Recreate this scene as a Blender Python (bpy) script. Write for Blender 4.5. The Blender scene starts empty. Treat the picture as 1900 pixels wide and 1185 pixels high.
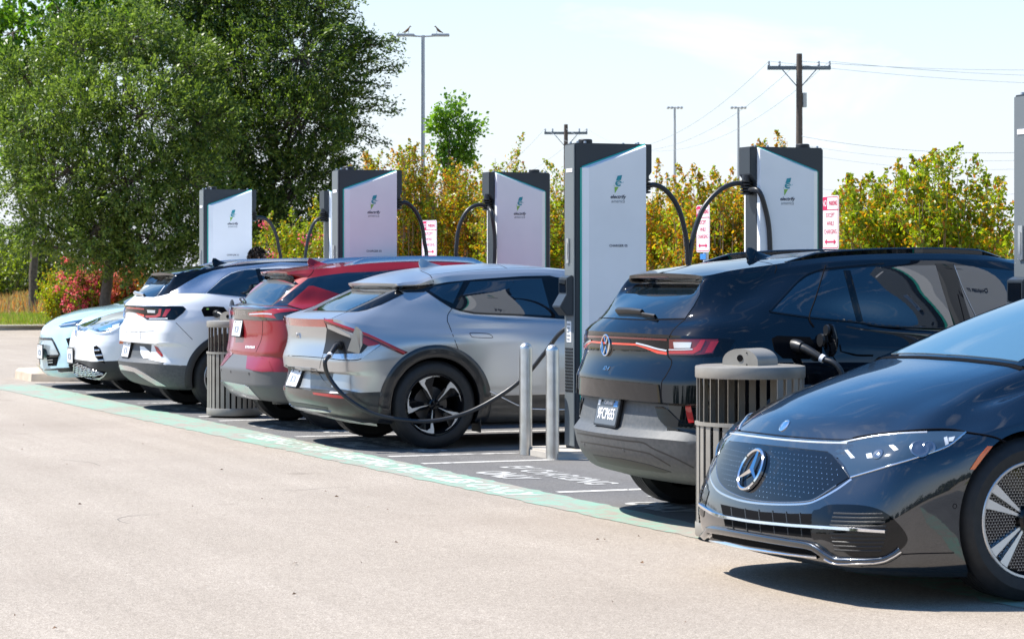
import bpy, bmesh, math, random
import numpy as np
from mathutils import Vector, Matrix
from mathutils.bvhtree import BVHTree
from mathutils.geometry import delaunay_2d_cdt

random.seed(7)
rng = np.random.default_rng(7)
scene = bpy.context.scene
COL = scene.collection
PI = math.pi

# ------------------------------------------------------------------ camera
FOCAL, HORIZON, EYE = 4600.0, 504.0, 1.49          # surveyed from the photograph (px of a 1900 wide frame)
_n = math.hypot(.374, .9275)
FWD = Vector((.374 / _n, .9275 / _n, 0)); RIGHT = Vector((FWD.y, -FWD.x, 0))
EYEPOS = Vector((0, 0, EYE))
cd = bpy.data.cameras.new('camera'); cam = bpy.data.objects.new('camera', cd); COL.objects.link(cam)
cam.location = EYEPOS
cam.rotation_euler = (PI / 2, 0, -math.atan2(FWD.x, FWD.y))
cd.sensor_width = 36; cd.lens = FOCAL / 1900 * 36
cd.shift_y = -(592.5 - HORIZON) / 1900
cd.clip_start = .1; cd.clip_end = 4000
cd.dof.use_dof = True; cd.dof.focus_distance = 18.0; cd.dof.aperture_fstop = 10
scene.camera = cam

def sight(px, py):
    "direction of the sight line through a point of the photograph"
    return (FWD + RIGHT * ((px - 950) / FOCAL) + Vector((0, 0, (HORIZON - py) / FOCAL))).normalized()

# ------------------------------------------------------------------ object helpers
def tag(o, label=None, cat=None, group=None, kind=None):
    for k, v in (('label', label), ('category', cat), ('group', group), ('kind', kind)):
        if v: o[k] = v
    return o

def thing(name, loc=(0, 0, 0), label=None, cat=None, group=None, rotz=0):
    o = bpy.data.objects.new(name, None); COL.objects.link(o)
    o.empty_display_size = .2
    o.location = loc; o.rotation_euler = (0, 0, rotz)
    return tag(o, label, cat, group)

def link(name, me, mat=None, parent=None, smooth=None):
    o = bpy.data.objects.new(name, me); COL.objects.link(o)
    for m in (mat if isinstance(mat, (list, tuple)) else [mat]):
        if m: me.materials.append(m)
    if parent: o.parent = parent
    if smooth is not None:
        me.shade_smooth()
        me.set_sharp_from_angle(angle=math.radians(smooth))
    return o

class MB:
    "collects shapes into ONE mesh"
    def __init__(s): s.bm = bmesh.new()
    def face(s, pts, mi=0):
        vs = [s.bm.verts.new(p) for p in pts]
        f = s.bm.faces.new(vs); f.material_index = mi; return f
    def box(s, lo, hi, rot=None, mi=0, at=None):
        x0, y0, z0 = lo; x1, y1, z1 = hi
        P = [Vector(p) for p in ((x0,y0,z0),(x1,y0,z0),(x1,y1,z0),(x0,y1,z0),(x0,y0,z1),(x1,y0,z1),(x1,y1,z1),(x0,y1,z1))]
        if rot is not None: P = [rot @ p for p in P]
        if at is not None: P = [p + Vector(at) for p in P]
        v = [s.bm.verts.new(p) for p in P]
        for q in ((0,3,2,1),(4,5,6,7),(0,1,5,4),(1,2,6,5),(2,3,7,6),(3,0,4,7)):
            s.bm.faces.new([v[i] for i in q]).material_index = mi
        return v
    def rings(s, rings, closed=True, caps=True, mi=0):
        V = [[s.bm.verts.new(p) for p in r] for r in rings]
        n = len(V[0])
        for a, b in zip(V, V[1:]):
            for i in range(n if closed else n - 1):
                j = (i + 1) % n
                try: s.bm.faces.new((a[i], a[j], b[j], b[i])).material_index = mi
                except ValueError: pass
        if caps and closed:
            for r, fl in ((V[0], True), (V[-1], False)):
                try: s.bm.faces.new(list(reversed(r)) if fl else r).material_index = mi
                except ValueError: pass
        return V
    def tube(s, pts, r, n=8, caps=True, mi=0):
        pts = [Vector(p) for p in pts]; k = len(pts)
        rs = r if isinstance(r, (list, tuple)) else [r] * k
        R = []; up = None
        for i, p in enumerate(pts):
            t = (pts[min(i + 1, k - 1)] - pts[max(i - 1, 0)]).normalized()
            if up is None:
                up = Vector((0, 0, 1)) if abs(t.z) < .9 else Vector((1, 0, 0))
            a = t.cross(up).normalized(); b = a.cross(t).normalized(); up = b
            R.append([p + (a * math.cos(q) + b * math.sin(q)) * rs[i] for q in (2 * PI * j / n for j in range(n))])
        return s.rings(R, caps=caps, mi=mi)
    def lathe(s, prof, n=32, axis='z', at=(0, 0, 0), closed=False, mi=0):
        "prof = (radius, height) pairs turned about an axis"
        at = Vector(at); R = []
        for r, h in prof:
            ring = []
            for j in range(n):
                q = 2 * PI * j / n; c, d = r * math.cos(q), r * math.sin(q)
                ring.append(at + Vector((c, d, h) if axis == 'z' else ((c, h, d) if axis == 'y' else (h, c, d))))
            R.append(ring)
        return s.rings(R + ([R[0]] if closed else []), caps=False, mi=mi)
    def prism(s, poly, vec, mi=0):
        "planar polygon pushed along a vector"
        a = [s.bm.verts.new(p) for p in poly]; b = [s.bm.verts.new(Vector(p) + Vector(vec)) for p in poly]
        n = len(a)
        s.bm.faces.new(list(reversed(a))).material_index = mi; s.bm.faces.new(b).material_index = mi
        for i in range(n): s.bm.faces.new((a[i], a[(i+1) % n], b[(i+1) % n], b[i])).material_index = mi
    def build(s, name, mat=None, parent=None, smooth=None, bevel=0, seg=2, merge=False):
        if merge: bmesh.ops.remove_doubles(s.bm, verts=s.bm.verts, dist=1e-5)
        bmesh.ops.recalc_face_normals(s.bm, faces=s.bm.faces)
        if bevel:
            es = [e for e in s.bm.edges if len(e.link_faces) == 2 and e.calc_face_angle(0) > .6]
            bmesh.ops.bevel(s.bm, geom=es, offset=bevel, segments=seg, affect='EDGES', clamp_overlap=True)
        me = bpy.data.meshes.new(name); s.bm.to_mesh(me); s.bm.free()
        return link(name, me, mat, parent, smooth)

def mesh_np(name, verts, faces, mat=None, parent=None, mi=None, smooth=False):
    me = bpy.data.meshes.new(name)
    me.from_pydata([tuple(v) for v in verts] if not isinstance(verts, np.ndarray) else verts.tolist(), [], faces.tolist() if isinstance(faces, np.ndarray) else faces)
    o = link(name, me, mat, parent)
    if mi is not None: me.polygons.foreach_set('material_index', np.asarray(mi, dtype=np.int32))
    if smooth: me.shade_smooth()
    me.update()
    return o

def evaluated(o):
    dg = bpy.context.evaluated_depsgraph_get()
    me = bpy.data.meshes.new_from_object(o.evaluated_get(dg))
    return me

def letters(txt, size, align='CENTER', extrude=.0015, shear=0, bold=0, spacing=1.0, aspect=1.0):
    "words as a mesh in the xy plane"
    cu = bpy.data.curves.new('words', 'FONT'); cu.body = txt; cu.size = size
    cu.align_x = align; cu.align_y = 'CENTER'; cu.extrude = extrude; cu.shear = shear; cu.offset = bold
    cu.space_character = spacing; cu.resolution_u = 3
    if extrude == 0: cu.fill_mode = 'FRONT'
    o = bpy.data.objects.new('words', cu); COL.objects.link(o)
    bpy.context.view_layer.update()
    me = evaluated(o)
    bpy.data.objects.remove(o); bpy.data.curves.remove(cu)
    vs = np.empty(len(me.vertices) * 3); me.vertices.foreach_get('co', vs); vs = vs.reshape(-1, 3)
    vs[:, 0] *= aspect
    fs = [tuple(p.vertices) for p in me.polygons]
    bpy.data.meshes.remove(me)
    return vs, fs

class Sheet:
    "lettering and flat marks of one colour gathered into one mesh; ex, ey = directions of reading and of up"
    def __init__(s): s.v = []; s.f = []
    def words(s, txt, size, org, ex, ey, **k):
        vs, fs = letters(txt, size, **k)
        s.raw(vs, fs, org, ex, ey)
    def raw(s, vs, fs, org, ex, ey):
        org, ex, ey = Vector(org), Vector(ex).normalized(), Vector(ey).normalized(); ez = ex.cross(ey)
        b = len(s.v)
        for x, y, z in vs: s.v.append(tuple(org + ex * x + ey * y + ez * z))
        s.f += [tuple(i + b for i in f) for f in fs]
    def poly(s, pts, org, ex, ey, lift=.0015):
        s.raw([(x, y, lift) for x, y in pts], [tuple(range(len(pts)))], org, ex, ey)
    def build(s, name, mat, parent=None):
        return mesh_np(name, s.v, s.f, mat, parent)

def catmull(P, n, closed=False):
    "smooth polyline through points, n steps a span"
    P = [Vector(p) for p in P]; out = []; k = len(P)
    for i in range(k if closed else k - 1):
        p0 = P[(i - 1) % k] if closed or i > 0 else P[0] * 2 - P[1]
        p1, p2 = P[i], P[(i + 1) % k]
        p3 = P[(i + 2) % k] if closed or i + 2 < k else p2 * 2 - p1
        for j in range(n):
            t = j / n
            out.append(.5 * ((2 * p1) + (p2 - p0) * t + (2 * p0 - 5 * p1 + 4 * p2 - p3) * t * t + (3 * p1 - p0 - 3 * p2 + p3) * t ** 3))
    if not closed: out.append(P[-1])
    return out

# ------------------------------------------------------------------ materials
def mat(name, col=(.5, .5, .5), rough=.5, metal=0., coat=0., spec=.5, coat_rough=.02, coat_ior=1.5, noise=None, bump=None, emit=None, trans=0., ior=1.5):
    m = bpy.data.materials.new(name); m.use_nodes = True
    nt = m.node_tree; b = nt.nodes['Principled BSDF']
    b.inputs['Base Color'].default_value = (*col, 1)
    b.inputs['Roughness'].default_value = rough; b.inputs['Metallic'].default_value = metal
    b.inputs['Coat Weight'].default_value = coat; b.inputs['Coat Roughness'].default_value = coat_rough
    b.inputs['Specular IOR Level'].default_value = spec; b.inputs['Coat IOR'].default_value = coat_ior
    b.inputs['Transmission Weight'].default_value = trans; b.inputs['IOR'].default_value = ior
    if emit: b.inputs['Emission Color'].default_value = (*emit[:3], 1); b.inputs['Emission Strength'].default_value = emit[3]
    tc = None
    if noise or bump: tc = nt.nodes.new('ShaderNodeTexCoord')
    if noise:                                       # (scale, amount, second colour)
        sc, lo, hi, c2 = noise
        nz = nt.nodes.new('ShaderNodeTexNoise'); nz.inputs['Scale'].default_value = sc; nz.inputs['Detail'].default_value = 6
        nt.links.new(tc.outputs['Object'], nz.inputs['Vector'])
        rp = nt.nodes.new('ShaderNodeValToRGB'); rp.color_ramp.elements[0].position = lo; rp.color_ramp.elements[1].position = hi
        rp.color_ramp.elements[0].color = (*col, 1); rp.color_ramp.elements[1].color = (*c2, 1)
        nt.links.new(nz.outputs['Fac'], rp.inputs['Fac']); nt.links.new(rp.outputs['Color'], b.inputs['Base Color'])
    if bump:                                        # (scale, strength, distance)
        nz = nt.nodes.new('ShaderNodeTexNoise'); nz.inputs['Scale'].default_value = bump[0]; nz.inputs['Detail'].default_value = 4
        nt.links.new(tc.outputs['Object'], nz.inputs['Vector'])
        bp = nt.nodes.new('ShaderNodeBump'); bp.inputs['Strength'].default_value = bump[1]; bp.inputs['Distance'].default_value = bump[2]
        nt.links.new(nz.outputs['Fac'], bp.inputs['Height']); nt.links.new(bp.outputs['Normal'], b.inputs['Normal'])
    return m

M = {}
M['black_paint'] = mat('black_paint', (.0020, .0032, .006), .35, 0, 1, spec=.0, coat_ior=1.6)
M['graphite_paint'] = mat('graphite_paint', (.020, .024, .032), .28, .9, 1, coat_ior=1.85)
M['white_paint'] = mat('white_paint', (.80, .81, .82), .4, 0, 1)
M['ice_paint'] = mat('ice_paint', (.44, .65, .73), .4, 0, 1)
M['red_paint'] = mat('red_paint', (.25, .0012, .007), .4, .1, 1, coat_ior=1.33)
M['satin_grey'] = mat('satin_grey', (.50, .505, .505), .28, .8, .15, coat_rough=.2)
M['gloss_black'] = mat('gloss_black', (.003, .004, .006), .3, 0, 1, spec=0, coat_ior=1.45)
M['dark_glass'] = mat('dark_glass', (.002, .006, .013), .02, 0, 0, spec=.5, ior=2.05)
M['rear_glass'] = mat('rear_glass', (.006, .012, .018), .02, 0, 0, spec=.5, ior=2.1)
M['cladding'] = mat('cladding', (.068, .075, .081), .55, noise=(40, .3, .75, (.105, .108, .11)), bump=(900, .15, .0006))
M['dark_cladding'] = mat('dark_cladding', (.022, .023, .025), .5, bump=(900, .15, .0006))
M['black_plastic'] = mat('black_plastic', (.012, .013, .015), .45)
M['void'] = mat('void', (.004, .004, .005), .9, spec=.1)
M['gap'] = mat('gap', (.004, .004, .006), .8, spec=.1)
M['rubber'] = mat('rubber', (.009, .010, .011), .6, noise=(30, .35, .7, (.016, .016, .017)))
M['silver'] = mat('silver', (.62, .63, .65), .28, .9)
M['machined'] = mat('machined', (.78, .79, .8), .3, .85)
M['chrome'] = mat('chrome', (.82, .83, .85), .06, 1)
M['satin_chrome'] = mat('satin_chrome', (.7, .71, .73), .2, 1)
M['tail_red'] = mat('tail_red', (.36, .008, .012), .15, 0, 1)
M['tail_glow'] = mat('tail_glow', (.75, .05, .02), .2, 0, 1)
M['tail_dark'] = mat('tail_dark', (.12, .004, .006), .12, 0, 1)
M['lamp_white'] = mat('lamp_white', (.62, .65, .68), .15, .3, 1)
M['lamp_lens'] = mat('lamp_lens', (.03, .055, .09), .06, 0, 1, spec=.3)
M['amber'] = mat('amber', (.85, .16, .01), .3, 0, 1)
M['plate_white'] = mat('plate_white', (.78, .78, .79), .35)
M['plate_black'] = mat('plate_black', (.012, .013, .02), .3)
M['plate_blue'] = mat('plate_blue', (.05, .25, .62), .4)
M['letter_white'] = mat('letter_white', (.86, .86, .88), .4)
M['letter_grey'] = mat('letter_grey', (.25, .27, .29), .5)
M['letter_navy'] = mat('letter_navy', (.012, .02, .05), .5)
M['white_panel'] = mat('white_panel', (.87, .885, .90), .28, 0, .3, noise=(3, .35, .8, (.82, .835, .85)))
M['charcoal_metal'] = mat('charcoal_metal', (.028, .036, .045), .42, .1)
M['grey_metal'] = mat('grey_metal', (.17, .19, .20), .42, .3)
M['teal_edge'] = mat('teal_edge', (.02, .45, .36), .3)
M['logo_teal'] = mat('logo_teal', (.01, .30, .36), .4)
M['logo_green'] = mat('logo_green', (.25, .5, .08), .4)
M['cable'] = mat('cable', (.018, .02, .024), .38)
M['connector'] = mat('connector', (.012, .013, .015), .4)
M['taupe'] = mat('taupe', (.30, .28, .245), .42, .15, noise=(7, .42, .8, (.235, .215, .185)), bump=(300, .08, .001))
M['steel'] = mat('steel', (.74, .72, .69), .36, 1, noise=(9, .35, .8, (.56, .53, .47)), bump=(140, .06, .002))
M['concrete'] = mat('concrete', (.52, .48, .42), .85, noise=(6, .3, .8, (.42, .38, .33)), bump=(60, .3, .005))
M['sign_white'] = mat('sign_white', (.8, .8, .81), .4)
M['sign_red'] = mat('sign_red', (.62, .02, .10), .4)
M['galv'] = mat('galv', (.42, .44, .46), .45, .5)
M['wood_pole'] = mat('wood_pole', (.075, .060, .055), .85, noise=(8, .3, .8, (.12, .095, .085)))
# ------------------------------------------------------------------ car bodies: lofted feature lines, interpolated through their points
def _tang(P, crease):
    "tangents (left, right) of a chord-length cubic through the points of axis 0"
    n = len(P); d = np.linalg.norm(np.diff(P, axis=0), axis=-1)
    d = np.maximum(d, 1e-4)
    s = np.diff(P, axis=0) / d[..., None]
    TL = np.zeros_like(P); TR = np.zeros_like(P)
    for i in range(n):
        if i == 0: TR[0] = s[0]; TL[0] = s[0]; continue
        if i == n - 1: TL[i] = s[-1]; TR[i] = s[-1]; continue
        if crease[i]: TL[i] = s[i-1]; TR[i] = s[i]; continue
        w = (d[i] / (d[i] + d[i-1]))[..., None]
        t = s[i-1] * w + s[i] * (1 - w)
        TL[i] = t; TR[i] = t
    return TL, TR, d

def _interp(P, n, crease, sym=None):
    TL, TR, d = _tang(P, crease); out = []
    if sym == 'cols':                                # the mirror plane is met square on
        TR[0] *= np.array([0, 1, 0]); TL[-1] *= np.array([0, 1, 0])
    if sym == 'rows': TL[-1] *= np.array([1, 1, 0])
    for i in range(len(P) - 1):
        for j in range(n):
            t = j / n; h00 = 2*t**3 - 3*t*t + 1; h10 = t**3 - 2*t*t + t; h01 = -2*t**3 + 3*t*t; h11 = t**3 - t*t
            dd = d[i][..., None]
            out.append(h00 * P[i] + h10 * dd * TR[i] + h01 * P[i+1] + h11 * dd * TL[i+1])
    out.append(P[-1]); return np.array(out)

def _resample(knots, xs):
    "smooth y,z along x"
    K = np.array(knots, float); x = K[:, 0]; out = []
    m = np.zeros((len(K), 2))
    sl = np.diff(K[:, 1:], axis=0) / np.maximum(np.diff(x), 1e-4)[:, None]
    m[0] = sl[0]; m[-1] = sl[-1]
    for i in range(1, len(K) - 1): m[i] = (sl[i-1] + sl[i]) / 2
    for q in xs:
        i = int(np.clip(np.searchsorted(x, q) - 1, 0, len(x) - 2)); h = x[i+1] - x[i]; t = (q - x[i]) / h
        v = (2*t**3 - 3*t*t + 1) * K[i, 1:] + (t**3 - 2*t*t + t) * h * m[i] + (-2*t**3 + 3*t*t) * K[i+1, 1:] + (t**3 - t*t) * h * m[i+1]
        out.append((q, *v))
    return out

FR = [.1, .2, .31, .43, .56, .68, .79, .89]
def feature_line(rear, side, far, fac=(.22, .62), cz=(.2, .6)):
    """one half line round the car: rear = (xc,zc, yc,xb,zb, xs,ys,zs), side = knots (x,y,z), far = (xf,zf,yf)"""
    xc, zc, yc, xb, zb, xs, ys, zs = rear
    c = [(xc, 0, zc), (xc + (xb - xc) * fac[0], .5 * yc, zc + (zb - zc) * cz[0]), (xc + (xb - xc) * fac[1], .82 * yc, zc + (zb - zc) * cz[1]), (xb, yc, zb)]
    c.append((xb + (xs - xb) * .36, yc + (ys - yc) * .72, zb + (zs - zb) * .45)); c.append((xs, ys, zs))
    kn = [(xs, ys, zs)] + list(side)
    xf, zf, yf = far; xe, ye, ze = kn[-1]
    c += _resample(kn, [xs + (xe - xs) * f for f in FR])
    c.append((xe, ye, ze))
    c.append((xe + (xf - xe) * .62, ye + (yf - ye) * .4, ze + (zf - ze) * .5))
    c.append((xe + (xf - xe) * .88, yf, zf + (ze - zf) * .12)); c.append((xf - (xf - xe) * .03, yf * .5, zf)); c.append((xf, 0, zf))
    return c

def flat_line(xs, z):
    return [(x, 0, z) for x in xs]

class Body:
    """rows of feature lines from under the floor to the roof edge; the roof is closed to a spine"""
    def __init__(s, car, rows, spine, crease=(), crown=.5, clad=(), nc=7, nr=6, wheels=(), inner=.60):
        s.car = car
        R = [feature_line(*r) if isinstance(r[0], tuple) else r for r in rows]
        top = R[-1]
        sx = _resample([(x, z, 0) for x, z in spine], [p[0] for p in top])
        sp = [(q[0], 0, q[1]) for q in sx]
        mids = []
        for f in (.36, .7):                          # two rows between roof edge and spine, with crown
            mids.append([(a[0] * (1 - f) + b[0] * f, a[1] * (1 - f), a[2] + (b[2] - a[2]) * (1 - (1 - f) ** 2)) for a, b in zip(top, sp)])
        under = [(max(top[0][0], R[0][0][0] + .0) if False else p[0], 0, p[2]) for p in R[0]]
        G = np.array([under] + R + mids + [sp], float)        # rows, cols, 3
        cr = [False] * len(G)
        for c in crease: cr[c + 1] = True
        cr[1] = True
        A = _interp(G, nr, cr, 'rows')                                # along rows
        B = _interp(np.swapaxes(A, 0, 1), nc, [False] * G.shape[1], 'cols')
        # symmetric tangents at the centre line: flatten the first steps in y
        B = np.swapaxes(B, 0, 1)                               # (rows, cols, 3)
        nR, nC = B.shape[:2]
        half = B.reshape(-1, 3); mirr = half * np.array([1, -1, 1])
        V = np.concatenate([half, mirr]); F = []; MI = []
        for i in range(nR - 1):
            gr = i // nr - 1                                   # row cell: -1 = floor, 0 = between line 0 and 1 ...
            for j in range(nC - 1):
                gc = j / nc
                a, b, c, d = i*nC + j, i*nC + j + 1, (i+1)*nC + j + 1, (i+1)*nC + j
                k = 0
                for (r0, r1, c0, c1, *m) in clad:
                    if r0 <= gr < r1 and c0 <= gc < c1: k = m[0] if m else 1
                if gr < 0: k = 1
                F.append((a, d, c, b)); MI.append(k)
                q = nR * nC
                F.append((a + q, b + q, c + q, d + q)); MI.append(k)
        me = bpy.data.meshes.new('shell'); me.from_pydata(V.tolist(), [], F)
        me.polygons.foreach_set('material_index', np.array(MI, dtype=np.int32))
        bm = bmesh.new(); bm.from_mesh(me)
        bmesh.ops.remove_doubles(bm, verts=bm.verts, dist=2e-4)
        bmesh.ops.dissolve_degenerate(bm, edges=bm.edges, dist=1e-5)
        bmesh.ops.recalc_face_normals(bm, faces=bm.faces)
        bm.to_mesh(me)
        for f in bm.faces: f.smooth = True
        bm.normal_update()
        s.bvh = BVHTree.FromBMesh(bm)
        bm.verts.ensure_lookup_table(); bm.faces.ensure_lookup_table()
        s.vn = [v.normal.copy() for v in bm.verts]; s.vc = [v.co.copy() for v in bm.verts]
        s.fv = [[v.index for v in f.verts] for f in bm.faces]; s.fn = [f.normal.copy() for f in bm.faces]
        bm.free()
        s.me = me; s.wheels = wheels; s.inner = inner

    def hit(s, o, d):
        p, n, i, dist = s.bvh.ray_cast(o, d)
        if p is None:
            # grazing: the nearest surface point to the ray at about the right distance
            best = None
            for t in np.linspace(2, 60, 400):
                q = o + d * t; r = s.bvh.find_nearest(q, .6)
                if r[0] is not None and (best is None or r[3] < best[1]): best = (r, r[3])
            if best is None: return None
            p, n, i, dist = best[0]
        return p, s.nrm(p, i)

    def nrm(s, p, i):
        vs = s.fv[i]; w = [1 / ((s.vc[v] - p).length + 1e-4) ** 2 for v in vs]
        n = sum((s.vn[v] * k for v, k in zip(vs, w)), Vector()).normalized()
        if n.dot(s.fn[i]) < .75: n = s.fn[i]
        return n

    def build(s, root, paint, clad=None, roof=None, roof_name='roof'):
        "cut the wheel wells and split paint, cladding and wells into parts"
        tmp = bpy.data.objects.new('shell', s.me); COL.objects.link(tmp)
        cm = MB()
        for (x, z, r) in s.wheels:
            for sg in (-1, 1):
                y0, y1 = sorted((sg * s.inner, sg * 1.25))
                cm.rings([[(x + r * math.cos(a), y, z + r * math.sin(a)) for a in (2 * PI * k / 72 for k in range(72))] for y in (y0, y1)])
        if s.wheels:
            cut = cm.build('cutter')
            md = tmp.modifiers.new('b', 'BOOLEAN'); md.operation = 'DIFFERENCE'; md.object = cut; md.solver = 'EXACT'
            bpy.context.view_layer.update()
            me = evaluated(tmp)
            bpy.data.objects.remove(cut)
        else: me = s.me.copy()
        bpy.data.objects.remove(tmp)
        for p in me.polygons:
            c = p.center
            for (x, z, r) in s.wheels:
                rr = math.hypot(c.x - x, c.z - z)
                if rr < r + .004 and abs(c.y) > s.inner - .01 and (rr < r - .02 and abs(abs(c.y) - s.inner) < .01 or rr > r - .01 and abs(p.normal.y) < .5 and (Vector((c.x - x, 0, c.z - z)).dot(p.normal) < 0)):
                    p.material_index = 2
        out = []
        for k, (nm, mt) in enumerate((('body', paint), ('bumper_cladding', clad or paint), ('wheel_well', M['void']), (roof_name, roof or paint))):
            bm = bmesh.new(); bm.from_mesh(me)
            bmesh.ops.delete(bm, geom=[f for f in bm.faces if f.material_index != k], context='FACES')
            if not bm.faces: bm.free(); continue
            for f in bm.faces: f.material_index = 0
            if nm == 'wheel_well':
                for (wx, wz, wr) in s.wheels:
                    for sg in (-1, 1):
                        b2 = bm.copy(); bmesh.ops.delete(b2, geom=[f for f in b2.faces if abs(f.calc_center_median().x - wx) > wr + .1 or f.calc_center_median().y * sg < 0], context='FACES')
                        m2 = bpy.data.meshes.new(nm); b2.to_mesh(m2); b2.free(); m2.materials.clear(); out.append(link(nm, m2, mt, root, smooth=38))
                bm.free(); continue
            m2 = bpy.data.meshes.new(nm); bm.to_mesh(m2); bm.free()
            m2.materials.clear()
            out.append(link(nm, m2, mt, root, smooth=38))
        return out

class Fit:
    "lays parts onto a car body: outlines are sight-line traces of the photograph (px) or side-view figures, carried onto the body's own surface"
    def __init__(s, body, root, origin):
        s.b = body; s.root = root; s.o = Vector((origin[0], origin[1], 0)); s.eye = EYEPOS - s.o
    def px(s, x, y): return s.b.hit(s.eye, sight(x, y))
    def side(s, x, z, sg=-1): return s.b.hit(Vector((x, sg * 3, z)), Vector((0, -sg, 0)))
    def end(s, y, z): return s.b.hit(Vector((-3, y, z)), Vector((1, 0, 0)))
    def top(s, x, y): return s.b.hit(Vector((x, y, 4)), Vector((0, 0, -1)))
    def far(s, y, z): return s.b.hit(Vector((9, y, z)), Vector((-1, 0, 0)))

    def patch(s, name, poly, mt, how='px', off=.003, smooth=0, step=None, parent=None, mirror=False, label=None, holes=()):
        f = {'px': s.px, 'side': s.side, 'end': s.end, 'top': s.top, 'far': s.far, 'side+': lambda x, z: s.side(x, z, 1)}[how]
        step = step or (3.2 if how == 'px' else .035)
        def outline(poly):
            P = [Vector((p[0], p[1])) for p in poly]
            if smooth: P = [Vector((q.x, q.y)) for q in catmull([Vector((p.x, p.y, 0)) for p in P], smooth, True)]
            Q = []
            for a, b in zip(P, P[1:] + P[:1]):
                k = max(1, int((b - a).length / step))
                Q += [a.lerp(b, i / k) for i in range(k)]
            return Q
        Q = outline(poly); n = len(Q); E = [(i, (i + 1) % n) for i in range(n)]
        for h in holes:
            H = outline(h); b = len(Q); m = len(H); Q = Q + H; E += [(b + i, b + (i + 1) % m) for i in range(m)]
        x0, x1 = min(q.x for q in Q), max(q.x for q in Q); y0, y1 = min(q.y for q in Q), max(q.y for q in Q)
        G = []
        def inside(q):
            c = False
            for i, j in E:
                a, b = Q[i], Q[j]
                if (a.y > q.y) != (b.y > q.y) and q.x < (b.x - a.x) * (q.y - a.y) / (b.y - a.y) + a.x: c = not c
            return c
        for i in range(1, int((x1 - x0) / step) + 1):
            for j in range(1, int((y1 - y0) / step) + 1):
                q = Vector((x0 + i * step, y0 + j * step))
                if inside(q) and min((q - r).length_squared for r in Q) > (.45 * step) ** 2: G.append(q)
        sc = 1 if how == 'px' else 100
        V, EE, FF, *_ = delaunay_2d_cdt([v * sc for v in Q + G], E, [], 2 if holes else 1, 1e-5)
        if holes:
            FF = [f for f in FF if inside(sum((V[i] for i in f), Vector((0, 0))) / len(f) / sc)]
        hits = [f(v.x / sc, v.y / sc) for v in V]
        bm = bmesh.new(); vs = []; ns = []
        for h in hits:
            p, nn = h if h else (Vector((0, 0, 0)), Vector((0, 0, 1)))
            vs.append(bm.verts.new(p + nn * off)); ns.append(nn)
        for q in FF:
            try: bm.faces.new([vs[i] for i in q])
            except ValueError: pass
        for v, h in zip(vs, hits):
            if h is None: bm.verts.remove(v)
        bm.verts.index_update()
        nn = [n for n, h in zip(ns, hits) if h is not None]
        for fc in bm.faces: fc.normal_update()
        back = [fc for fc in bm.faces if fc.normal.dot(sum((nn[v.index] for v in fc.verts), Vector())) < 0]
        for fc in back: fc.normal_flip()
        nv = len(bm.verts)
        keep = [v.co.copy() for v in bm.verts]
        be = [e for e in bm.edges if e.is_boundary]
        low = {}
        for e in be:
            for v in e.verts:
                if v not in low: low[v] = bm.verts.new(v.co - nn[v.index] * (off + .004))
        top_n = {}
        for e in be:
            a, b = e.verts
            lp = e.link_loops[0]
            if lp.vert is not a: a, b = b, a
            try: bm.faces.new((b, a, low[a], low[b]))
            except ValueError: pass
        me = bpy.data.meshes.new(name); bm.to_mesh(me); bm.free()
        o = link(name, me, mt, parent or s.root)
        me.shade_smooth()
        LN = []
        for p in me.polygons:
            core = all(v < nv for v in p.vertices)
            for v in p.vertices: LN.append(tuple(nn[v]) if core else tuple(p.normal))
        me.normals_split_custom_set(LN)
        if label: o['label'] = label
        if mirror: s.mirror(o, parent)
        return o

    def mirror(s, o, parent=None):
        me = o.data.copy(); n = len(me.vertices)
        c = np.empty(n * 3); me.vertices.foreach_get('co', c); c = c.reshape(-1, 3); c[:, 1] *= -1
        me2 = bpy.data.meshes.new(o.data.name); me2.from_pydata(c.tolist(), [], [tuple(reversed(p.vertices)) for p in me.polygons])
        me2.shade_smooth(); me2.set_sharp_from_angle(angle=.6)
        for m in o.data.materials: me2.materials.append(m)
        q = bpy.data.objects.new(o.name, me2); COL.objects.link(q); q.parent = parent or o.parent
        return q

    def ribbon(s, name, line, width, mt, how='px', off=.0012, smooth=4, step=None, thick=None, parent=None, mirror=False, add=None):
        "a narrow strip along a line on the body (a shut line, a trim, a light bar)"
        f = {'px': s.px, 'side': s.side, 'end': s.end, 'top': s.top, 'far': s.far, 'side+': lambda x, z: s.side(x, z, 1)}[how]
        P = [Vector((p[0], p[1], 0)) for p in line]
        if smooth and len(P) > 2: P = catmull(P, smooth)
        step = step or (6 if how == 'px' else .04)
        Q = []
        for a, b in zip(P, P[1:]):
            k = max(1, int((b - a).length / step)); Q += [a.lerp(b, i / k) for i in range(k)]
        Q.append(P[-1])
        H = [h for h in (f(q.x, q.y) for q in Q) if h]
        th = thick if thick is not None else off
        rings = []
        for i, (p, n) in enumerate(H):
            t = (H[min(i + 1, len(H) - 1)][0] - H[max(i - 1, 0)][0])
            if t.length < 1e-6: continue
            t.normalize(); w = n.cross(t).normalized()
            wd = width[0] + (width[1] - width[0]) * i / max(1, len(H) - 1) if isinstance(width, tuple) else width
            rings.append([p - w * wd / 2 - n * .003, p - w * wd / 2 + n * th * .75, p - w * wd * .3 + n * th, p + w * wd * .3 + n * th, p + w * wd / 2 + n * th * .75, p + w * wd / 2 - n * .003])
        mb = add or MB(); mb.rings(rings, closed=False)
        if add: return
        o = mb.build(name, mt, parent or s.root, smooth=50)
        if mirror: s.mirror(o)
        return o

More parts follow.
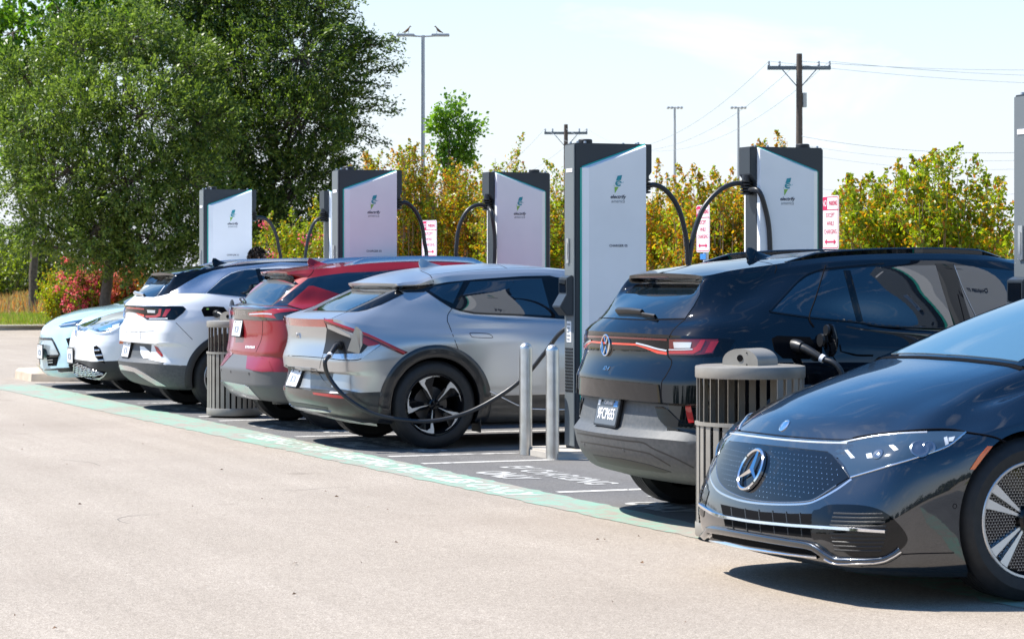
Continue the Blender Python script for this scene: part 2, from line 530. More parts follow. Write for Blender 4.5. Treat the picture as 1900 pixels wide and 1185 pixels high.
    def arch(s, name, x, z, r0, r1, a0, a1, mt, off=.012, sides=(-1, 1), n=60, thick=.05):
        "wheel-arch trim: a ring lying on the flank and turning into the well"
        for sg in sides:
            rings = []
            for i in range(n + 1):
                a = math.radians(a0 + (a1 - a0) * i / n); ca, sa = math.cos(a), math.sin(a)
                ring = []
                for k in range(6):
                    r = r0 + (r1 - r0) * k / 5
                    rq = max(r, s.b.wheels[0][2] * 0 + r)
                    h = s.b.hit(Vector((x + rq * ca, sg * 3, z + rq * sa)), Vector((0, -sg, 0)))
                    if h is None: continue
                    y = h[0].y
                    edge = off * (.35 if k in (0, 5) else 1)
                    ring.append(Vector((x + r * ca, y + sg * edge, z + r * sa)))
                if len(ring) < 6: continue
                ring.insert(0, Vector((x + r0 * ca, ring[0].y - sg * thick, z + r0 * sa)))
                ring.append(Vector((x + r1 * ca, ring[-1].y - sg * (off + .006), z + r1 * sa)))
                rings.append(ring)
            mb = MB(); mb.rings(rings, closed=False)
            mb.build(name, mt, s.root, smooth=40)

# ------------------------------------------------------------------ wheels (turned about y; outer face towards sg)
def tyre(root, x, y, R, rim, w, sg, mt=None):
    "y = outer face of the tyre"
    o = thing('wheel', (x, y, R)); o.parent = root
    prof = [(rim - .006, .012), (rim + .004, .0), (rim + .02, -.004), (R * .5 + rim * .5, -.008), (R - .03, .004), (R - .012, .018), (R - .003, .035)]
    g = []
    for k in range(5):
        a = .035 + (w - .07) * (k + .5) / 5
        g += [(R, a - .016), (R, a + .010), (R - .007, a + .0105), (R - .007, a + .0155)]
    prof += g + [(R - .003, w - .035), (R - .03, w - .004), (rim, w - .01), (rim - .01, w - .03), (rim - .012, .03)]
    mb = MB(); mb.lathe([(r, -sg * h) for r, h in prof], 72, 'y', closed=True)
    mb.build('tyre', mt or M['rubber'], o, smooth=35)
    return o

def barrel(o, rim, w, sg, col='void', lip='silver', hub=.0):
    mb = MB(); mb.lathe([(rim, -sg * .004), (rim - .012, -sg * .002), (rim - .02, -sg * .012), (rim - .03, -sg * .05), (rim - .035, -sg * w * .85), (.05, -sg * w * .86)], 64, 'y')
    mb.build('rim_barrel', M[col], o, smooth=40)
    mb = MB(); mb.lathe([(rim + .002, -sg * .006), (rim - .004, -sg * .001), (rim - .014, -sg * .002), (rim - .018, -sg * .014)], 64, 'y')
    mb.build('rim_lip', M[lip], o, smooth=40)
    mb = MB(); mb.lathe([(.15, -sg * .12), (.15, -sg * .14), (.03, -sg * .14), (.03, -sg * .12), (.15, -sg * .12)], 40, 'y')
    mb.build('brake_disc', M['disc_iron'], o, smooth=30)

def face_plate(name, o, polys, rim, sg, y0, y1, mt, copies=5, phase=0., dish=.02, bevel=0.003):
    "flat spoke outlines (polar degrees, radius fraction) repeated round the hub, given depth"
    mb = MB()
    for k in range(copies):
        for poly in polys:
            P = []
            for a, r in poly:
                q = math.radians(a + phase + 360 / copies * k); rr = r * rim
                P.append((rr * math.cos(q) , -sg * (y0 + dish * (1 - r)), rr * math.sin(q)))
            n = len(P); A = [mb.bm.verts.new(p) for p in P]; B = [mb.bm.verts.new((p[0], p[1] - sg * (y1 - y0), p[2])) for p in P]
            try:
                mb.bm.faces.new(A); mb.bm.faces.new(list(reversed(B)))
                for i in range(n): mb.bm.faces.new((A[i], A[(i+1) % n], B[(i+1) % n], B[i]))
            except ValueError: pass
    return mb.build(name, mt, o, smooth=30)

M['disc_iron'] = mat('disc_iron', (.11, .10, .095), .4, .7)
def wheel_plain(root, x, y, R, rim, w, sg, style):
    o = tyre(root, x, y, R, rim, w, sg); barrel(o, rim, w, sg, lip='gloss_black' if style == 'swirl' else 'silver')
    if style == 'five':                     # plain silver five-spoke
        face_plate('spoke', o, [[(-9, .16), (-13, .55), (-17, .97), (17, .97), (13, .55), (9, .16)]], rim - .006, sg, .02, .05, M['silver'], 5, 18)
    elif style == 'swirl':                  # black disc faces with machined hooks
        face_plate('spoke', o, [[(-20, .12), (-16, .6), (-24, .985), (6, .985), (16, .62), (24, .30), (20, .12)]], rim - .006, sg, .02, .05, M['gloss_black'], 5, 112)
        face_plate('hook_trim', o, [[(2, .17), (7, .5), (13, .80), (13, .965), (0, .985), (-20, .985), (-38, .975), (-36, .945), (-18, .925), (-3, .885), (4, .78), (2, .45), (-3, .17)]], rim - .006, sg, .014, .03, M['machined'], 5, 112)
    elif style == 'mesh':                   # five twin spokes, fine mesh between
        for q in (-9, 9):
            face_plate('spoke', o, [[(q * .2 - 6 + q * .6, .10), (q - 4.6, .5), (q - 5.2, .985), (q + 5.2, .985), (q + 4.6, .5), (q * .2 + 6 + q * .6, .10)]], rim - .006, sg, .012, .045, M['machined'], 5, 8)
        mb = MB(); mb.lathe([(rim - .02, -sg * .05), (.05, -sg * .045)], 48, 'y'); mb.build('mesh_back', M['gloss_black'], o)
        v, f = [], []
        for i in range(-18, 19):
            for j in range(-20, 21):
                px, pz = (i + .5 * (j % 2)) * .0155, j * .0134
                r = math.hypot(px, pz)
                if not .07 < r < rim - .03: continue
                for k in range(3):
                    a = PI / 2 + k * 2 * PI / 3; b = len(v); c, d = math.cos(a), math.sin(a)
                    y = -sg * .036
                    v += [(px - d * .0011, y, pz + c * .0011), (px + d * .0011, y, pz - c * .0011), (px + c * .0068 + d * .0005, y, pz + d * .0068 - c * .0005), (px + c * .0068 - d * .0005, y, pz + d * .0068 + c * .0005)]
                    f.append((b, b + 1, b + 2, b + 3))
        mesh_np('mesh_insert', v, f, M['satin_chrome'], o)
    q = .75 if style == 'swirl' else 1; mb = MB(); mb.lathe([(.001, -sg * .008), (.05 * q, -sg * .01), (.062 * q, -sg * .018), (.064 * q, -sg * .05)], 32, 'y'); mb.build('hub_cap', M['gloss_black' if style != 'five' else 'silver'], o, smooth=30)
    return o

def four_wheels(root, wheels, yo, R, rim, w, style, flip=False):
    for (x, z, r) in wheels:
        for sg in (-1, 1): wheel_plain(root, x, sg * yo, R, rim, w, sg, style)

# ------------------------------------------------------------------ small car parts
def Zm(ox, oy, s, pts): return [(ox + u / s, oy + v / s) for u, v in pts]

def shark_fin(F, x, L, h, mt):
    p, n = F.top(x, 0); z0 = p.z - .006; z1 = F.top(x + L, 0)[0].z - .006
    mb = MB(); R = []
    for t, hh, w in ((0, .55, .010), (.06, 1., .008), (.2, .95, .012), (.45, .55, .018), (.75, .22, .022), (1, .02, .012)):
        xx = x + L * t; zb = z0 + (z1 - z0) * t; H = h * hh
        R.append([(xx + (.02 if t == 0 else 0), w * 2.2, zb), (xx + (.01 if t == 0 else 0), w, zb + H * .5), (xx, w * .25, zb + H), (xx, -w * .25, zb + H), (xx + (.01 if t == 0 else 0), -w, zb + H * .5), (xx + (.02 if t == 0 else 0), -w * 2.2, zb)])
    mb.rings(R); return mb.build('roof_antenna', mt, F.root, smooth=45)

def plate(F, p, n, face, words, ink, small=None, small_ink=None, w=.305, h=.155, frame='black_plastic', extra=None):
    "number plate standing just off the surface at p"
    n = Vector(n); n = Vector((n.x, n.y * .3, n.z)).normalized()
    ex = Vector((0, 0, 1)).cross(n).normalized(); ey = n.cross(ex)
    o = p + n * .008
    def rr(w, h, r):
        P = []
        for cx, cy, a0 in ((w/2 - r, h/2 - r, 0), (-w/2 + r, h/2 - r, 90), (-w/2 + r, -h/2 + r, 180), (w/2 - r, -h/2 + r, 270)):
            for k in range(4):
                a = math.radians(a0 + 30 * k); P.append((cx + r * math.cos(a), cy + r * math.sin(a)))
        return P
    mb = MB(); mb.prism([o + ex * x + ey * y - n * .012 for x, y in rr(w + .022, h + .022, .014)], n * .016); fr = mb.build('number_plate_frame', M[frame], F.root)
    mb = MB(); mb.prism([o + ex * x + ey * y + n * .0045 for x, y in rr(w, h, .012)], n * .0015); mb.build('number_plate', M[face], fr)
    s = Sheet(); s.words(words, h * .62, o + n * .0068 - ey * h * .1, ex, ey, aspect=.70, bold=.0006); s.build('plate_number', M[ink], fr)
    if small:
        s = Sheet(); s.words(small, h * .2, o + n * .0068 + ey * h * .35, ex, ey, shear=.25); s.build('plate_state', M[small_ink], fr)
    if extra: extra(fr, o + n * .0068, ex, ey, n)
    mb = MB()
    for q in (-1, 1): mb.tube([o + ex * q * w * .3 + ey * h * .41 + n * .005, o + ex * q * w * .3 + ey * h * .41 + n * .012], .007, 8)
    mb.build('plate_screws', M['black_plastic'], fr)
    return fr

def ring_star(F, name, p, n, R, mt, kind):
    "round emblem: 'star' = ring with three rays, 'vw' = ring with stacked V and W"
    n = Vector(n).normalized(); n = Vector((n.x, n.y * .35, n.z)).normalized()
    ex = Vector((0, 0, 1)).cross(n).normalized(); ey = n.cross(ex); o = p + n * .006
    mb = MB(); k = 48
    def tor(r0, r1, h):
        R_ = []
        for i in range(k + 1):
            a = 2 * PI * i / k; d = ex * math.cos(a) + ey * math.sin(a)
            R_.append([o + d * r0 - n * .008, o + d * r0 + n * h * .6, o + d * (r0 + r1) / 2 + n * h, o + d * r1 + n * h * .6, o + d * r1 - n * .008])
        mb.rings(R_, closed=False)
    def bar(x0, y0, x1, y1, w0, w1, h=.005):
        a = Vector((x0, y0)); b = Vector((x1, y1)); t = (b - a).normalized(); m = Vector((-t.y, t.x))
        P = [a + m * w0, b + m * w1, b - m * w1, a - m * w0]
        q = [o + ex * v.x + ey * v.y for v in P]
        mid = [o + ex * a.x + ey * a.y + n * h, o + ex * b.x + ey * b.y + n * h * .7]
        mb.face([q[0], q[1], mid[1], mid[0]]); mb.face([mid[0], mid[1], q[2], q[3]]); mb.face([q[1], q[2], mid[1]]); mb.face([q[3], q[0], mid[0]])
    if kind == 'star':
        tor(R * .86, R, .012)
        for a in (90, 210, 330):
            q = math.radians(a); bar(0, 0, R * .9 * math.cos(q), R * .9 * math.sin(q), R * .13, R * .02, .012)
    else:
        tor(R * .87, R, .006); w = R * .065
        for s_ in (-1, 1):
            bar(s_ * R * .42, R * .80, 0, R * .12, w, w); bar(s_ * R * .86, R * .28, s_ * R * .40, -R * .82, w, w); bar(s_ * R * .40, -R * .82, 0, -R * .08, w, w)
    return mb.build(name, mt, F.root, smooth=35)

def words_on(F, name, px, txt, size, mt, **k):
    h = F.px(*px)
    if not h: return
    p, n = h; ex = Vector((0, 0, 1)).cross(n).normalized(); ey = n.cross(ex)
    s = Sheet(); s.words(txt, size, p + n * .003, ex, ey, **k); return s.build(name, mt, F.root)
# ------------------------------------------------------------------ crossover with full-width light bar (three of them stand here)
ID4_ROWS = [
 ((.34,.235, .58,.40,.235, .62,.80,.235), [(2.3,.80,.22),(3.9,.80,.22)], (4.30,.22,.60)),            # 0 floor edge
 ((.15,.30, .60,.23,.29, .56,.885,.255), [(2.3,.875,.245),(4.05,.87,.25)], (4.50,.24,.70)),          # 1 bumper foot
 ((.045,.40, .62,.15,.39, .50,.908,.36), [(2.3,.905,.36),(4.1,.90,.36)], (4.57,.33,.74)),           # 2
 ((.0,.522, .63,.115,.520, .48,.916,.50), [(2.3,.915,.45),(4.1,.91,.46)], (4.58,.44,.75)),           # 3 shelf lip
 ((.052,.568, .63,.160,.568, .50,.914,.575), [(2.3,.918,.53),(4.1,.912,.54)], (4.575,.52,.75)),       # 4 shelf inside
 ((.092,.718, .63,.172,.715, .50,.919,.70), [(2.3,.922,.64),(4.1,.915,.64)], (4.57,.62,.74)),        # 5
 ((.025,.735, .63,.13,.73, .48,.921,.73), [(2.3,.924,.68),(4.1,.915,.68)], (4.565,.66,.73)),         # 6 hatch foot
 ((.018,.855, .63,.135,.852, .50,.925,.86), [(.95,.930,.84),(2.3,.924,.80),(3.7,.928,.80),(4.08,.90,.80)], (4.55,.74,.71)),   # 7 hatch edge
 ((.080,.985, .62,.185,.985, .50,.920,.975), [(.95,.930,.95),(2.3,.915,.90),(3.7,.926,.90),(4.05,.89,.86)], (4.52,.80,.68)), # 8 lamp
 ((.078,1.128, .62,.19,1.122, .52,.885,1.085), [(1.0,.905,1.06),(2.3,.90,1.0),(3.6,.90,.985),(4.0,.86,.91)], (4.46,.835,.64)), # 9 shoulder
 ((.105,1.165, .60,.225,1.163, .53,.835,1.17), [(1.0,.855,1.16),(2.3,.855,1.08),(3.5,.83,1.04),(3.85,.78,1.0)], (4.10,.965,.58)), # 10
 ((.140,1.203, .595,.295,1.205, .58,.755,1.252), [(.90,.800,1.257),(1.5,.815,1.172),(2.1,.825,1.152),(2.8,.825,1.13),(3.30,.77,1.085)], (3.56,1.075,.60)), # 11 belt
 ((.36,1.345, .56,.375,1.335, .70,.660,1.355), [(1.0,.745,1.375),(2.0,.755,1.345),(2.6,.752,1.33),(2.98,.71,1.32)], (3.16,1.315,.58)), # 12
 ((.53,1.425, .535,.43,1.425, .80,.610,1.445), [(1.15,.685,1.490),(2.0,.690,1.515),(2.5,.685,1.50),(2.72,.66,1.47)], (2.86,1.47,.56)), # 13 window head
 ((.435,1.452, .530,.450,1.448, .86,.595,1.500), [(1.2,.652,1.545),(2.0,.662,1.565),(2.45,.65,1.55),(2.6,.635,1.53)], (2.72,1.53,.54)), # 14
 ((.425,1.480, .522,.450,1.466, .90,.575,1.535), [(1.25,.605,1.580),(2.0,.612,1.602),(2.4,.60,1.585),(2.52,.59,1.565)], (2.64,1.565,.52)), # 15 roof edge
]
for i in (12, 13): ID4_ROWS[i] = ID4_ROWS[i] + ((.0, .08),)
ID4_SPINE = [(.425,1.481),(.75,1.535),(1.2,1.590),(1.8,1.630),(2.3,1.620),(2.64,1.568)]
ID4_WHEELS = [(.93, .365, .40), (3.70, .365, .40)]
def id4_body(roof=False): return Body('id4', ID4_ROWS, ID4_SPINE, crease=(3, 4, 5, 6, 7, 9, 14, 15), clad=[(0, 5, 0, 3), (0, 4, 3, 4), (0, 3, 4, 7), (0, 2, 7, 13), (0, 3, 13, 19)] + ([(12, 99, 0, 5.2, 3), (14, 99, 0, 19, 3)] if roof else []), wheels=ID4_WHEELS)


EV6_ROWS = [
 ((.45,.22, .60,.50,.22, .75,.80,.20), [(2.3,.82,.20),(3.9,.80,.20)], (4.40,.22,.60)),
 ((.19,.265, .66,.27,.255, .56,.88,.235), [(2.3,.875,.22),(4.1,.87,.23)], (4.60,.22,.70)),
 ((.075,.335, .68,.165,.32, .48,.915,.33), [(2.3,.905,.36),(4.15,.90,.36)], (4.67,.33,.72)),
 ((.005,.435, .70,.115,.43, .44,.925,.44), [(2.3,.93,.44),(4.15,.91,.44)], (4.69,.44,.73)),
 ((.0,.487, .70,.110,.475, .44,.925,.49), [(2.3,.935,.49),(4.15,.91,.50)], (4.69,.50,.73)),      # 4 shelf
 ((.035,.497, .69,.125,.495, .44,.928,.52), [(2.3,.938,.52),(4.15,.91,.53)], (4.69,.53,.73)),
 ((.085,.640, .68,.150,.635, .43,.936,.62), [(2.3,.942,.60),(4.15,.91,.60)], (4.68,.60,.72)),
 ((.015,.655, .70,.115,.652, .42,.938,.66), [(2.3,.942,.66),(4.18,.91,.66)], (4.67,.66,.71)),    # 7 lower edge
 ((.0,.752, .70,.105,.742, .41,.940,.75), [(.95,.948,.80),(2.3,.935,.78),(3.8,.938,.78),(4.2,.90,.76)], (4.65,.72,.70)),
 ((.050,.93, .70,.150,.93, .42,.922,.88), [(.95,.945,.91),(2.3,.915,.90),(3.8,.930,.85),(4.2,.88,.81)], (4.60,.78,.66)),
 ((.040,1.022, .70,.130,1.028, .42,.900,.96), [(.95,.925,.96),(2.3,.90,.95),(3.75,.915,.90),(4.15,.86,.85)], (4.55,.81,.64)),
 ((.020,1.088, .70,.120,1.094, .44,.868,1.03), [(.95,.89,1.01),(2.3,.88,1.0),(3.7,.90,.95),(4.1,.84,.90)], (4.50,.83,.62)),  # 11 tail lip
 ((.120,1.128, .65,.205,1.130, .54,.815,1.105), [(1.0,.855,1.07),(2.3,.855,1.045),(3.5,.85,1.0),(3.85,.78,.97)], (4.10,.94,.56)),
 ((.240,1.160, .61,.300,1.160, .64,.755,1.175), [(1.0,.805,1.145),(1.5,.815,1.115),(2.1,.825,1.085),(2.8,.82,1.065),(3.10,.78,1.05)], (3.35,1.04,.60)),
 ((.460,1.247, .605,.505,1.247, .78,.705,1.255), [(1.1,.755,1.275),(2.0,.765,1.27),(2.5,.745,1.255),(2.72,.70,1.24)], (2.90,1.24,.55)),
 ((.700,1.337, .60,.720,1.337, .90,.650,1.340), [(1.2,.692,1.400),(1.5,.702,1.428),(2.0,.706,1.432),(2.35,.69,1.41),(2.50,.65,1.39)], (2.62,1.395,.53)),
 ((.668,1.368, .665,.712,1.372, .88,.672,1.384), [(1.1,.668,1.445),(1.5,.670,1.470),(2.1,.668,1.480),(2.35,.63,1.46)], (2.50,1.47,.50)),
 ((.660,1.392, .655,.705,1.389, .90,.640,1.410), [(1.05,.632,1.455),(1.5,.625,1.497),(2.1,.622,1.510),(2.3,.60,1.50)], (2.42,1.50,.50)),
]
EV6_SPINE = [(.66,1.393),(.80,1.462),(1.0,1.505),(1.4,1.545),(1.9,1.560),(2.42,1.515)]
EV6_WHEELS = [(.95, .372, .415), (3.85, .372, .415)]
def ev6_body(): return Body('ev6', EV6_ROWS, EV6_SPINE, crease=(4, 5, 6, 7, 8, 11, 15, 16, 17), clad=[(0, 4, 0, 7), (0, 3, 7, 13), (0, 4, 13, 19), (4, 6, 0, 2.6), (10, 11, 0, 3.0, 3)], wheels=EV6_WHEELS)

RED_ROWS = [
 ((.35,.25, .58,.42,.25, .62,.78,.25), [(2.3,.80,.22),(3.9,.80,.22)], (4.30,.22,.60)),
 ((.16,.285, .58,.215,.28, .52,.87,.27), [(2.3,.87,.25),(4.1,.86,.25)], (4.50,.24,.70)),
 ((.040,.415, .62,.105,.41, .46,.90,.40), [(2.3,.90,.36),(4.1,.90,.36)], (4.57,.33,.74)),
 ((.030,.560, .64,.098,.555, .45,.905,.55), [(2.3,.915,.50),(4.1,.91,.50)], (4.58,.48,.75)),        # 3
 ((.115,.690, .64,.175,.69, .45,.902,.69), [(2.3,.915,.62),(4.1,.91,.62)], (4.57,.62,.74)),
 ((.115,.720, .68,.175,.715, .45,.906,.73), [(2.3,.92,.70),(4.1,.91,.68)], (4.56,.66,.73)),          # 5
 ((.140,.860, .70,.205,.86, .46,.918,.87), [(.9,.925,.87),(2.3,.915,.86),(3.7,.92,.84),(4.08,.89,.82)], (4.52,.76,.69)),
 ((.135,1.035, .69,.205,1.035, .48,.900,1.02), [(1.0,.91,1.0),(2.3,.90,.98),(3.6,.90,.95),(4.0,.86,.90)], (4.46,.83,.64)),  # 7
 ((.130,1.145, .67,.205,1.145, .50,.865,1.12), [(1.0,.87,1.08),(2.3,.87,1.05),(3.5,.85,1.0),(3.9,.80,.97)], (4.2,.92,.6)),  # 8
 ((.175,1.162, .64,.245,1.160, .55,.815,1.15), [(1.0,.835,1.13),(2.3,.845,1.09),(3.4,.82,1.03),(3.75,.78,1.0)], (4.0,.98,.58)),
 ((.230,1.174, .63,.285,1.172, .58,.765,1.18), [(1.0,.80,1.17),(2.1,.825,1.13),(2.8,.82,1.10),(3.2,.78,1.06)], (3.50,1.06,.60)),
 ((.380,1.320, .565,.410,1.320, .70,.690,1.33), [(1.1,.735,1.34),(2.0,.75,1.33),(2.5,.74,1.32),(2.85,.70,1.30)], (3.05,1.30,.58)),
 ((.520,1.440, .50,.540,1.432, .82,.625,1.445), [(1.2,.675,1.465),(2.0,.685,1.485),(2.4,.675,1.47),(2.6,.65,1.45)], (2.76,1.46,.55)),
 ((.460,1.462, .465,.468,1.460, .84,.590,1.488), [(1.2,.645,1.505),(1.8,.655,1.533),(2.35,.64,1.52),(2.5,.62,1.51)], (2.64,1.51,.53)),
 ((.450,1.495, .455,.460,1.488, .88,.560,1.530), [(1.2,.590,1.568),(1.8,.595,1.592),(2.3,.585,1.575),(2.45,.57,1.555)], (2.56,1.55,.51)),
]
RED_SPINE = [(.45,1.496),(.8,1.545),(1.2,1.585),(1.8,1.615),(2.3,1.60),(2.56,1.555)]
RED_WHEELS = [(.82, .365, .40), (3.62, .365, .40)]
def red_body(): return Body('red', RED_ROWS, RED_SPINE, crease=(2, 3, 4, 5, 7, 8, 12, 13, 14), clad=[(0, 3, 0, 7), (3, 4, 0, 2.3), (0, 2, 7, 13), (0, 4, 13, 19)], wheels=RED_WHEELS)

EQS_ROWS = [
 ((.35,.13, .60,.45,.13, .85,.80,.13), [(2.4,.80,.15),(4.3,.80,.17)], (4.90,.20,.60)),
 ((.10,.150, .64,.175,.140, .64,.895,.125), [(2.4,.90,.16),(4.4,.88,.20)], (5.10,.25,.70)),
 ((.0,.205, .66,.085,.185, .50,.940,.19), [(2.4,.935,.22),(4.4,.90,.26)], (5.18,.35,.74)),
 ((-.026,.270, .66,.062,.250, .48,.950,.30), [(2.4,.945,.32),(4.45,.915,.36)], (5.21,.46,.75)),
 ((-.016,.360, .66,.062,.345, .47,.953,.42), [(2.4,.955,.44),(4.5,.92,.50)], (5.21,.60,.74)),
 ((.012,.450, .66,.092,.44, .47,.952,.52), [(2.4,.96,.55),(4.5,.92,.60)], (5.20,.70,.72)),
 ((.056,.555, .66,.145,.55, .48,.945,.61), [(.94,.952,.64),(2.4,.958,.66),(4.5,.92,.70)], (5.18,.78,.70)),
 ((.098,.642, .66,.195,.645, .50,.930,.675), [(.94,.945,.73),(2.4,.945,.76),(3.9,.95,.80),(4.55,.90,.80)], (5.15,.86,.66)),
 ((.140,.706, .66,.256,.712, .54,.902,.735), [(1.0,.918,.82),(2.4,.925,.85),(3.9,.93,.88),(4.55,.87,.88)], (5.10,.93,.62)),   # 8 bonnet lip
 ((.185,.768, .63,.335,.772, .62,.850,.785), [(1.05,.87,.885),(2.4,.895,.92),(3.9,.90,.94),(4.5,.83,.95)], (5.00,1.0,.58)),
 ((.345,.858, .60,.475,.850, .72,.785,.855), [(1.1,.81,.960),(2.4,.865,.97),(3.9,.86,.99),(4.45,.78,1.0)], (4.92,1.05,.54)),
 ((.640,.968, .58,.740,.950, .92,.735,.925), [(1.25,.785,1.000),(2.4,.85,.99),(3.9,.83,1.02),(4.35,.74,1.04)], (4.80,1.09,.5)),
 ((1.030,1.064, .60,1.070,1.050, 1.16,.735,1.015), [(1.6,.80,1.03),(2.4,.84,1.01),(3.8,.80,1.06),(4.2,.70,1.09)], (4.60,1.13,.45)),   # 12 cowl
 ((1.540,1.265, .60,1.610,1.250, 1.74,.675,1.22), [(2.4,.745,1.25),(3.4,.71,1.26),(3.8,.64,1.24)], (4.15,1.26,.45)),
 ((2.150,1.462, .54,2.200,1.440, 2.34,.595,1.40), [(2.6,.63,1.42),(3.2,.60,1.42),(3.45,.57,1.40)], (3.70,1.41,.42)),
 ((2.200,1.477, .52,2.250,1.456, 2.42,.560,1.435), [(2.7,.58,1.460),(3.1,.56,1.455),(3.35,.54,1.43)], (3.60,1.43,.40)),
]
EQS_SPINE = [(2.2,1.478),(2.6,1.512),(3.1,1.500),(3.6,1.432)]
EQS_WHEELS = [(.945, .372, .405), (4.15, .372, .405)]
def eqs_body(): return Body('eqs', EQS_ROWS, EQS_SPINE, crease=(1, 8, 12, 14, 15), clad=[(0, 1, 0, 19)], wheels=EQS_WHEELS)

PALE_ROWS = [
 ((.40,.16, .58,.50,.16, .75,.78,.18), [(2.3,.80,.20),(3.9,.80,.20)], (4.30,.22,.60)),
 ((.20,.150, .60,.30,.150, .60,.86,.18), [(2.3,.86,.20),(4.0,.85,.22)], (4.45,.25,.70)),
 ((.13,.215, .62,.235,.21, .52,.90,.26), [(2.3,.90,.28),(4.05,.88,.32)], (4.52,.36,.73)),
 ((.11,.34, .62,.215,.34, .48,.912,.38), [(2.3,.91,.40),(4.1,.90,.45)], (4.55,.48,.73)),
 ((.09,.48, .62,.205,.48, .47,.915,.50), [(2.3,.915,.52),(4.1,.90,.58)], (4.55,.62,.72)),
 ((.105,.60, .62,.220,.61, .47,.912,.63), [(2.3,.918,.64),(4.1,.90,.70)], (4.53,.76,.70)),
 ((.115,.69, .62,.235,.70, .48,.905,.74), [(.9,.918,.76),(2.3,.912,.80),(3.7,.918,.82),(4.05,.89,.84)], (4.50,.86,.67)),
 ((.150,.760, .60,.265,.785, .52,.875,.84), [(.95,.90,.89),(2.3,.89,.92),(3.6,.90,.95),(4.0,.86,.96)], (4.44,.98,.63)),
 ((.250,.835, .58,.360,.86, .60,.825,.91), [(1.0,.85,.97),(2.3,.86,1.0),(3.5,.86,1.03),(3.9,.80,1.04)], (4.30,1.08,.58)),
 ((.540,.965, .56,.62,.965, .80,.755,.975), [(1.1,.80,1.02),(2.3,.83,1.04),(3.4,.80,1.08),(3.75,.74,1.1)], (4.15,1.16,.54)),
 ((1.12,1.062, .60,1.16,1.055, 1.25,.74,1.05), [(1.7,.80,1.06),(2.3,.82,1.07),(3.2,.78,1.13),(3.6,.70,1.16)], (3.95,1.20,.52)),
 ((1.50,1.27, .59,1.55,1.255, 1.66,.69,1.24), [(2.3,.745,1.27),(3.0,.71,1.29),(3.3,.66,1.29)], (3.65,1.32,.50)),
 ((1.98,1.48, .54,2.02,1.465, 2.12,.61,1.44), [(2.4,.65,1.46),(2.9,.63,1.46),(3.1,.60,1.45)], (3.35,1.45,.48)),
 ((2.03,1.50, .52,2.07,1.485, 2.18,.58,1.47), [(2.4,.60,1.49),(2.8,.59,1.49),(3.0,.57,1.48)], (3.25,1.48,.46)),
]
PALE_SPINE = [(2.03,1.501),(2.35,1.53),(2.8,1.53),(3.25,1.482)]
PALE_WHEELS = [(.95, .345, .385), (3.65, .345, .385)]
def pale_body(): return Body('pale', PALE_ROWS, PALE_SPINE, crease=(1, 6, 10, 12, 13), clad=[(0, 1, 0, 19)], wheels=PALE_WHEELS)
# ------------------------------------------------------------------ the parked cars
M['screen_glass'] = mat('screen_glass', (.07, .14, .19), .02, 0, 0, spec=.5, ior=3.2)
M['silver_trim'] = mat('silver_trim', (.55, .57, .6), .22, .9, .5)
M['frit'] = mat('frit', (.075, .07, .06), .3, spec=.5)  # rear window border; dust and reflection both held in its brown colour
M['bead'] = mat('bead', (.9, .9, .92), .1, .9)

def roof_rails(F, x0, x1, y, mt, w=.04, h=.028):
    for sg in (-1, 1):
        P = [F.top(x0 + (x1 - x0) * i / 24, sg * (y - .02 * abs(i / 12 - 1) ** 2))[0] for i in range(25)]
        mb = MB(); R = []
        for i, p in enumerate(P):
            e = min(1, min(i, 24 - i) / 3.0); hh = .004 + h * e
            R.append([(p.x, p.y - w / 2, p.z - .012), (p.x, p.y - w / 2, p.z + hh * .7), (p.x, p.y - w * .25, p.z + hh), (p.x, p.y + w * .25, p.z + hh), (p.x, p.y + w / 2, p.z + hh * .7), (p.x, p.y + w / 2, p.z - .012)])
        mb.rings(R, closed=True); mb.build('roof_rail', mt, F.root, smooth=45)

def plug(F, p, out, down, ring=True):
    "charging connector: body pushed into the socket, grip, white collar; returns where the cable leaves"
    out = Vector(out).normalized(); dn = Vector(down).normalized()
    o = thing('charging_connector', (0, 0, 0), cat='connector')
    a = p - out * .02; b = p + out * .06; c = b + (out * .6 + dn).normalized() * .025; d = b + (out * .55 + dn * .8).normalized() * .14
    mb = MB(); mb.tube([a, p + out * .025, b], [.042, .040, .028], 14); mb.tube([b - out * .03, c, d], [.028, .026, .020], 14)
    mb.build('connector_body', M['connector'], o, smooth=45)
    t = (d - c).normalized()
    if ring:
        mb = MB(); mb.tube([d - t * .011, d + t * .011], .024, 16); mb.build('collar', M['letter_white'], o, smooth=45)
    return o, d, t

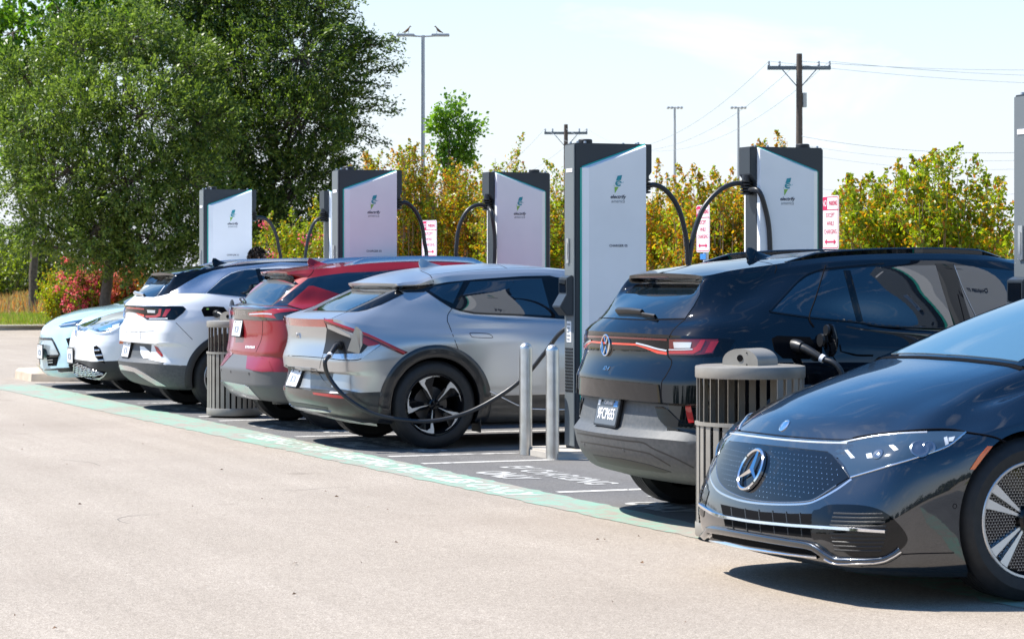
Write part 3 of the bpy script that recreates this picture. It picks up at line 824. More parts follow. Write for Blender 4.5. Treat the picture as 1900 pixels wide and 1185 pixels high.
def build_black_crossover():
    org = (6.06, 13.65)
    root = thing('electric_crossover', (*org, 0), 'glossy black crossover with a full-width red tail light bar behind the near trash can', 'car')
    b = id4_body(); b.build(root, M['black_paint'], M['cladding'])
    F = Fit(b, root, org); A = lambda *p: Zm(1060, 450, 6.237, p); B = lambda *p: Zm(1060, 600, 6.237, p); C = lambda *p: Zm(1060, 740, 6.237, p); D = lambda *p: Zm(1340, 450, 6.237, p)
    four_wheels(root, ID4_WHEELS, .905, .365, .258, .25, 'five')
    F.arch('wheel_arch_trim', ID4_WHEELS[0][0], .365, .395, .47, -18, 198, M['cladding']); F.arch('wheel_arch_trim', ID4_WHEELS[1][0], .365, .395, .47, -18, 198, M['cladding'])
    F.patch('rear_window', A((310, 868), (375, 795), (590, 612), (760, 515), (850, 450), (1500, 450), (1490, 600), (1420, 730), (1318, 878), (840, 890)), M['rear_glass'], off=.004)
    F.ribbon('hatch_seam', A((300, 868), (840, 893), (1322, 882)), .007, M['gap'])
    F.ribbon('hatch_seam', A((1322, 882), (1230, 960), (1165, 1030), (1130, 1105)), .007, M['gap'])
    F.ribbon('hatch_seam', B((1125, 170), (1115, 360), (1160, 425), (1150, 500), (1090, 610), (1045, 690), (1040, 890)), .007, M['gap'], mirror=True)
    F.patch('third_brake_light', A((785, 392), (1125, 392), (1128, 413), (800, 413)), M['tail_dark'], off=.003)
    # lamps
    F.patch('lamp_panel', B((150, 120), (420, 128), (1115, 165), (1720, 172), (1900, 190), (1790, 380), (1400, 395), (1130, 370), (860, 285), (720, 255), (480, 235), (160, 230)), M['gloss_black'], off=.003, mirror=True)
    F.patch('light_bar', B((148, 138), (420, 146), (1112, 178), (1112, 200), (420, 164), (148, 158)), M['tail_dark'], off=.006)
    F.patch('light_bar', B((480, 218), (760, 232), (880, 266), (1000, 306), (1112, 328), (1112, 362), (1000, 346), (870, 290), (760, 254), (480, 240)), M['tail_glow'], off=.006, mirror=True)
    F.ribbon('light_guide', B((760, 228), (880, 258), (1000, 294), (1112, 316)), .010, M['lamp_white'], off=.009, mirror=True)
    F.patch('tail_lamp', B((1138, 182), (1700, 186), (1640, 350), (1400, 368), (1140, 366)), M['tail_dark'], off=.006, mirror=True)
    F.patch('reversing_lamp', B((1190, 214), (1400, 218), (1385, 285), (1200, 285)), M['lamp_white'], off=.009, mirror=True)
    F.patch('brake_lamp', B((1140, 308), (1390, 306), (1450, 270), (1500, 196), (1555, 196), (1500, 310), (1420, 352), (1140, 352)), M['tail_red'], off=.009, mirror=True)
    F.patch('brake_lamp', B((1615, 212), (1705, 208), (1630, 338), (1548, 344)), M['tail_red'], off=.009, mirror=True)
    F.ribbon('light_guide', B((1140, 304), (1300, 304), (1415, 300)), .008, M['lamp_white'], off=.011, mirror=True)
    h = F.px(1126.5, 640); ring_star(F, 'emblem', h[0] + h[1] * .004, (-1, 0, .05), .066, M['chrome'], 'vw')
    words_on(F, 'model_badge', (1125.5, 683.5), 'ID.4', .036, M['chrome'], extrude=.002, shear=.2, aspect=1.25)
    # bumper
    h = F.px(1133, 764)
    def stickers(fr, o, ex, ey, n):
        s = Sheet(); s.poly([(.085, .035), (.14, .035), (.14, .07), (.085, .07)], o, ex, ey); s.build('plate_sticker', M['plate_blue'], fr)
        s = Sheet(); s.poly([(-.142, .037), (-.108, .037), (-.108, .066), (-.142, .066)], o, ex, ey); s.build('plate_sticker', M['letter_white'], fr)
    plate(F, h[0] + Vector((-.012, 0, 0)), (-1, 0, .22), 'plate_grey', '9FCP655', 'letter_white', 'California', 'letter_white', extra=stickers)
    F.patch('bumper_scoop', C((975, 85), (1060, 86), (1120, 120), (1215, 215), (1290, 285), (1425, 292), (1500, 300), (1500, 400), (1425, 400), (1180, 335), (1090, 300), (1020, 230)), M['gloss_black'], off=.007, step=2.5, mirror=True)
    F.patch('reflector', C((1320, 80), (1385, 76), (1425, 270), (1362, 275), (1340, 200)), M['tail_red'], off=.004, mirror=True)
    for L in (((70, 392), (400, 446), (650, 481), (830, 503), (950, 572), (1200, 683), (1420, 795)), ((72, 485), (400, 536), (600, 570), (860, 618), (950, 655), (1150, 775))):
        F.ribbon('bumper_groove', C(*L), .010, M['dark_cladding'], off=.001)
    F.patch('bumper_vent', C((250, 640), (600, 690), (900, 757), (1160, 842), (1080, 852), (600, 784), (310, 718)), M['dark_cladding'], off=.002)
    mb = MB()
    for u, v in ((150, 520), (602, 595)):
        h = F.px(*C((u, v))[0]); mb.tube([h[0] - h[1] * .002, h[0] + h[1] * .003], .011, 14)
    mb.build('parking_sensor', M['cladding'], root, smooth=40)
    # wiper
    F.ribbon('rear_wiper', A((560, 812), (700, 815), (842, 832)), (.034, .024), M['black_plastic'], off=.03, thick=.035)
    F.ribbon('wiper_blade', A((840, 850), (985, 872)), .016, M['black_plastic'], off=.02, thick=.026)
    # flank
    glass = D((575, 800), (700, 660), (870, 480), (980, 398), (1090, 352), (1400, 312), (1700, 288)) + Zm(1600, 450, 6.237, ((300, 275), (830, 264), (1200, 270), (1700, 326))) + [(1947, 505), (2010, 540), (2078, 618), (1801, 610)] + D((1871, 965), (1590, 918), (1300, 888), (1020, 858), (760, 822))
    F.patch('side_window', glass, M['dark_glass'], off=.003, mirror=True)
    F.ribbon('window_trim', D((552, 795), (700, 636), (870, 454), (975, 372), (1080, 330), (1190, 302), (1500, 270), (1871, 240)), .013, M['gloss_black'], off=.005, mirror=True)
    F.ribbon('window_trim', D((552, 800), (1020, 868), (1590, 925), (1871, 968)) + [(1801, 612)], .010, M['gloss_black'], off=.005, mirror=True)
    F.ribbon('door_pillar', D((1440, 325), (1500, 560), (1590, 912)), .045, M['gloss_black'], off=.006, mirror=True)
    F.ribbon('door_pillar', Zm(1600, 450, 6.237, ((950, 250), (1040, 560), (1170, 975))), .13, M['gloss_black'], off=.006, mirror=True)
    F.ribbon('door_pillar', Zm(1600, 450, 6.237, ((1060, 268), (1170, 560), (1320, 880))), .006, M['lamp_steel'], off=.007, mirror=True)
    F.ribbon('door_seam', D((1196, 270), (1160, 380), (1080, 640), (1015, 820), (1010, 900), (1060, 980)), .007, M['gap'], off=.008, mirror=True)
    F.ribbon('door_seam', Zm(1400, 570, 6.237, ((880, 525), (960, 660), (1010, 830), (1030, 1000))), .007, M['gap'], mirror=True)
    F.ribbon('door_seam', Zm(1600, 450, 6.237, ((1100, 600), (1190, 980), (1210, 1200))), .007, M['gap'], off=.008, mirror=True)
    F.ribbon('roof_seam', D((390, 208), (615, 262), (610, 355)), .006, M['gap'])
    F.patch('door_handle', Zm(1400, 570, 6.237, ((985, 428), (1300, 445), (1375, 490), (1375, 550), (1180, 548), (1000, 510))), M['black_paint'], off=.010, mirror=True)
    F.ribbon('handle_recess', Zm(1400, 570, 6.237, ((1010, 505), (1180, 552), (1370, 556))), .012, M['gap'], off=.003, mirror=True)
    roof_rails(F, .98, 2.5, .575, M['gloss_black'])
    shark_fin(F, 1.0, .19, .075, M['black_paint'])
    # open charge port
    PT = Zm(1400, 570, 6.237, ((200, 360), (260, 330), (640, 345), (690, 420), (640, 600), (330, 590), (230, 500)))
    F.patch('charge_port', PT, M['void'], off=.003)
    h = F.px(1477, 642)[0]
    hp = F.px(1519, 640)[0]                         # the flap stands open on its front hinge
    mb = MB(); R = []
    for k, (rr, dx) in enumerate(((.0, 0), (.07, 0), (.085, .006), (.085, .014), (.07, .02), (.0, .022))):
        R.append([hp + Vector((dx + .015, -.095 + rr * math.cos(q), .03 + rr * 1.15 * math.sin(q))) for q in (2 * PI * i / 28 for i in range(28))])
    mb.rings(R, caps=False, ); mb.box((-.01, -.03, -.02), (.02, .02, .03), at=hp + Vector((.01, 0, .03)))
    flap = mb.build('charge_port_flap', M['gloss_black'], root, smooth=40)
    mb = MB(); mb.lathe([(.0, -.006), (.03, -.006), (.032, .008), (.0, .008)], 20, 'x', at=hp + Vector((-.004, -.10, .09))); mb.lathe([(.0, -.006), (.038, -.006), (.04, .008), (.0, .008)], 20, 'x', at=hp + Vector((-.02, -.06, .03)))
    mb.build('socket_cap', M['connector'], flap, smooth=40)
    return F, h

def build_silver_coupe():
    org = (6.25, 20.5)
    root = thing('electric_crossover', (*org, 0), 'satin grey coupe-like crossover with black wheel arches and swirl wheels, charging cable at its rear', 'car')
    b = ev6_body(); b.build(root, M['satin_grey'], M['bumper_grey'], M['tail_bar_sheen'], 'tail_light_bar')
    F = Fit(b, root, org); A = lambda *p: Zm(510, 480, 6.237, p); B = lambda *p: Zm(510, 640, 6.237, p); C = lambda *p: Zm(760, 480, 6.237, p)
    four_wheels(root, EV6_WHEELS, .915, .372, .262, .255, 'swirl')
    for x, z, r in EV6_WHEELS: F.arch('wheel_arch_trim', x, z, .400, .505, -22, 202, M['arch_black'], off=.016, n=90)
    # glasshouse
    F.patch('rear_window', A((330, 615), (560, 500), (745, 405), (910, 330), (1150, 342), (1412, 365), (1130, 495), (862, 615), (600, 612)), M['frit'], off=.003)
    F.patch('rear_window', A((430, 603), (640, 497), (905, 374), (1285, 392), (1080, 498), (830, 610)), M['rear_glass'], off=.005)
    F.patch('rear_pillar', A((872, 614), (1130, 498), (1418, 360), (1492, 405), (1230, 530), (1060, 590), (960, 610)), M['gloss_black'], off=.004, mirror=True)
    F.patch('pillar_cover', A((1190, 322), (1400, 326), (1700, 306), (1845, 286), (1800, 330), (1730, 384), (1520, 388), (1440, 362)), M['gloss_black'], off=.004, mirror=True)
    dlo = C((180, 372), (280, 298), (420, 272), (800, 236), (1300, 202), (1620, 196)) + [(1030, 514), (1078, 522), (1120, 548), (1166, 592)] + C((1810, 700), (1250, 661), (900, 648), (750, 640), (600, 610), (480, 570), (350, 488), (250, 420))
    F.patch('side_window', dlo, M['gloss_black'], off=.003, mirror=True)
    F.patch('side_window_glass', C((225, 372), (290, 318), (620, 268), (610, 290), (500, 520), (380, 470)), M['dark_glass'], off=.006, mirror=True)
    F.patch('side_window_glass', C((530, 570), (700, 270), (1300, 236), (1525, 232), (1640, 660), (1250, 640), (900, 628), (740, 618), (610, 590)), M['dark_glass'], off=.006, mirror=True)
    F.ribbon('door_seam', C((490, 575), (442, 650), (437, 720), (460, 775), (545, 1000), (580, 1090)), .006, M['gap'], mirror=True)
    F.ribbon('handle_outline', C((695, 862), (730, 855), (910, 866), (960, 902), (940, 914), (740, 908), (712, 890), (695, 862)), .005, M['gap'], smooth=2, mirror=True)
    F.ribbon('roof_seam', C((130, 142), (235, 190), (278, 270)), .006, M['gap'])
    F.ribbon('roof_ditch', C((240, 186), (700, 136), (1130, 112), (1500, 102), (1800, 98)), .006, M['gap'], mirror=True)
    F.ribbon('roof_seam', C((960, 55), (1060, 80), (1130, 115)), .005, M['gap'])
    shark_fin(F, 1.13, .24, .085, M['satin_grey'])
    # tail
    F.patch('tail_light_bar', A((575, 692), (735, 745), (900, 806), (1080, 872), (1250, 952), (1540, 1082), (1478, 1110), (1230, 998), (1030, 906), (870, 850), (740, 790), (580, 740)), M['tail_dark'], off=.010, mirror=True)
    F.ribbon('light_guide', A((590, 708), (735, 762), (900, 824), (1080, 889), (1250, 966), (1500, 1089)), .022, M['tail_red'], off=.013, mirror=True)
    F.patch('lower_lamp', A((1000, 885), (1100, 925), (1236, 985), (1085, 1012), (1015, 975)), M['tail_red'], off=.005, mirror=True)
    F.ribbon('hatch_seam', A((572, 690), (588, 750), (608, 840), (592, 960), (562, 1095)), .014, M['gap'], mirror=True)
    F.ribbon('hatch_seam', A((660, 690), (760, 645), (850, 612)), .005, M['gap'], mirror=True)
    F.ribbon('bumper_seam', A((95, 1118), (330, 1128), (560, 1145)), .006, M['gap'])
    F.ribbon('bumper_seam', A((560, 1145), (800, 1172), (960, 1168), (1030, 1130), (1240, 985)), .006, M['gap'])
    F.ribbon('hatch_seam', B((560, 105), (530, 200), (520, 265)), .005, M['gap'])
    F.patch('lamp_trim', A((605, 745), (700, 780), (880, 880), (880, 915), (760, 868), (620, 806)), M['satin_grey'], off=.006)
    F.patch('charge_port', A((606, 800), (640, 806), (760, 862), (870, 915), (1010, 975), (1082, 1004), (1000, 1092), (880, 1098), (562, 1096), (590, 960)), M['black_plastic'], off=.004)
    F.patch('bumper_ledge', A((600, 1100), (760, 1102), (900, 1095), (1010, 1090), (1190, 990), (1230, 990), (1010, 1150), (900, 1168), (700, 1160)), M['silver_trim'], off=.004)
    p0, p1 = F.px(672.5, 625)[0], F.px(668, 656)[0]       # charge flap held open
    P = []
    for (u, v), dd in zip(((930, 782), (985, 822), (1012, 880), (1006, 1085), (990, 1105), (835, 1065)), (.10, .05, .01, .01, .01, .10)):
        q = A((u, v))[0]; d = sight(*q); h = F.px(*q)[0]; P.append(F.eye + d * ((p0 - F.eye).length - dd))
    mb = MB(); mb.prism(P, Vector((.015, .008, 0))); mb.build('charge_port_flap', M['satin_grey'], root, bevel=.004)
    h = F.px(553.5, 622); words_on(F, 'emblem', (553.5, 622.5), 'KIA', .062, M['chrome'], extrude=.003, shear=.25, aspect=1.5, spacing=.8)
    # bumper
    F.patch('plate_recess', B((150, 240), (420, 262), (420, 500), (120, 480)), M['plastic_grey'], off=.003)
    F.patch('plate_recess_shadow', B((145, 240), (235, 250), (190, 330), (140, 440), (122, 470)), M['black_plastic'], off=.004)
    F.patch('bumper_corner', B((418, 262), (480, 275), (560, 400), (632, 478), (780, 510), (960, 545), (1190, 580), (1180, 600), (900, 560), (640, 530), (415, 515)), M['bumper_grey'], off=.004, mirror=True)
    h = F.px(552, 701.5)
    plate(F, h[0] + Vector((-.02, 0, 0)), (-1, 0, .42), 'plate_white', '8ZDM471' if False else '0C10', 'plate_pale', 'California' if False else ' ', 'plate_pale', w=.30, h=.15)
    F.patch('reflector', B((440, 545), (640, 565), (870, 602), (880, 625), (700, 610), (450, 570)), M['tail_red'], off=.004, mirror=True)
    F.patch('skid_grille', B((150, 650), (330, 672), (612, 722), (620, 755), (330, 712), (150, 690)), M['black_plastic'], off=.003)
    F.patch('skid_plate', B((142, 690), (330, 712), (560, 745), (650, 768), (560, 768), (330, 742), (150, 716)), M['silver_trim'], off=.012)
    F.patch('skid_plate', B((330, 745), (500, 772), (600, 800), (600, 832), (420, 800), (335, 775)), M['bumper_grey'], off=.006)
    F.ribbon('sill_trim', Zm(700, 640, 5.643, ((1135, 468), (1240, 515), (1500, 642), (1640, 668))) + [(1078, 760)], .014, M['silver_trim'], off=.010)
    mb = MB(); mb.box((0, 0, 0), (.012, .20, .22), at=(1.36, -.90, .13)); mb.build('mud_flap', M['black_plastic'], root, bevel=.003)
    return F

def build_red_crossover():
    org = (6.4, 23.2)
    root = thing('electric_crossover', (*org, 0), 'red crossover with grey lower bumper and a red blade on its black rear pillar', 'car')
    b = red_body(); b.build(root, M['red_paint'], M['bumper_grey2'])
    F = Fit(b, root, org); A = lambda *p: Zm(395, 470, 6.237, p); B = lambda *p: Zm(395, 620, 6.237, p)
    four_wheels(root, RED_WHEELS, .895, .365, .255, .245, 'five')
    for x, z, r in RED_WHEELS: F.arch('wheel_arch_trim', x, z, .395, .47, -18, 198, M['dark_cladding'])
    F.patch('rear_window', A((262, 588), (440, 455), (615, 315), (700, 300), (955, 366), (830, 480), (692, 608), (480, 606)), M['frit'], off=.003)
    F.patch('rear_window', A((310, 580), (480, 455), (640, 352), (800, 360), (930, 385), (820, 482), (675, 602), (480, 600)), M['rear_glass'], off=.005)
    F.patch('spoiler_underside', A((555, 240), (650, 222), (850, 232), (900, 280), (990, 355), (955, 364), (830, 318), (700, 298), (615, 312)), M['gloss_black'], off=.003, mirror=True)
    dlo = A((694, 610), (900, 445), (1105, 290), (1300, 256), (1545, 226), (1871, 212)) + [(777, 497.5), (809, 495), (860, 495), (899, 500), (950, 520), (1031, 576), (880, 570), (747, 568)] + A((1700, 600), (1300, 620), (1040, 656), (862, 612))
    F.patch('side_window', dlo, M['dark_glass'], off=.003, mirror=True)
    F.patch('pillar_blade', A((866, 602), (985, 490), (1105, 386), (1155, 380), (1300, 425), (1480, 480), (1400, 560), (1040, 655), (940, 628)), M['red_paint'], off=.010, mirror=True)
    F.patch('lamp_panel', A((178, 606), (330, 597), (590, 628), (690, 618), (860, 622), (1050, 655), (1000, 695), (900, 745), (820, 770), (560, 775), (380, 765), (192, 745)), M['lamp_ground_sheen'], off=.004, mirror=True)
    F.patch('tail_lamp', A((412, 690), (480, 676), (590, 664), (700, 646), (900, 645), (1000, 660), (760, 690), (700, 705), (740, 757), (640, 742), (430, 722)), M['tail_red'], off=.007, mirror=True)
    F.ribbon('light_guide', A((430, 705), (590, 698), (690, 705)), .014, M['lamp_white'], off=.009)
    s = Sheet()
    for k in range(9):
        h = F.px(*A((205 + 22 * k, 690 - (k % 2) * 4))[0]); n = h[1]; ex = Vector((0, 0, 1)).cross(n).normalized(); ey = n.cross(ex)
        s.poly([(-.011, -.018), (.011, -.018), (.013, -.008), (-.004, -.007), (-.004, .007), (.012, .008), (.012, .018), (-.011, .018)], h[0] + n * .006, ex, ey)
    s.build('chrome_lettering', M['chrome'], root)
    s = Sheet()
    for k in range(7):
        h = F.px(*A((385 + 16 * k, 1080 + k))[0]); n = h[1]; ex = Vector((0, 0, 1)).cross(n).normalized(); ey = n.cross(ex)
        s.poly([(-.011, -.012), (.011, -.012), (.013, .012), (-.009, .012)], h[0] + n * .002, ex, ey)
    s.build('model_badge', M['letter_white'], root)
    F.ribbon('hatch_seam', A((590, 640), (577, 760), (574, 900), (555, 1010), (497, 1142)), .007, M['gap'], mirror=True)
    h = F.px(444, 609); plate(F, h[0] + Vector((-.01, 0, 0)), (-1, 0, .18), 'plate_white', '0C10', 'plate_pale', ' ', 'plate_pale', w=.29, h=.15)
    F.patch('skid_plate', B((70, 535), (200, 552), (365, 582), (430, 620), (490, 690), (548, 748), (420, 738), (300, 720), (135, 662)), M['silver_trim'], off=.006)
    F.patch('bumper_panel', B((402, 235), (560, 262), (640, 290), (700, 430), (570, 436), (470, 420), (386, 396)), M['red_paint'], off=.005, mirror=True)
    mb = MB()
    for u, v in ((100, 410), (208, 432), (418, 455)):
        h = F.px(*B((u, v))[0]); mb.tube([h[0] - h[1] * .002, h[0] + h[1] * .003], .012, 12)
    mb.build('parking_sensor', M['dark_cladding'], root)
    F.ribbon('rear_wiper', A((290, 495), (370, 560)), (.05, .03), M['black_plastic'], off=.03, thick=.045)
    F.ribbon('roof_seam', A((1100, 145), (1165, 170), (1150, 225), (1095, 280)), .006, M['gap'])
    roof_rails(F, 1.0, 2.5, .565, M['silver_trim'], .045, .045)
    shark_fin(F, .80, .22, .08, M['red_paint'])
    return F

def build_white_crossover():
    org = (6.13, 26.5)
    root = thing('electric_crossover', (*org, 0), 'white crossover with black roof and red tail lamps beside the far trash can', 'car')
    b = id4_body(True); b.build(root, M['white_paint'], M['cladding'], M['gloss_black'])
    F = Fit(b, root, org); A = lambda *p: Zm(210, 470, 7.408, p); B = lambda *p: Zm(210, 600, 7.408, p)
    four_wheels(root, ID4_WHEELS, .905, .365, .258, .25, 'five')
    for x, z, r in ID4_WHEELS: F.arch('wheel_arch_trim', x, z, .395, .47, -18, 198, M['dark_cladding'])
    F.patch('rear_window', A((310, 595), (360, 545), (520, 430), (650, 330), (720, 305), (770, 320), (735, 400), (600, 590), (560, 602)), M['rear_glass'], off=.004)
    F.patch('rear_pillar', A((606, 592), (740, 415), (780, 290), (1000, 240), (1380, 170), (1372, 240), (1190, 302), (1000, 410), (785, 548)), M['gloss_black'], off=.003, mirror=True)
    F.patch('pillar_band', A((785, 546), (1000, 408), (1190, 300), (1370, 240), (1600, 198), (1850, 176)) + [(520, 487), (600, 490), (600, 494), (520, 492)] + A((1850, 212), (1720, 232), (1620, 262), (1500, 335), (1270, 546), (1000, 546)), M['silver_trim'], off=.004, mirror=True)
    F.patch('side_window', A((1285, 546), (1500, 352), (1620, 280), (1730, 245), (1850, 226)) + [(520, 498), (600, 499), (710, 505), (788, 569), (620, 563), (513, 559)] + A((1852, 605), (1560, 575)), M['dark_glass'], off=.003, mirror=True)
    F.ribbon('door_pillar', [(478, 499), (486, 526), (496, 556)], .05, M['gloss_black'], off=.006)
    F.patch('lamp_panel', A((188, 712), (440, 722), (700, 722), (960, 728), (1003, 765), (960, 820), (842, 914), (468, 914), (400, 862), (300, 812), (188, 792)), M['gloss_black'], off=.004, mirror=True)
    F.patch('light_bar', A((188, 735), (430, 755), (432, 775), (188, 755)), M['tail_red'], off=.007)
    F.patch('light_bar', A((320, 815), (430, 842), (435, 875), (340, 835)), M['tail_glow'], off=.007)
    F.patch('brake_lamp', A((450, 850), (590, 850), (625, 820), (635, 765), (670, 765), (655, 860), (590, 885), (455, 885)), M['tail_red'], off=.007, mirror=True)
    F.patch('brake_lamp', A((725, 768), (795, 768), (725, 870), (680, 870)), M['tail_red'], off=.007, mirror=True)
    F.patch('reversing_lamp', A((470, 775), (585, 780), (580, 820), (480, 815)), M['lamp_white'], off=.007, mirror=True)
    F.ribbon('light_guide', A((500, 898), (750, 898)), .012, M['lamp_white'], off=.007)
    F.patch('bumper_flank', B((545, 282), (610, 310), (670, 385), (698, 462), (660, 480), (480, 492), (600, 520), (760, 552), (935, 580), (1000, 420), (1040, 330), (860, 250), (640, 262)), M['white_paint'], off=.004, mirror=True)
    F.patch('bumper_scoop', B((372, 312), (430, 318), (560, 440), (690, 462), (660, 478), (420, 480), (385, 420)), M['white_paint'], off=.005, mirror=True)
    F.patch('reflector', B((570, 305), (615, 325), (690, 440), (670, 458), (600, 385)), M['tail_red'], off=.006, mirror=True)
    F.patch('skid_plate', B((108, 566), (200, 578), (300, 608), (450, 692), (735, 858), (600, 848), (400, 735), (290, 662), (120, 630)), M['silver_trim'], off=.006, mirror=True)
    F.ribbon('hatch_seam', A((455, 915), (420, 980), (382, 1070), (378, 1185)), .006, M['gap'])
    F.ribbon('hatch_seam', B((110, 108), (380, 112), (560, 104)), .006, M['gap'])
    F.ribbon('bumper_seam', A((860, 950), (1090, 1185)), .005, M['gap'])
    h = F.px(238, 648.5); plate(F, h[0] + Vector((-.012, 0, 0)), (-1, 0, .22), 'plate_white', '0C10', 'plate_pale', ' ', 'plate_pale')
    F.ribbon('rear_wiper', A((290, 550), (380, 575), (440, 590)), (.04, .02), M['silver'], off=.03, thick=.035)
    F.patch('charge_port', A((1212, 780), (1240, 735), (1380, 728), (1520, 737), (1570, 800), (1560, 862), (1250, 868)), M['void'], off=.004)
    hp = F.px(424, 570)[0]
    mb = MB(); R = []
    for rr, dx in ((.0, 0), (.075, 0), (.09, .006), (.09, .014), (.075, .02), (.0, .022)): R.append([hp + Vector((dx, -.10 + rr * math.cos(q), -.02 + rr * 1.15 * math.sin(q))) for q in (2 * PI * i / 24 for i in range(24))])
    mb.rings(R, caps=False); mb.build('charge_port_flap', M['gloss_black'], root, smooth=40)
    F.patch('port_light', A((1282, 758), (1312, 758), (1312, 776), (1282, 776)), M['logo_green'], off=.007, step=2)
    roof_rails(F, .98, 2.5, .575, M['silver_trim'])
    shark_fin(F, 1.0, .19, .075, M['gloss_black'])
    h = F.px(233, 580)
    if h: ring_star(F, 'emblem', h[0], (-1, 0, .05), .066, M['chrome'], 'vw')
    return F, F.px(401, 582)[0]

def build_white_nose():
    "same model as above, backed into its stall"
    org = (6.265, 29.4)
    root = thing('electric_crossover', (*org, 0), 'white crossover backed in, its headlamp and diamond-mesh grille facing the aisle', 'car')
    rows = [tuple(ID4_ROWS[k]) for k in range(len(ID4_ROWS))]
    b = id4_body()
    # turn the shell end for end about the stall
    for me in (b.me,):
        c = np.empty(len(me.vertices) * 3); me.vertices.foreach_get('co', c); c = c.reshape(-1, 3)
        c[:, 0] = 4.584 - c[:, 0]; c[:, 1] *= -1; me.vertices.foreach_set('co', c.ravel()); me.update()
    bm = bmesh.new(); bm.from_mesh(b.me); bm.normal_update(); b.bvh = BVHTree.FromBMesh(bm)
    b.vn = [v.normal.copy() for v in bm.verts]; b.vc = [v.co.copy() for v in bm.verts]; b.fv = [[v.index for v in f.verts] for f in bm.faces]; b.fn = [f.normal.copy() for f in bm.faces]; bm.free()
    W = [(4.584 - x, z, r) for x, z, r in reversed(ID4_WHEELS)]; b.wheels = W
    b.build(root, M['white_paint'], M['dark_cladding'])
    F = Fit(b, root, org); A = lambda *p: Zm(60, 550, 9.115, p); B = lambda *p: Zm(60, 630, 9.115, p)
    four_wheels(root, W, .905, .365, .258, .25, 'five')
    for x, z, r in W: F.arch('wheel_arch_trim', x, z, .395, .47, -18, 198, M['dark_cladding'])
    F.patch('headlamp', A((805, 512), (930, 500), (1110, 452), (1290, 408), (1570, 368), (1562, 440), (1500, 520), (1360, 612), (1150, 645), (1040, 610), (940, 572), (805, 580)), M['lamp_lens'], off=.004, mirror=True)
    F.ribbon('running_light', A((945, 560), (1040, 598), (1150, 625), (1345, 595), (1490, 510), (1550, 440)), .03, M['lamp_white'], off=.008, mirror=True)
    F.ribbon('running_light', A((810, 520), (940, 512), (1290, 425), (1560, 385)), .014, M['lamp_white'], off=.008, mirror=True)
    F.patch('lamp_unit', A((1350, 490), (1480, 455), (1460, 520), (1360, 560)), M['lamp_white'], off=.007, mirror=True)
    F.patch('lamp_unit', A((1100, 540), (1340, 480), (1345, 565), (1150, 590)), M['lamp_blue'], off=.007, mirror=True)
    h = F.px(145.5, 613)
    if h: ring_star(F, 'emblem', h[0] + Vector((-.012, 0, 0)), (-1, 0, .25), .068, M['chrome'], 'vw')
    F.patch('side_vent', A((1040, 845), (1090, 828), (1150, 880), (1190, 990), (1228, 1130), (1140, 1095), (1070, 1020), (1045, 930)), M['void'], off=.003, mirror=True)
    for L in (((1052, 912), (1140, 905)), ((1070, 1000), (1190, 990)), ((1120, 1082), (1210, 1075))): F.ribbon('vent_slat', A(*L), .02, M['silver_trim'], off=.008)
    F.patch('lower_grille', B((700, 420), (715, 388), (790, 376), (900, 430), (1060, 520), (1250, 540), (1200, 610), (1140, 640), (930, 655), (690, 610)), M['void'], off=.003, mirror=True)
    F.patch('bumper_corner', B((935, 668), (1140, 650), (1215, 605), (1260, 530), (1430, 524), (1440, 800), (1150, 742)), M['dark_cladding'], off=.003, mirror=True)
    F.patch('front_lip', B((645, 622), (700, 605), (930, 655), (1140, 638), (1215, 590), (1250, 545), (1262, 550), (1215, 620), (1140, 662), (930, 678), (760, 655)), M['silver_trim'], off=.010, mirror=True)
    g = MB()
    G = [(705, 420), (790, 385), (1060, 528), (1240, 548), (930, 650), (690, 605)]
    for k in range(7):
        t = k / 6
        F.ribbon('g', B((700 + 60 * t, 440 + 165 * t), (790 + 420 * t, 392 + 190 * t)), .010, None, off=.012, thick=.012, add=g)
    for k in range(8):
        t = k / 7
        F.ribbon('g', B((720 + 470 * t, 395 + 165 * t), (700 + 330 * t, 560 + 60 * t)), .010, None, off=.012, thick=.012, add=g)
        F.ribbon('g', B((705 + 60 * t, 600 - 190 * t), (800 + 400 * t, 640 - 70 * t)), .008, None, off=.012, thick=.012, add=g)
    g.build('grille_mesh', M['silver_trim'], root)
    h = F.px(134.5, 659); plate(F, h[0] + Vector((-.02, 0, 0)), (-1, 0, -.02), 'plate_white', '0C10', 'plate_pale', ' ', 'plate_pale', h=.17)
    F.patch('side_marker', A((1478, 742), (1550, 760), (1530, 800), (1470, 795)), M['amber'], off=.004)
    # cabin glass, carried over the top of the shell
    F.patch('windscreen', [(1.06, -.60), (1.02, 0), (1.06, .60), (1.40, .60), (1.82, .53), (1.80, 0), (1.82, -.53), (1.40, -.60)], M['dark_glass'], 'top', off=.003)
    F.patch('side_window', [(1.45, 1.13), (2.4, 1.15), (3.2, 1.19), (3.75, 1.27), (3.3, 1.46), (2.6, 1.515), (2.0, 1.49), (1.7, 1.36)], M['dark_glass'], 'side', off=.003, mirror=True)
    return F

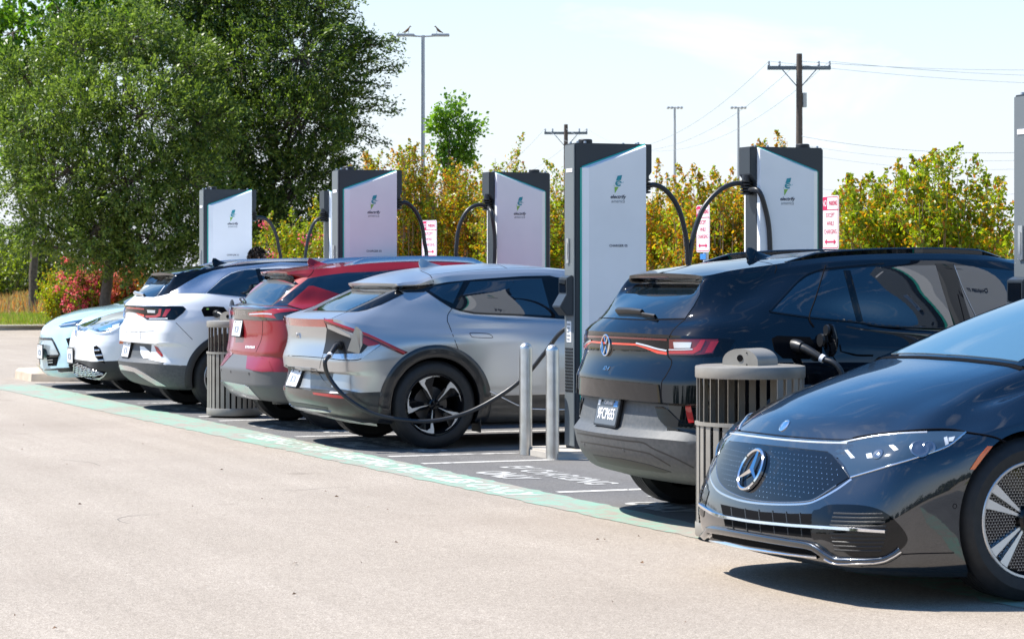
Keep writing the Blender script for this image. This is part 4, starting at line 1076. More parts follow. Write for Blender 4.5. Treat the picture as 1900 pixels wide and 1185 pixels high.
def build_pale_car():
    org = (6.22, 31.85)
    root = thing('electric_car', (*org, 0), 'pale ice-blue car at the far end of the row with a slim headlamp', 'car')
    b = pale_body(); b.build(root, M['ice_paint'], M['dark_cladding'])
    F = Fit(b, root, org); A = lambda *p: Zm(60, 550, 9.115, p); B = lambda *p: Zm(60, 630, 9.115, p)
    four_wheels(root, PALE_WHEELS, .885, .345, .235, .23, 'five')
    F.patch('headlamp', A((447, 496), (490, 470), (560, 442), (700, 412), (850, 386), (800, 440), (750, 498), (620, 512), (482, 526)), M['lamp_lens'], off=.004, mirror=True)
    F.ribbon('running_light', A((470, 492), (600, 470), (740, 450)), .02, M['lamp_white'], off=.008, mirror=True)
    F.patch('nose_panel', A((160, 715), (330, 722), (350, 742), (455, 972), (440, 998), (250, 1000), (200, 850)), M['nose_silver'], off=.004, mirror=True)
    F.ribbon('nose_trim', A((155, 712), (330, 718), (352, 742), (460, 972), (440, 1002), (245, 1004)), .030, M['gloss_black'], off=.010, smooth=0, mirror=True)
    F.patch('side_vent', A((568, 712), (640, 695), (720, 680), (700, 780), (650, 870), (620, 850)), M['void'], off=.003, mirror=True)
    F.patch('lower_grille', A((245, 1025), (450, 1010), (410, 1168), (270, 1172)), M['void'], off=.003, mirror=True)
    for v in (1068, 1112): F.ribbon('grille_slat', A((255, v + 6), (355, v)), .014, M['silver_trim'], off=.010)
    F.patch('chin', B((196, 500), (300, 492), (430, 478), (700, 468), (700, 545), (470, 560), (425, 515), (215, 518)), M['gloss_black'], off=.004, mirror=True)
    F.ribbon('chin_trim', B((430, 515), (475, 555), (600, 548), (700, 545)), .018, M['silver_trim'], off=.010)
    h = F.px(80, 652); plate(F, (h[0] if h else Vector((.1, 0, .45))) + Vector((-.03, 0, 0)), (-1, 0, 0), 'plate_white', '0C10', 'plate_pale', ' ', 'plate_pale', h=.17)
    F.ribbon('bonnet_crease', A((800, 380), (1000, 290), (1300, 200)), .006, M['gap'], off=.0006)
    F.patch('windscreen', [(1.17, -.60), (1.12, 0), (1.17, .60), (1.55, .59), (1.98, .54), (1.96, 0), (1.98, -.54), (1.55, -.59)], M['dark_glass'], 'top', off=.003)
    F.patch('side_window', [(1.6, 1.09), (2.4, 1.09), (3.1, 1.13), (3.4, 1.2), (3.0, 1.42), (2.5, 1.45), (2.15, 1.43), (1.8, 1.26)], M['dark_glass'], 'side', off=.003, mirror=True)
    return F

def build_dark_saloon():
    org = (5.42, 10.43)
    root = thing('luxury_saloon', (*org, 0), 'dark graphite saloon nearest the camera with a star-dotted nose panel and round star emblem', 'car')
    b = eqs_body(); b.build(root, M['graphite_paint'], M['dark_cladding'])
    F = Fit(b, root, org); A = lambda *p: Zm(1280, 760, 6.237, p); B = lambda *p: Zm(1280, 880, 4.524, p); C = lambda *p: Zm(1550, 560, 4.937, p); D = lambda *p: Zm(1560, 760, 3.118, p)
    four_wheels(root, EQS_WHEELS, .935, .372, .268, .265, 'mesh')
    # nose
    grille = A((425, 366), (650, 385), (900, 415), (1250, 453), (1590, 492), (1640, 515), (1760, 650), (1848, 782), (1700, 872), (1560, 965), (1430, 1040), (1320, 1062), (1150, 1070), (900, 1064), (700, 1035), (560, 992), (430, 925), (350, 835), (318, 720), (318, 600), (345, 490), (385, 400))
    F.patch('nose_panel', grille, M['nose_black'], off=.004)
    F.ribbon('nose_panel_trim', grille[8:] + grille[:1], .006, M['lamp_steel'], off=.005, smooth=3)
    F.patch('light_band', A((490, 245), (700, 270), (1100, 318), (1500, 340), (1830, 355), (1900, 420), (1870, 520), (1700, 560), (1600, 486), (1250, 446), (900, 408), (430, 360), (455, 290)), M['band_glass'], off=.004)
    F.ribbon('light_guide', A((475, 275), (700, 305), (1100, 352), (1500, 380), (1830, 390)), .010, M['lamp_white'], off=.007)
    lamp = [(1568, 824), (1600, 816), (1650, 808), (1700, 802.5), (1750, 800.5), (1792, 801.5), (1782, 814), (1760, 827), (1720, 842), (1680, 855), (1630, 870), (1579, 885), (1570, 866), (1548, 840)]
    F.patch('headlamp', lamp, M['lamp_lens'], off=.004, mirror=True)
    F.ribbon('headlamp_trim', [(1579, 885), (1630, 870), (1680, 855), (1720, 842), (1760, 827), (1792, 802)], .007, M['chrome'], off=.006, mirror=True)
    F.ribbon('light_guide', [(1560, 822), (1610, 812), (1660, 805.5), (1720, 802.5)], .010, M['lamp_white'], off=.007, mirror=True)
    for q in (((1568, 836), (1574, 835), (1588, 850), (1580, 851)), ((1608, 843), (1618, 841), (1620, 850), (1610, 851)), ((1650, 827), (1658, 826), (1668, 835), (1660, 837)), ((1751, 813), (1757, 811), (1760, 824), (1754, 827)), ((1760, 813), (1772, 811), (1768, 819), (1760, 820))):
        F.patch('lamp_unit', q, M['lamp_white'], off=.006, step=2.5, mirror=True)
    for x, y, r in ((1707, 833, .045), (1724, 829, .03), (1630, 843, .028)):
        h = F.px(x, y); n = h[1]; ex = Vector((0, 0, 1)).cross(n).normalized(); ey = n.cross(ex)
        mb = MB(); mb.rings([[h[0] + n * (.005 + dz) + (ex * math.cos(a) + ey * math.sin(a)) * rr for a in (2 * PI * k / 20 for k in range(20))] for rr, dz in ((r, 0), (r * .85, .003), (r * .6, .001), (r * .35, .004))], caps=True)
        mb.build('lamp_projector', M['lamp_steel'], root, smooth=30)
    h = F.px(1399.5, 873); ring_star(F, 'emblem', h[0] + h[1] * .01, h[1], .108, M['chrome'], 'star')
    L0 = h[0]
    # the small stars set into the panel
    gp = [Vector(p) for p in grille]
    def inside(x, y):
        c = False
        for a, bb in zip(gp, gp[1:] + gp[:1]):
            if (a.y > y) != (bb.y > y) and x < (bb.x - a.x) * (y - a.y) / (bb.y - a.y) + a.x: c = not c
        return c
    s = Sheet()
    for j in range(14):
        z = .415 + j * .0225
        for i in range(-26, 27):
            y = (i + .5 * (j % 2)) * .034
            h = F.end(y, z)
            if not h: continue
            w = h[0] + Vector((org[0], org[1], 0)) - EYEPOS; dz = w.dot(FWD); px, py = 950 + FOCAL * w.dot(RIGHT) / dz, HORIZON - FOCAL * w.z / dz
            mrg = all(inside(px + u, py + v) for u, v in ((-9, 0), (9, 0), (0, -9), (0, 7)))
            if not mrg or (Vector((y, z)) - Vector((L0.y, L0.z))).length < .135: continue
            n = h[1]; ex = Vector((0, 0, 1)).cross(n).normalized(); ey = n.cross(ex); P = []
            for k in range(3):
                a = PI / 2 + k * 2 * PI / 3; P += [(.0052 * math.cos(a), .0052 * math.sin(a)), (.0008 * math.cos(a + PI / 3), .0008 * math.sin(a + PI / 3))]
            s.poly(P, h[0] + n * .0045, ex, ey, .0005)
    s.build('star_pattern', M['bead'], root)
    # intakes
    F.patch('front_intake', B((262, 248), (420, 282), (600, 312), (850, 328), (1030, 328), (1025, 530), (850, 512), (600, 480), (300, 430)), M['void'], off=.003)
    g = MB()
    for k in range(6):
        u = 350 + k * 115; F.ribbon('g', B((u, 275 + k * 9), (u + 20, 470 + k * 9)), .004, None, off=.004, add=g)
    g.build('intake_grille', M['dark_rib'], root)
    F.patch('intake_panel', B((1028, 322), (1090, 290), (1160, 256), (1300, 250), (1480, 262), (1620, 305), (1740, 400), (1825, 520), (1800, 600), (1700, 668), (1560, 690), (1380, 690), (1290, 640), (1200, 575), (1110, 545), (1026, 530)), M['gloss_black'], off=.003, smooth=3, mirror=True)
    g = MB()
    for k in range(10):
        v = 325 + k * 34; F.ribbon('g', B((1170 + abs(k - 4) * 10, v), (1420, v + 8), (1660 - abs(k - 4) * 10, v + 6)), .009, None, off=.006, add=g)
    F.mirror(g.build('intake_louvres', M['black_plastic'], root))
    F.ribbon('chrome_bar', B((105, 256), (160, 295), (250, 340), (420, 376), (600, 402), (850, 426), (1060, 440), (1350, 458), (1640, 474)), .020, M['chrome'], off=.016, thick=.022)
    F.patch('lower_intake', B((190, 490), (450, 532), (850, 585), (1100, 640), (1100, 672), (850, 642), (600, 612), (190, 535)), M['void'], off=.003)
    F.ribbon('chin_wing', B((92, 500), (130, 505), (170, 470), (205, 456), (500, 505), (800, 556), (1000, 588), (1080, 622), (1150, 672), (1230, 712), (1320, 720), (1480, 722), (1620, 712), (1710, 672), (1765, 630)), .034, M['graphite_paint'], off=.020, thick=.024)
    F.ribbon('chrome_strip', B((1160, 690), (1240, 722), (1380, 726), (1600, 718), (1700, 680), (1765, 636)), .009, M['chrome'], off=.026, thick=.030)
    F.ribbon('chrome_strip', B((185, 530), (400, 580), (600, 612), (850, 650), (1090, 680)), .014, M['chrome'], off=.016, thick=.022)
    F.ribbon('chin_glint', A((240, 640), (232, 760), (270, 870), (360, 960), (560, 1040), (800, 1080), (1100, 1092), (1350, 1080), (1500, 1030), (1700, 920), (1871, 800)), .010, M['silver_trim'], off=.001)  # silver strip standing in for a glint on the body paint
    F.ribbon('bumper_seam', D((120, 905), (250, 850), (400, 832), (655, 826)), .005, M['gap'])
    # bonnet
    F.ribbon('bonnet_seam', A((487, 240), (700, 262), (1100, 308), (1500, 340), (1830, 350)) + [(1590, 811), (1640, 804), (1700, 798), (1760, 796.5), (1800, 803), (1842, 810), (1866, 820)], .007, M['gap'], off=.0055)
    h = F.px(1455.5, 789); n = h[1]; ex = Vector((0, 1, 0)).cross(n).normalized(); ey = n.cross(ex)
    mb = MB(); mb.rings([[h[0] + n * dz + ex * .034 * q * math.cos(a) + ey * .034 * q * math.sin(a) for a in (2 * PI * k / 28 for k in range(28))] for q, dz in ((1, -.002), (1, .002), (.8, .004), (.72, .002), (.3, .004))]); mb.build('bonnet_badge', M['chrome'], root, smooth=35)
    F.patch('side_marker', D((745, 345), (790, 278), (850, 210), (878, 210), (830, 268), (772, 345)), M['amber'], off=.004, mirror=True)
    F.ribbon('sensor_ring', [(1560 + (660 + 11 * math.cos(a)) / 3.118, 760 + (556 + 13 * math.sin(a)) / 3.118) for a in (2 * PI * k / 14 for k in range(15))], .003, M['gap'], smooth=0, step=2)
    # glass
    F.patch('windscreen_frame', [(1.085, -.655), (1.06, -.35), (1.05, 0), (1.06, .35), (1.085, .655), (1.62, .63), (2.15, .545), (2.13, 0), (2.15, -.545), (1.62, -.63)], M['gloss_black'], 'top', off=.003)
    F.patch('windscreen', [(1.105, -.575), (1.085, -.3), (1.075, 0), (1.085, .3), (1.105, .575), (1.62, .53), (2.12, .455), (2.10, 0), (2.12, -.455), (1.62, -.53)], M['screen_glass'], 'top', off=.006)
    F.patch('cowl_panel', [(1.055, -.66), (1.03, -.35), (1.02, 0), (1.03, .35), (1.055, .66), (1.083, .66), (1.058, .35), (1.048, 0), (1.058, -.35), (1.083, -.66)], M['void'], 'top', off=.003)
    for sg in (-1, 1):
        F.ribbon('pillar_trim', [(1.085, sg * .672), (1.62, sg * .648), (2.15, sg * .562)], .065, M['gloss_black'], 'top', off=.010)
    F.patch('side_window', [(1.45, 1.05), (2.4, 1.05), (3.4, 1.08), (3.9, 1.11), (3.5, 1.33), (2.9, 1.40), (2.4, 1.385), (1.95, 1.24)], M['dark_glass'], 'side', off=.003, mirror=True)
    F.ribbon('window_trim', [(1.45, 1.045), (2.4, 1.043), (3.4, 1.073), (3.93, 1.11), (3.52, 1.335), (2.9, 1.41), (2.4, 1.395), (1.95, 1.25), (1.45, 1.045)], .016, M['satin_chrome'], 'side', off=.006, smooth=3, mirror=True)
    for L in ([(1.42, 1.02), (1.40, .7), (1.46, .25)], [(2.50, 1.39), (2.56, 1.05), (2.56, .7), (2.52, .24)], [(3.62, 1.09), (3.70, .85), (3.60, .55), (3.55, .30)]): F.ribbon('door_seam', L, .007, M['gap'], 'side', off=.004, mirror=True)
    F.ribbon('door_pillar', [(2.47, 1.39), (2.53, 1.05)], .07, M['gloss_black'], 'side', off=.005, mirror=True)
    for x in (2.18, 3.28): F.patch('door_handle', [(x, .80), (x + .22, .80), (x + .22, .825), (x, .825)], M['satin_chrome'], 'side', off=.006, mirror=True)
    F.ribbon('sill_seam', [(1.42, .22), (2.5, .215), (3.6, .235)], .008, M['gap'], 'side', mirror=True)
    # door mirrors
    for sg in (-1, 1):
        mb = MB(); R = []
        for t, r in ((0, .02), (.15, .07), (.5, .085), (.85, .075), (1, .03)):
            R.append([(1.95 + .06 * math.cos(a) * r / .085, sg * (.86 + .22 * t), 1.08 + r * math.sin(a)) for a in (2 * PI * k / 16 for k in range(16))])
        mb.rings(R); mb.tube([(1.97, sg * .80, 1.0), (1.96, sg * .90, 1.05)], .025, 8); mb.build('door_mirror', M['graphite_paint'], root, smooth=50)
    return F

M['nose_black'] = mat('nose_black', (.004, .006, .010), .3, 0, 1, spec=0, coat_ior=1.5)
M['dark_rib'] = mat('dark_rib', (.045, .05, .055), .3)
M['plate_grey'] = mat('plate_grey', (.10, .115, .135), .3)
M['plate_pale'] = mat('plate_pale', (.20, .25, .32), .5)
M['bumper_grey'] = mat('bumper_grey', (.052, .052, .050), .3, .1, .3, noise=(14, .35, .75, (.035, .035, .034)))
M['bumper_grey2'] = mat('bumper_grey2', (.115, .115, .118), .5, bump=(700, .1, .0006))
M['plastic_grey'] = mat('plastic_grey', (.30, .32, .34), .35, .3)
M['arch_black'] = mat('arch_black', (.012, .013, .015), .28, 0, .6, bump=(260, .25, .002))
M['tail_bar_sheen'] = mat('tail_bar_sheen', (.40, .09, .07), .2, 0, 1)  # red bar paled, a reflection put into its colour
M['lamp_ground_sheen'] = mat('lamp_ground_sheen', (.03, .027, .025), .12, 0, 1)  # black lamp band tinted taupe: reflected sunlit ground put into the colour
M['lamp_blue'] = mat('lamp_blue', (.10, .25, .42), .15, 0, 1)
M['nose_silver'] = mat('nose_silver', (.5, .58, .62), .2, .5, .6)
M['band_glass'] = mat('band_glass', (.06, .08, .10), .04, .6, 1, spec=1.0)
M['lamp_steel'] = mat('lamp_steel', (.25, .28, .32), .2, .9)

CAR = {}
CAR['black'], PORT_BLACK = build_black_crossover()
CAR['silver'] = build_silver_coupe()
CAR['red'] = build_red_crossover()
CAR['white'], PORT_WHITE = build_white_crossover()
CAR['nose'] = build_white_nose()
CAR['pale'] = build_pale_car()
CAR['saloon'] = build_dark_saloon()
# ------------------------------------------------------------------ daylight
SUN = Vector((-.55, .38, 1.0)).normalized()           # towards the sun
elev = math.asin(SUN.z); azim = math.atan2(SUN.x, SUN.y)
w = bpy.data.worlds.new('World'); scene.world = w; w.use_nodes = True
nt = w.node_tree; bg = nt.nodes['Background']
sky = nt.nodes.new('ShaderNodeTexSky'); sky.sky_type = 'NISHITA'; sky.sun_disc = False
sky.sun_elevation = elev; sky.sun_rotation = azim; sky.air_density = 1.0; sky.dust_density = .25; sky.ozone_density = 1.2
tc = nt.nodes.new('ShaderNodeTexCoord')
mp = nt.nodes.new('ShaderNodeMapping'); mp.inputs['Scale'].default_value = (1, 1, 2.6)
nz = nt.nodes.new('ShaderNodeTexNoise'); nz.inputs['Scale'].default_value = 5.2; nz.inputs['Detail'].default_value = 7; nz.inputs['Roughness'].default_value = .58; nz.inputs['Distortion'].default_value = .6
nt.links.new(tc.outputs['Generated'], mp.inputs['Vector']); nt.links.new(mp.outputs['Vector'], nz.inputs['Vector'])
rp = nt.nodes.new('ShaderNodeValToRGB'); rp.color_ramp.elements[0].position = .57; rp.color_ramp.elements[1].position = .80
nt.links.new(nz.outputs['Fac'], rp.inputs['Fac'])
mx = nt.nodes.new('ShaderNodeMix'); mx.data_type = 'RGBA'
mul = nt.nodes.new('ShaderNodeMath'); mul.operation = 'MULTIPLY'; mul.inputs[1].default_value = .5
nt.links.new(rp.outputs['Color'], mul.inputs[0]); nt.links.new(mul.outputs[0], mx.inputs['Factor'])
hz = nt.nodes.new('ShaderNodeMix'); hz.data_type = 'RGBA'; sx = nt.nodes.new('ShaderNodeSeparateXYZ'); nt.links.new(tc.outputs['Generated'], sx.inputs[0])
hr = nt.nodes.new('ShaderNodeMapRange'); hr.inputs['From Min'].default_value = 0; hr.inputs['From Max'].default_value = .34; hr.inputs['To Min'].default_value = .98; hr.inputs['To Max'].default_value = 0
nt.links.new(sx.outputs['Z'], hr.inputs['Value']); nt.links.new(hr.outputs[0], hz.inputs['Factor'])
hs = nt.nodes.new('ShaderNodeHueSaturation'); hs.inputs['Saturation'].default_value = 1.36; hs.inputs['Value'].default_value = 1.3; nt.links.new(sky.outputs['Color'], hs.inputs['Color']); nt.links.new(hs.outputs['Color'], hz.inputs['A']); hz.inputs['B'].default_value = (5.25, 5.55, 6.2, 1)          # pale haze low in the sky
nt.links.new(hz.outputs['Result'], mx.inputs['A']); mx.inputs['B'].default_value = (9.0, 9.2, 9.6, 1)
nt.links.new(mx.outputs['Result'], bg.inputs['Color']); bg.inputs['Strength'].default_value = .10
sl = bpy.data.lights.new('sun', 'SUN'); sl.energy = 5.0; sl.angle = math.radians(.53); sl.color = (1, .955, .88)
so = bpy.data.objects.new('sun', sl); COL.objects.link(so); so.rotation_euler = SUN.to_track_quat('Z', 'Y').to_euler()
scene.view_settings.view_transform = 'Standard'; scene.view_settings.look = 'None'
scene.view_settings.exposure = .78; scene.view_settings.gamma = 1
scene.cycles.max_bounces = 7; scene.cycles.transparent_max_bounces = 6; scene.cycles.caustics_reflective = False; scene.cycles.caustics_refractive = False
scene.cycles.sample_clamp_indirect = 8

# ------------------------------------------------------------------ ground
def asphalt(name, c1, c2, stain, grain=260., crack=False):
    m = bpy.data.materials.new(name); m.use_nodes = True; nt = m.node_tree; b = nt.nodes['Principled BSDF']
    b.inputs['Roughness'].default_value = .86; b.inputs['Specular IOR Level'].default_value = .3
    tc = nt.nodes.new('ShaderNodeTexCoord')
    def noise(s, d=4, r=.6):
        n = nt.nodes.new('ShaderNodeTexNoise'); n.inputs['Scale'].default_value = s; n.inputs['Detail'].default_value = d; n.inputs['Roughness'].default_value = r
        nt.links.new(tc.outputs['Object'], n.inputs['Vector']); return n
    def ramp(n, a, b_, ca, cb):
        r = nt.nodes.new('ShaderNodeValToRGB'); r.color_ramp.elements[0].position = a; r.color_ramp.elements[1].position = b_
        r.color_ramp.elements[0].color = (*ca, 1); r.color_ramp.elements[1].color = (*cb, 1); nt.links.new(n.outputs[0], r.inputs['Fac']); return r
    def mix(a, b_, f, mode='MIX'):
        x = nt.nodes.new('ShaderNodeMix'); x.data_type = 'RGBA'; x.blend_type = mode
        x.inputs['Factor'].default_value = f if isinstance(f, float) else 0
        if not isinstance(f, float): nt.links.new(f, x.inputs['Factor'])
        nt.links.new(a, x.inputs['A']); nt.links.new(b_, x.inputs['B']); return x.outputs['Result']
    base = ramp(noise(.55, 6), .32, .7, c1, c2)
    v = nt.nodes.new('ShaderNodeTexVoronoi'); v.inputs['Scale'].default_value = grain * .55; nt.links.new(tc.outputs['Object'], v.inputs['Vector'])
    sp = ramp(v, .0, .62, (.42, .41, .40), (1.18, 1.18, 1.18))
    gr = ramp(noise(grain, 3, .7), .3, .72, (.62, .61, .6), (1.36, 1.36, 1.37))
    col = mix(base.outputs['Color'], gr.outputs['Color'], 1.0, 'MULTIPLY')
    col = mix(col, sp.outputs['Color'], .75, 'MULTIPLY')
    g2 = ramp(noise(95, 2, .8), .32, .70, (.68, .67, .66), (1.29, 1.29, 1.30)); col = mix(col, g2.outputs['Color'], 1.0, 'MULTIPLY')
    g3 = ramp(noise(22, 4, .75), .3, .7, (.86, .855, .85), (1.12, 1.12, 1.13)); col = mix(col, g3.outputs['Color'], 1.0, 'MULTIPLY')
    st = ramp(noise(.23, 5, .65), .5, .72, (0, 0, 0), (1, 1, 1))
    sc = nt.nodes.new('ShaderNodeRGB'); sc.outputs[0].default_value = (*stain, 1)
    f = nt.nodes.new('ShaderNodeMath'); f.operation = 'MULTIPLY'; f.inputs[1].default_value = .45; nt.links.new(st.outputs['Color'], f.inputs[0])
    col = mix(col, sc.outputs[0], f.outputs[0])
    mpp = nt.nodes.new('ShaderNodeMapping'); mpp.inputs['Scale'].default_value = (2.6, .10, 1); mpp.inputs['Rotation'].default_value = (0, 0, .12); nt.links.new(tc.outputs['Object'], mpp.inputs['Vector'])
    tn = noise(1.0, 5, .6); nt.links.new(mpp.outputs['Vector'], tn.inputs['Vector'])
    tk = ramp(tn, .40, .64, (.945, .94, .93), (1.03, 1.03, 1.03)); col = mix(col, tk.outputs['Color'], 1.0, 'MULTIPLY')
    od = nt.nodes.new('ShaderNodeTexVoronoi'); od.inputs['Scale'].default_value = .8; od.inputs['Randomness'].default_value = 1; nt.links.new(tc.outputs['Object'], od.inputs['Vector'])
    ok = ramp(od, .015, .10, (.62, .60, .58), (1, 1, 1)); col = mix(col, ok.outputs['Color'], .8, 'MULTIPLY')
    nt.links.new(col, b.inputs['Base Color'])
    bp = nt.nodes.new('ShaderNodeBump'); bp.inputs['Strength'].default_value = .55; bp.inputs['Distance'].default_value = .004
    nt.links.new(noise(grain * .8, 4, .7).outputs[0], bp.inputs['Height']); nt.links.new(bp.outputs['Normal'], b.inputs['Normal'])
    return m
M['aisle'] = asphalt('aisle', (.350, .303, .248), (.398, .346, .286), (.27, .222, .18))
M['bay'] = asphalt('bay', (.135, .133, .130), (.175, .171, .166), (.20, .185, .165))
M['earth'] = mat('earth', (.30, .23, .11), .95, noise=(.35, .35, .7, (.42, .33, .17)))
M['lawn_soil'] = mat('lawn_soil', (.17, .17, .05), .95, noise=(.8, .35, .65, (.34, .27, .12)))

def worn_paint(name, col, under, sc=9., lo=.40, hi=.56, fine=60., edge=None):
    "road paint worn through to the asphalt"
    m = bpy.data.materials.new(name); m.use_nodes = True; nt = m.node_tree; b = nt.nodes['Principled BSDF']; b.inputs['Roughness'].default_value = .8
    tc = nt.nodes.new('ShaderNodeTexCoord')
    n1 = nt.nodes.new('ShaderNodeTexNoise'); n1.inputs['Scale'].default_value = sc; n1.inputs['Detail'].default_value = 8; n1.inputs['Roughness'].default_value = .72
    n2 = nt.nodes.new('ShaderNodeTexNoise'); n2.inputs['Scale'].default_value = 1.3; n2.inputs['Detail'].default_value = 3
    nt.links.new(tc.outputs['Object'], n1.inputs['Vector']); nt.links.new(tc.outputs['Object'], n2.inputs['Vector'])
    ad = nt.nodes.new('ShaderNodeMath'); ad.operation = 'ADD'; nt.links.new(n1.outputs[0], ad.inputs[0])
    ml = nt.nodes.new('ShaderNodeMath'); ml.operation = 'MULTIPLY_ADD'; ml.inputs[1].default_value = .5; ml.inputs[2].default_value = -.25; nt.links.new(n2.outputs[0], ml.inputs[0]); nt.links.new(ml.outputs[0], ad.inputs[1])
    if edge:                                         # thinner towards the brush edges
        sx = nt.nodes.new('ShaderNodeSeparateXYZ'); nt.links.new(tc.outputs['Object'], sx.inputs[0])
        e1 = nt.nodes.new('ShaderNodeMath'); e1.operation = 'SUBTRACT'; e1.inputs[1].default_value = edge[0]; nt.links.new(sx.outputs['X'], e1.inputs[0])
        e2 = nt.nodes.new('ShaderNodeMath'); e2.operation = 'ABSOLUTE'; nt.links.new(e1.outputs[0], e2.inputs[0])
        e3 = nt.nodes.new('ShaderNodeMapRange'); e3.inputs['From Min'].default_value = edge[1]; e3.inputs['From Max'].default_value = edge[2]; e3.inputs['To Min'].default_value = 0; e3.inputs['To Max'].default_value = -.34; nt.links.new(e2.outputs[0], e3.inputs['Value'])
        a2 = nt.nodes.new('ShaderNodeMath'); a2.operation = 'ADD'; nt.links.new(ad.outputs[0], a2.inputs[0]); nt.links.new(e3.outputs[0], a2.inputs[1]); ad = a2
    r = nt.nodes.new('ShaderNodeValToRGB'); r.color_ramp.elements[0].position = lo; r.color_ramp.elements[1].position = hi
    r.color_ramp.elements[0].color = (*under, 1); r.color_ramp.elements[1].color = (*col, 1); nt.links.new(ad.outputs[0], r.inputs['Fac'])
    g = nt.nodes.new('ShaderNodeTexNoise'); g.inputs['Scale'].default_value = fine * 4; g.inputs['Detail'].default_value = 3; nt.links.new(tc.outputs['Object'], g.inputs['Vector'])
    gr = nt.nodes.new('ShaderNodeValToRGB'); gr.color_ramp.elements[0].position = .3; gr.color_ramp.elements[1].position = .7; gr.color_ramp.elements[0].color = (.74, .74, .74, 1); gr.color_ramp.elements[1].color = (1.2, 1.2, 1.2, 1); nt.links.new(g.outputs[0], gr.inputs['Fac'])
    x = nt.nodes.new('ShaderNodeMix'); x.data_type = 'RGBA'; x.blend_type = 'MULTIPLY'; x.inputs['Factor'].default_value = 1
    nt.links.new(r.outputs['Color'], x.inputs['A']); nt.links.new(gr.outputs['Color'], x.inputs['B']); nt.links.new(x.outputs['Result'], b.inputs['Base Color'])
    return m
M['green_paint'] = worn_paint('green_paint', (.225, .385, .295), (.32, .285, .24), 8., .42, .58)
M['white_line'] = worn_paint('white_line', (.62, .60, .56), (.17, .165, .16), 11., .34, .50)
M['white_words'] = worn_paint('white_words', (.58, .60, .54), (.255, .37, .295), 11., .38, .54)

def sheet(name, x0, y0, x1, y1, z, m, kind='structure', n=1, parent=None):
    v = [(x0 + (x1 - x0) * i / n, y0 + (y1 - y0) * j / n, z) for j in range(n + 1) for i in range(n + 1)]
    f = [(j*(n+1)+i, j*(n+1)+i+1, (j+1)*(n+1)+i+1, (j+1)*(n+1)+i) for j in range(n) for i in range(n)]
    o = mesh_np(name, v, f, m, parent)
    if kind: o['kind'] = kind
    return o
sheet('ground', -2500, -2500, 2500, 2500, -.020, M['earth'])
sheet('driveway', -70, -40, 40, 63.6, -.0030, M['aisle'])
sheet('parking_bays', 6.46, -6, 11.9, 33.1, -.0015, M['bay'])
V, Fc = [], []                                          # stripe with a frayed, hand-rolled edge
for k in range(312):
    y = -6 + k * .125; V += [(6.14 - .0217 * (y - 13) + rng.normal(0, .012), y, 0), (6.50 - .0033 * (y - 13) + rng.normal(0, .010), y, 0)]
    if k: Fc.append((2*k - 2, 2*k - 1, 2*k + 1, 2*k))
o = mesh_np('green_stripe', V, Fc, M['green_paint']); o['kind'] = 'structure'
# bay lines and words
mb = MB()
for y in (9.3, 12.0, 12.75, 15.44, 18.13, 18.93, 21.52, 24.1, 24.9, 27.6, 30.3, 31.1):
    mb.face([(6.56, y - .05, .0012), (11.9, y - .05, .0012), (11.9, y + .05, .0012), (6.56, y + .05, .0012)])
o = mb.build('bay_lines', M['white_line']); o['kind'] = 'structure'
s = Sheet(); ex, ey = Vector((0, -1, 0)), Vector((1, 0, 0))
for yc in (14.1, 16.75, 20.2, 22.8, 26.25):
    s.words('EV CHARGING', .33, (7.10, yc, .0014), ex, ey, aspect=.80, extrude=0, bold=.010)
    s.words('ONLY', .33, (6.74, yc + .12, .0014), ex, ey, aspect=.80, extrude=0, bold=.018)
o = s.build('bay_lettering', worn_paint('bay_white', (.47, .46, .435), (.16, .157, .153), 16., .33, .50)); o['kind'] = 'structure'
s = Sheet()
s.words('RESERVED FOR ELECTRIC VEHICLES ONLY', .30, (6.26, 18.65, .0014), ex, ey, aspect=1.14, extrude=0, bold=.014, spacing=1.05)
o = s.build('stripe_lettering', M['white_words']); o['kind'] = 'structure'
# hairline cracks in the aisle
mb = MB()
for x, y, a, L in ((3.4, 14.5, 2.0, .7), (4.9, 16.3, .3, .5), (5.3, 20.6, .15, .6), (4.2, 18.9, 1.3, .8)):
    p = Vector((x, y, -.0022)); ang = a; P = [p.copy()]
    for k in range(14):
        ang += random.uniform(-.35, .35); p = p + Vector((math.cos(ang), math.sin(ang), 0)) * L / 14; P.append(p.copy())
    for q, r in zip(P, P[1:]):
        t = (r - q).normalized(); n = Vector((-t.y, t.x, 0)) * .0028
        mb.face([q - n, r - n, r + n, q + n])
o = mb.build('asphalt_cracks', mat('crack', (.10, .085, .075), .9)); o['kind'] = 'structure'
# small litter: dry leaves and twigs blown about
v, f = [], []
for k in range(170):
    x, y = rng.uniform(-1, 7.5), rng.uniform(8, 34); a = rng.uniform(0, 6.28); r = rng.uniform(.006, .018); h = rng.uniform(.0, .012)
    b = len(v); c, d = math.cos(a) * r, math.sin(a) * r
    v += [(x - c, y - d, .006), (x + d * .5, y - c * .5, .006 + h), (x + c, y + d, .006), (x - d * .5, y + c * .5, .006 + h * .4)]; f.append((b, b+1, b+2, b+3))
o = mesh_np('leaf_litter', v, f, mat('dry_leaf', (.16, .085, .04), .8)); o['kind'] = 'stuff'

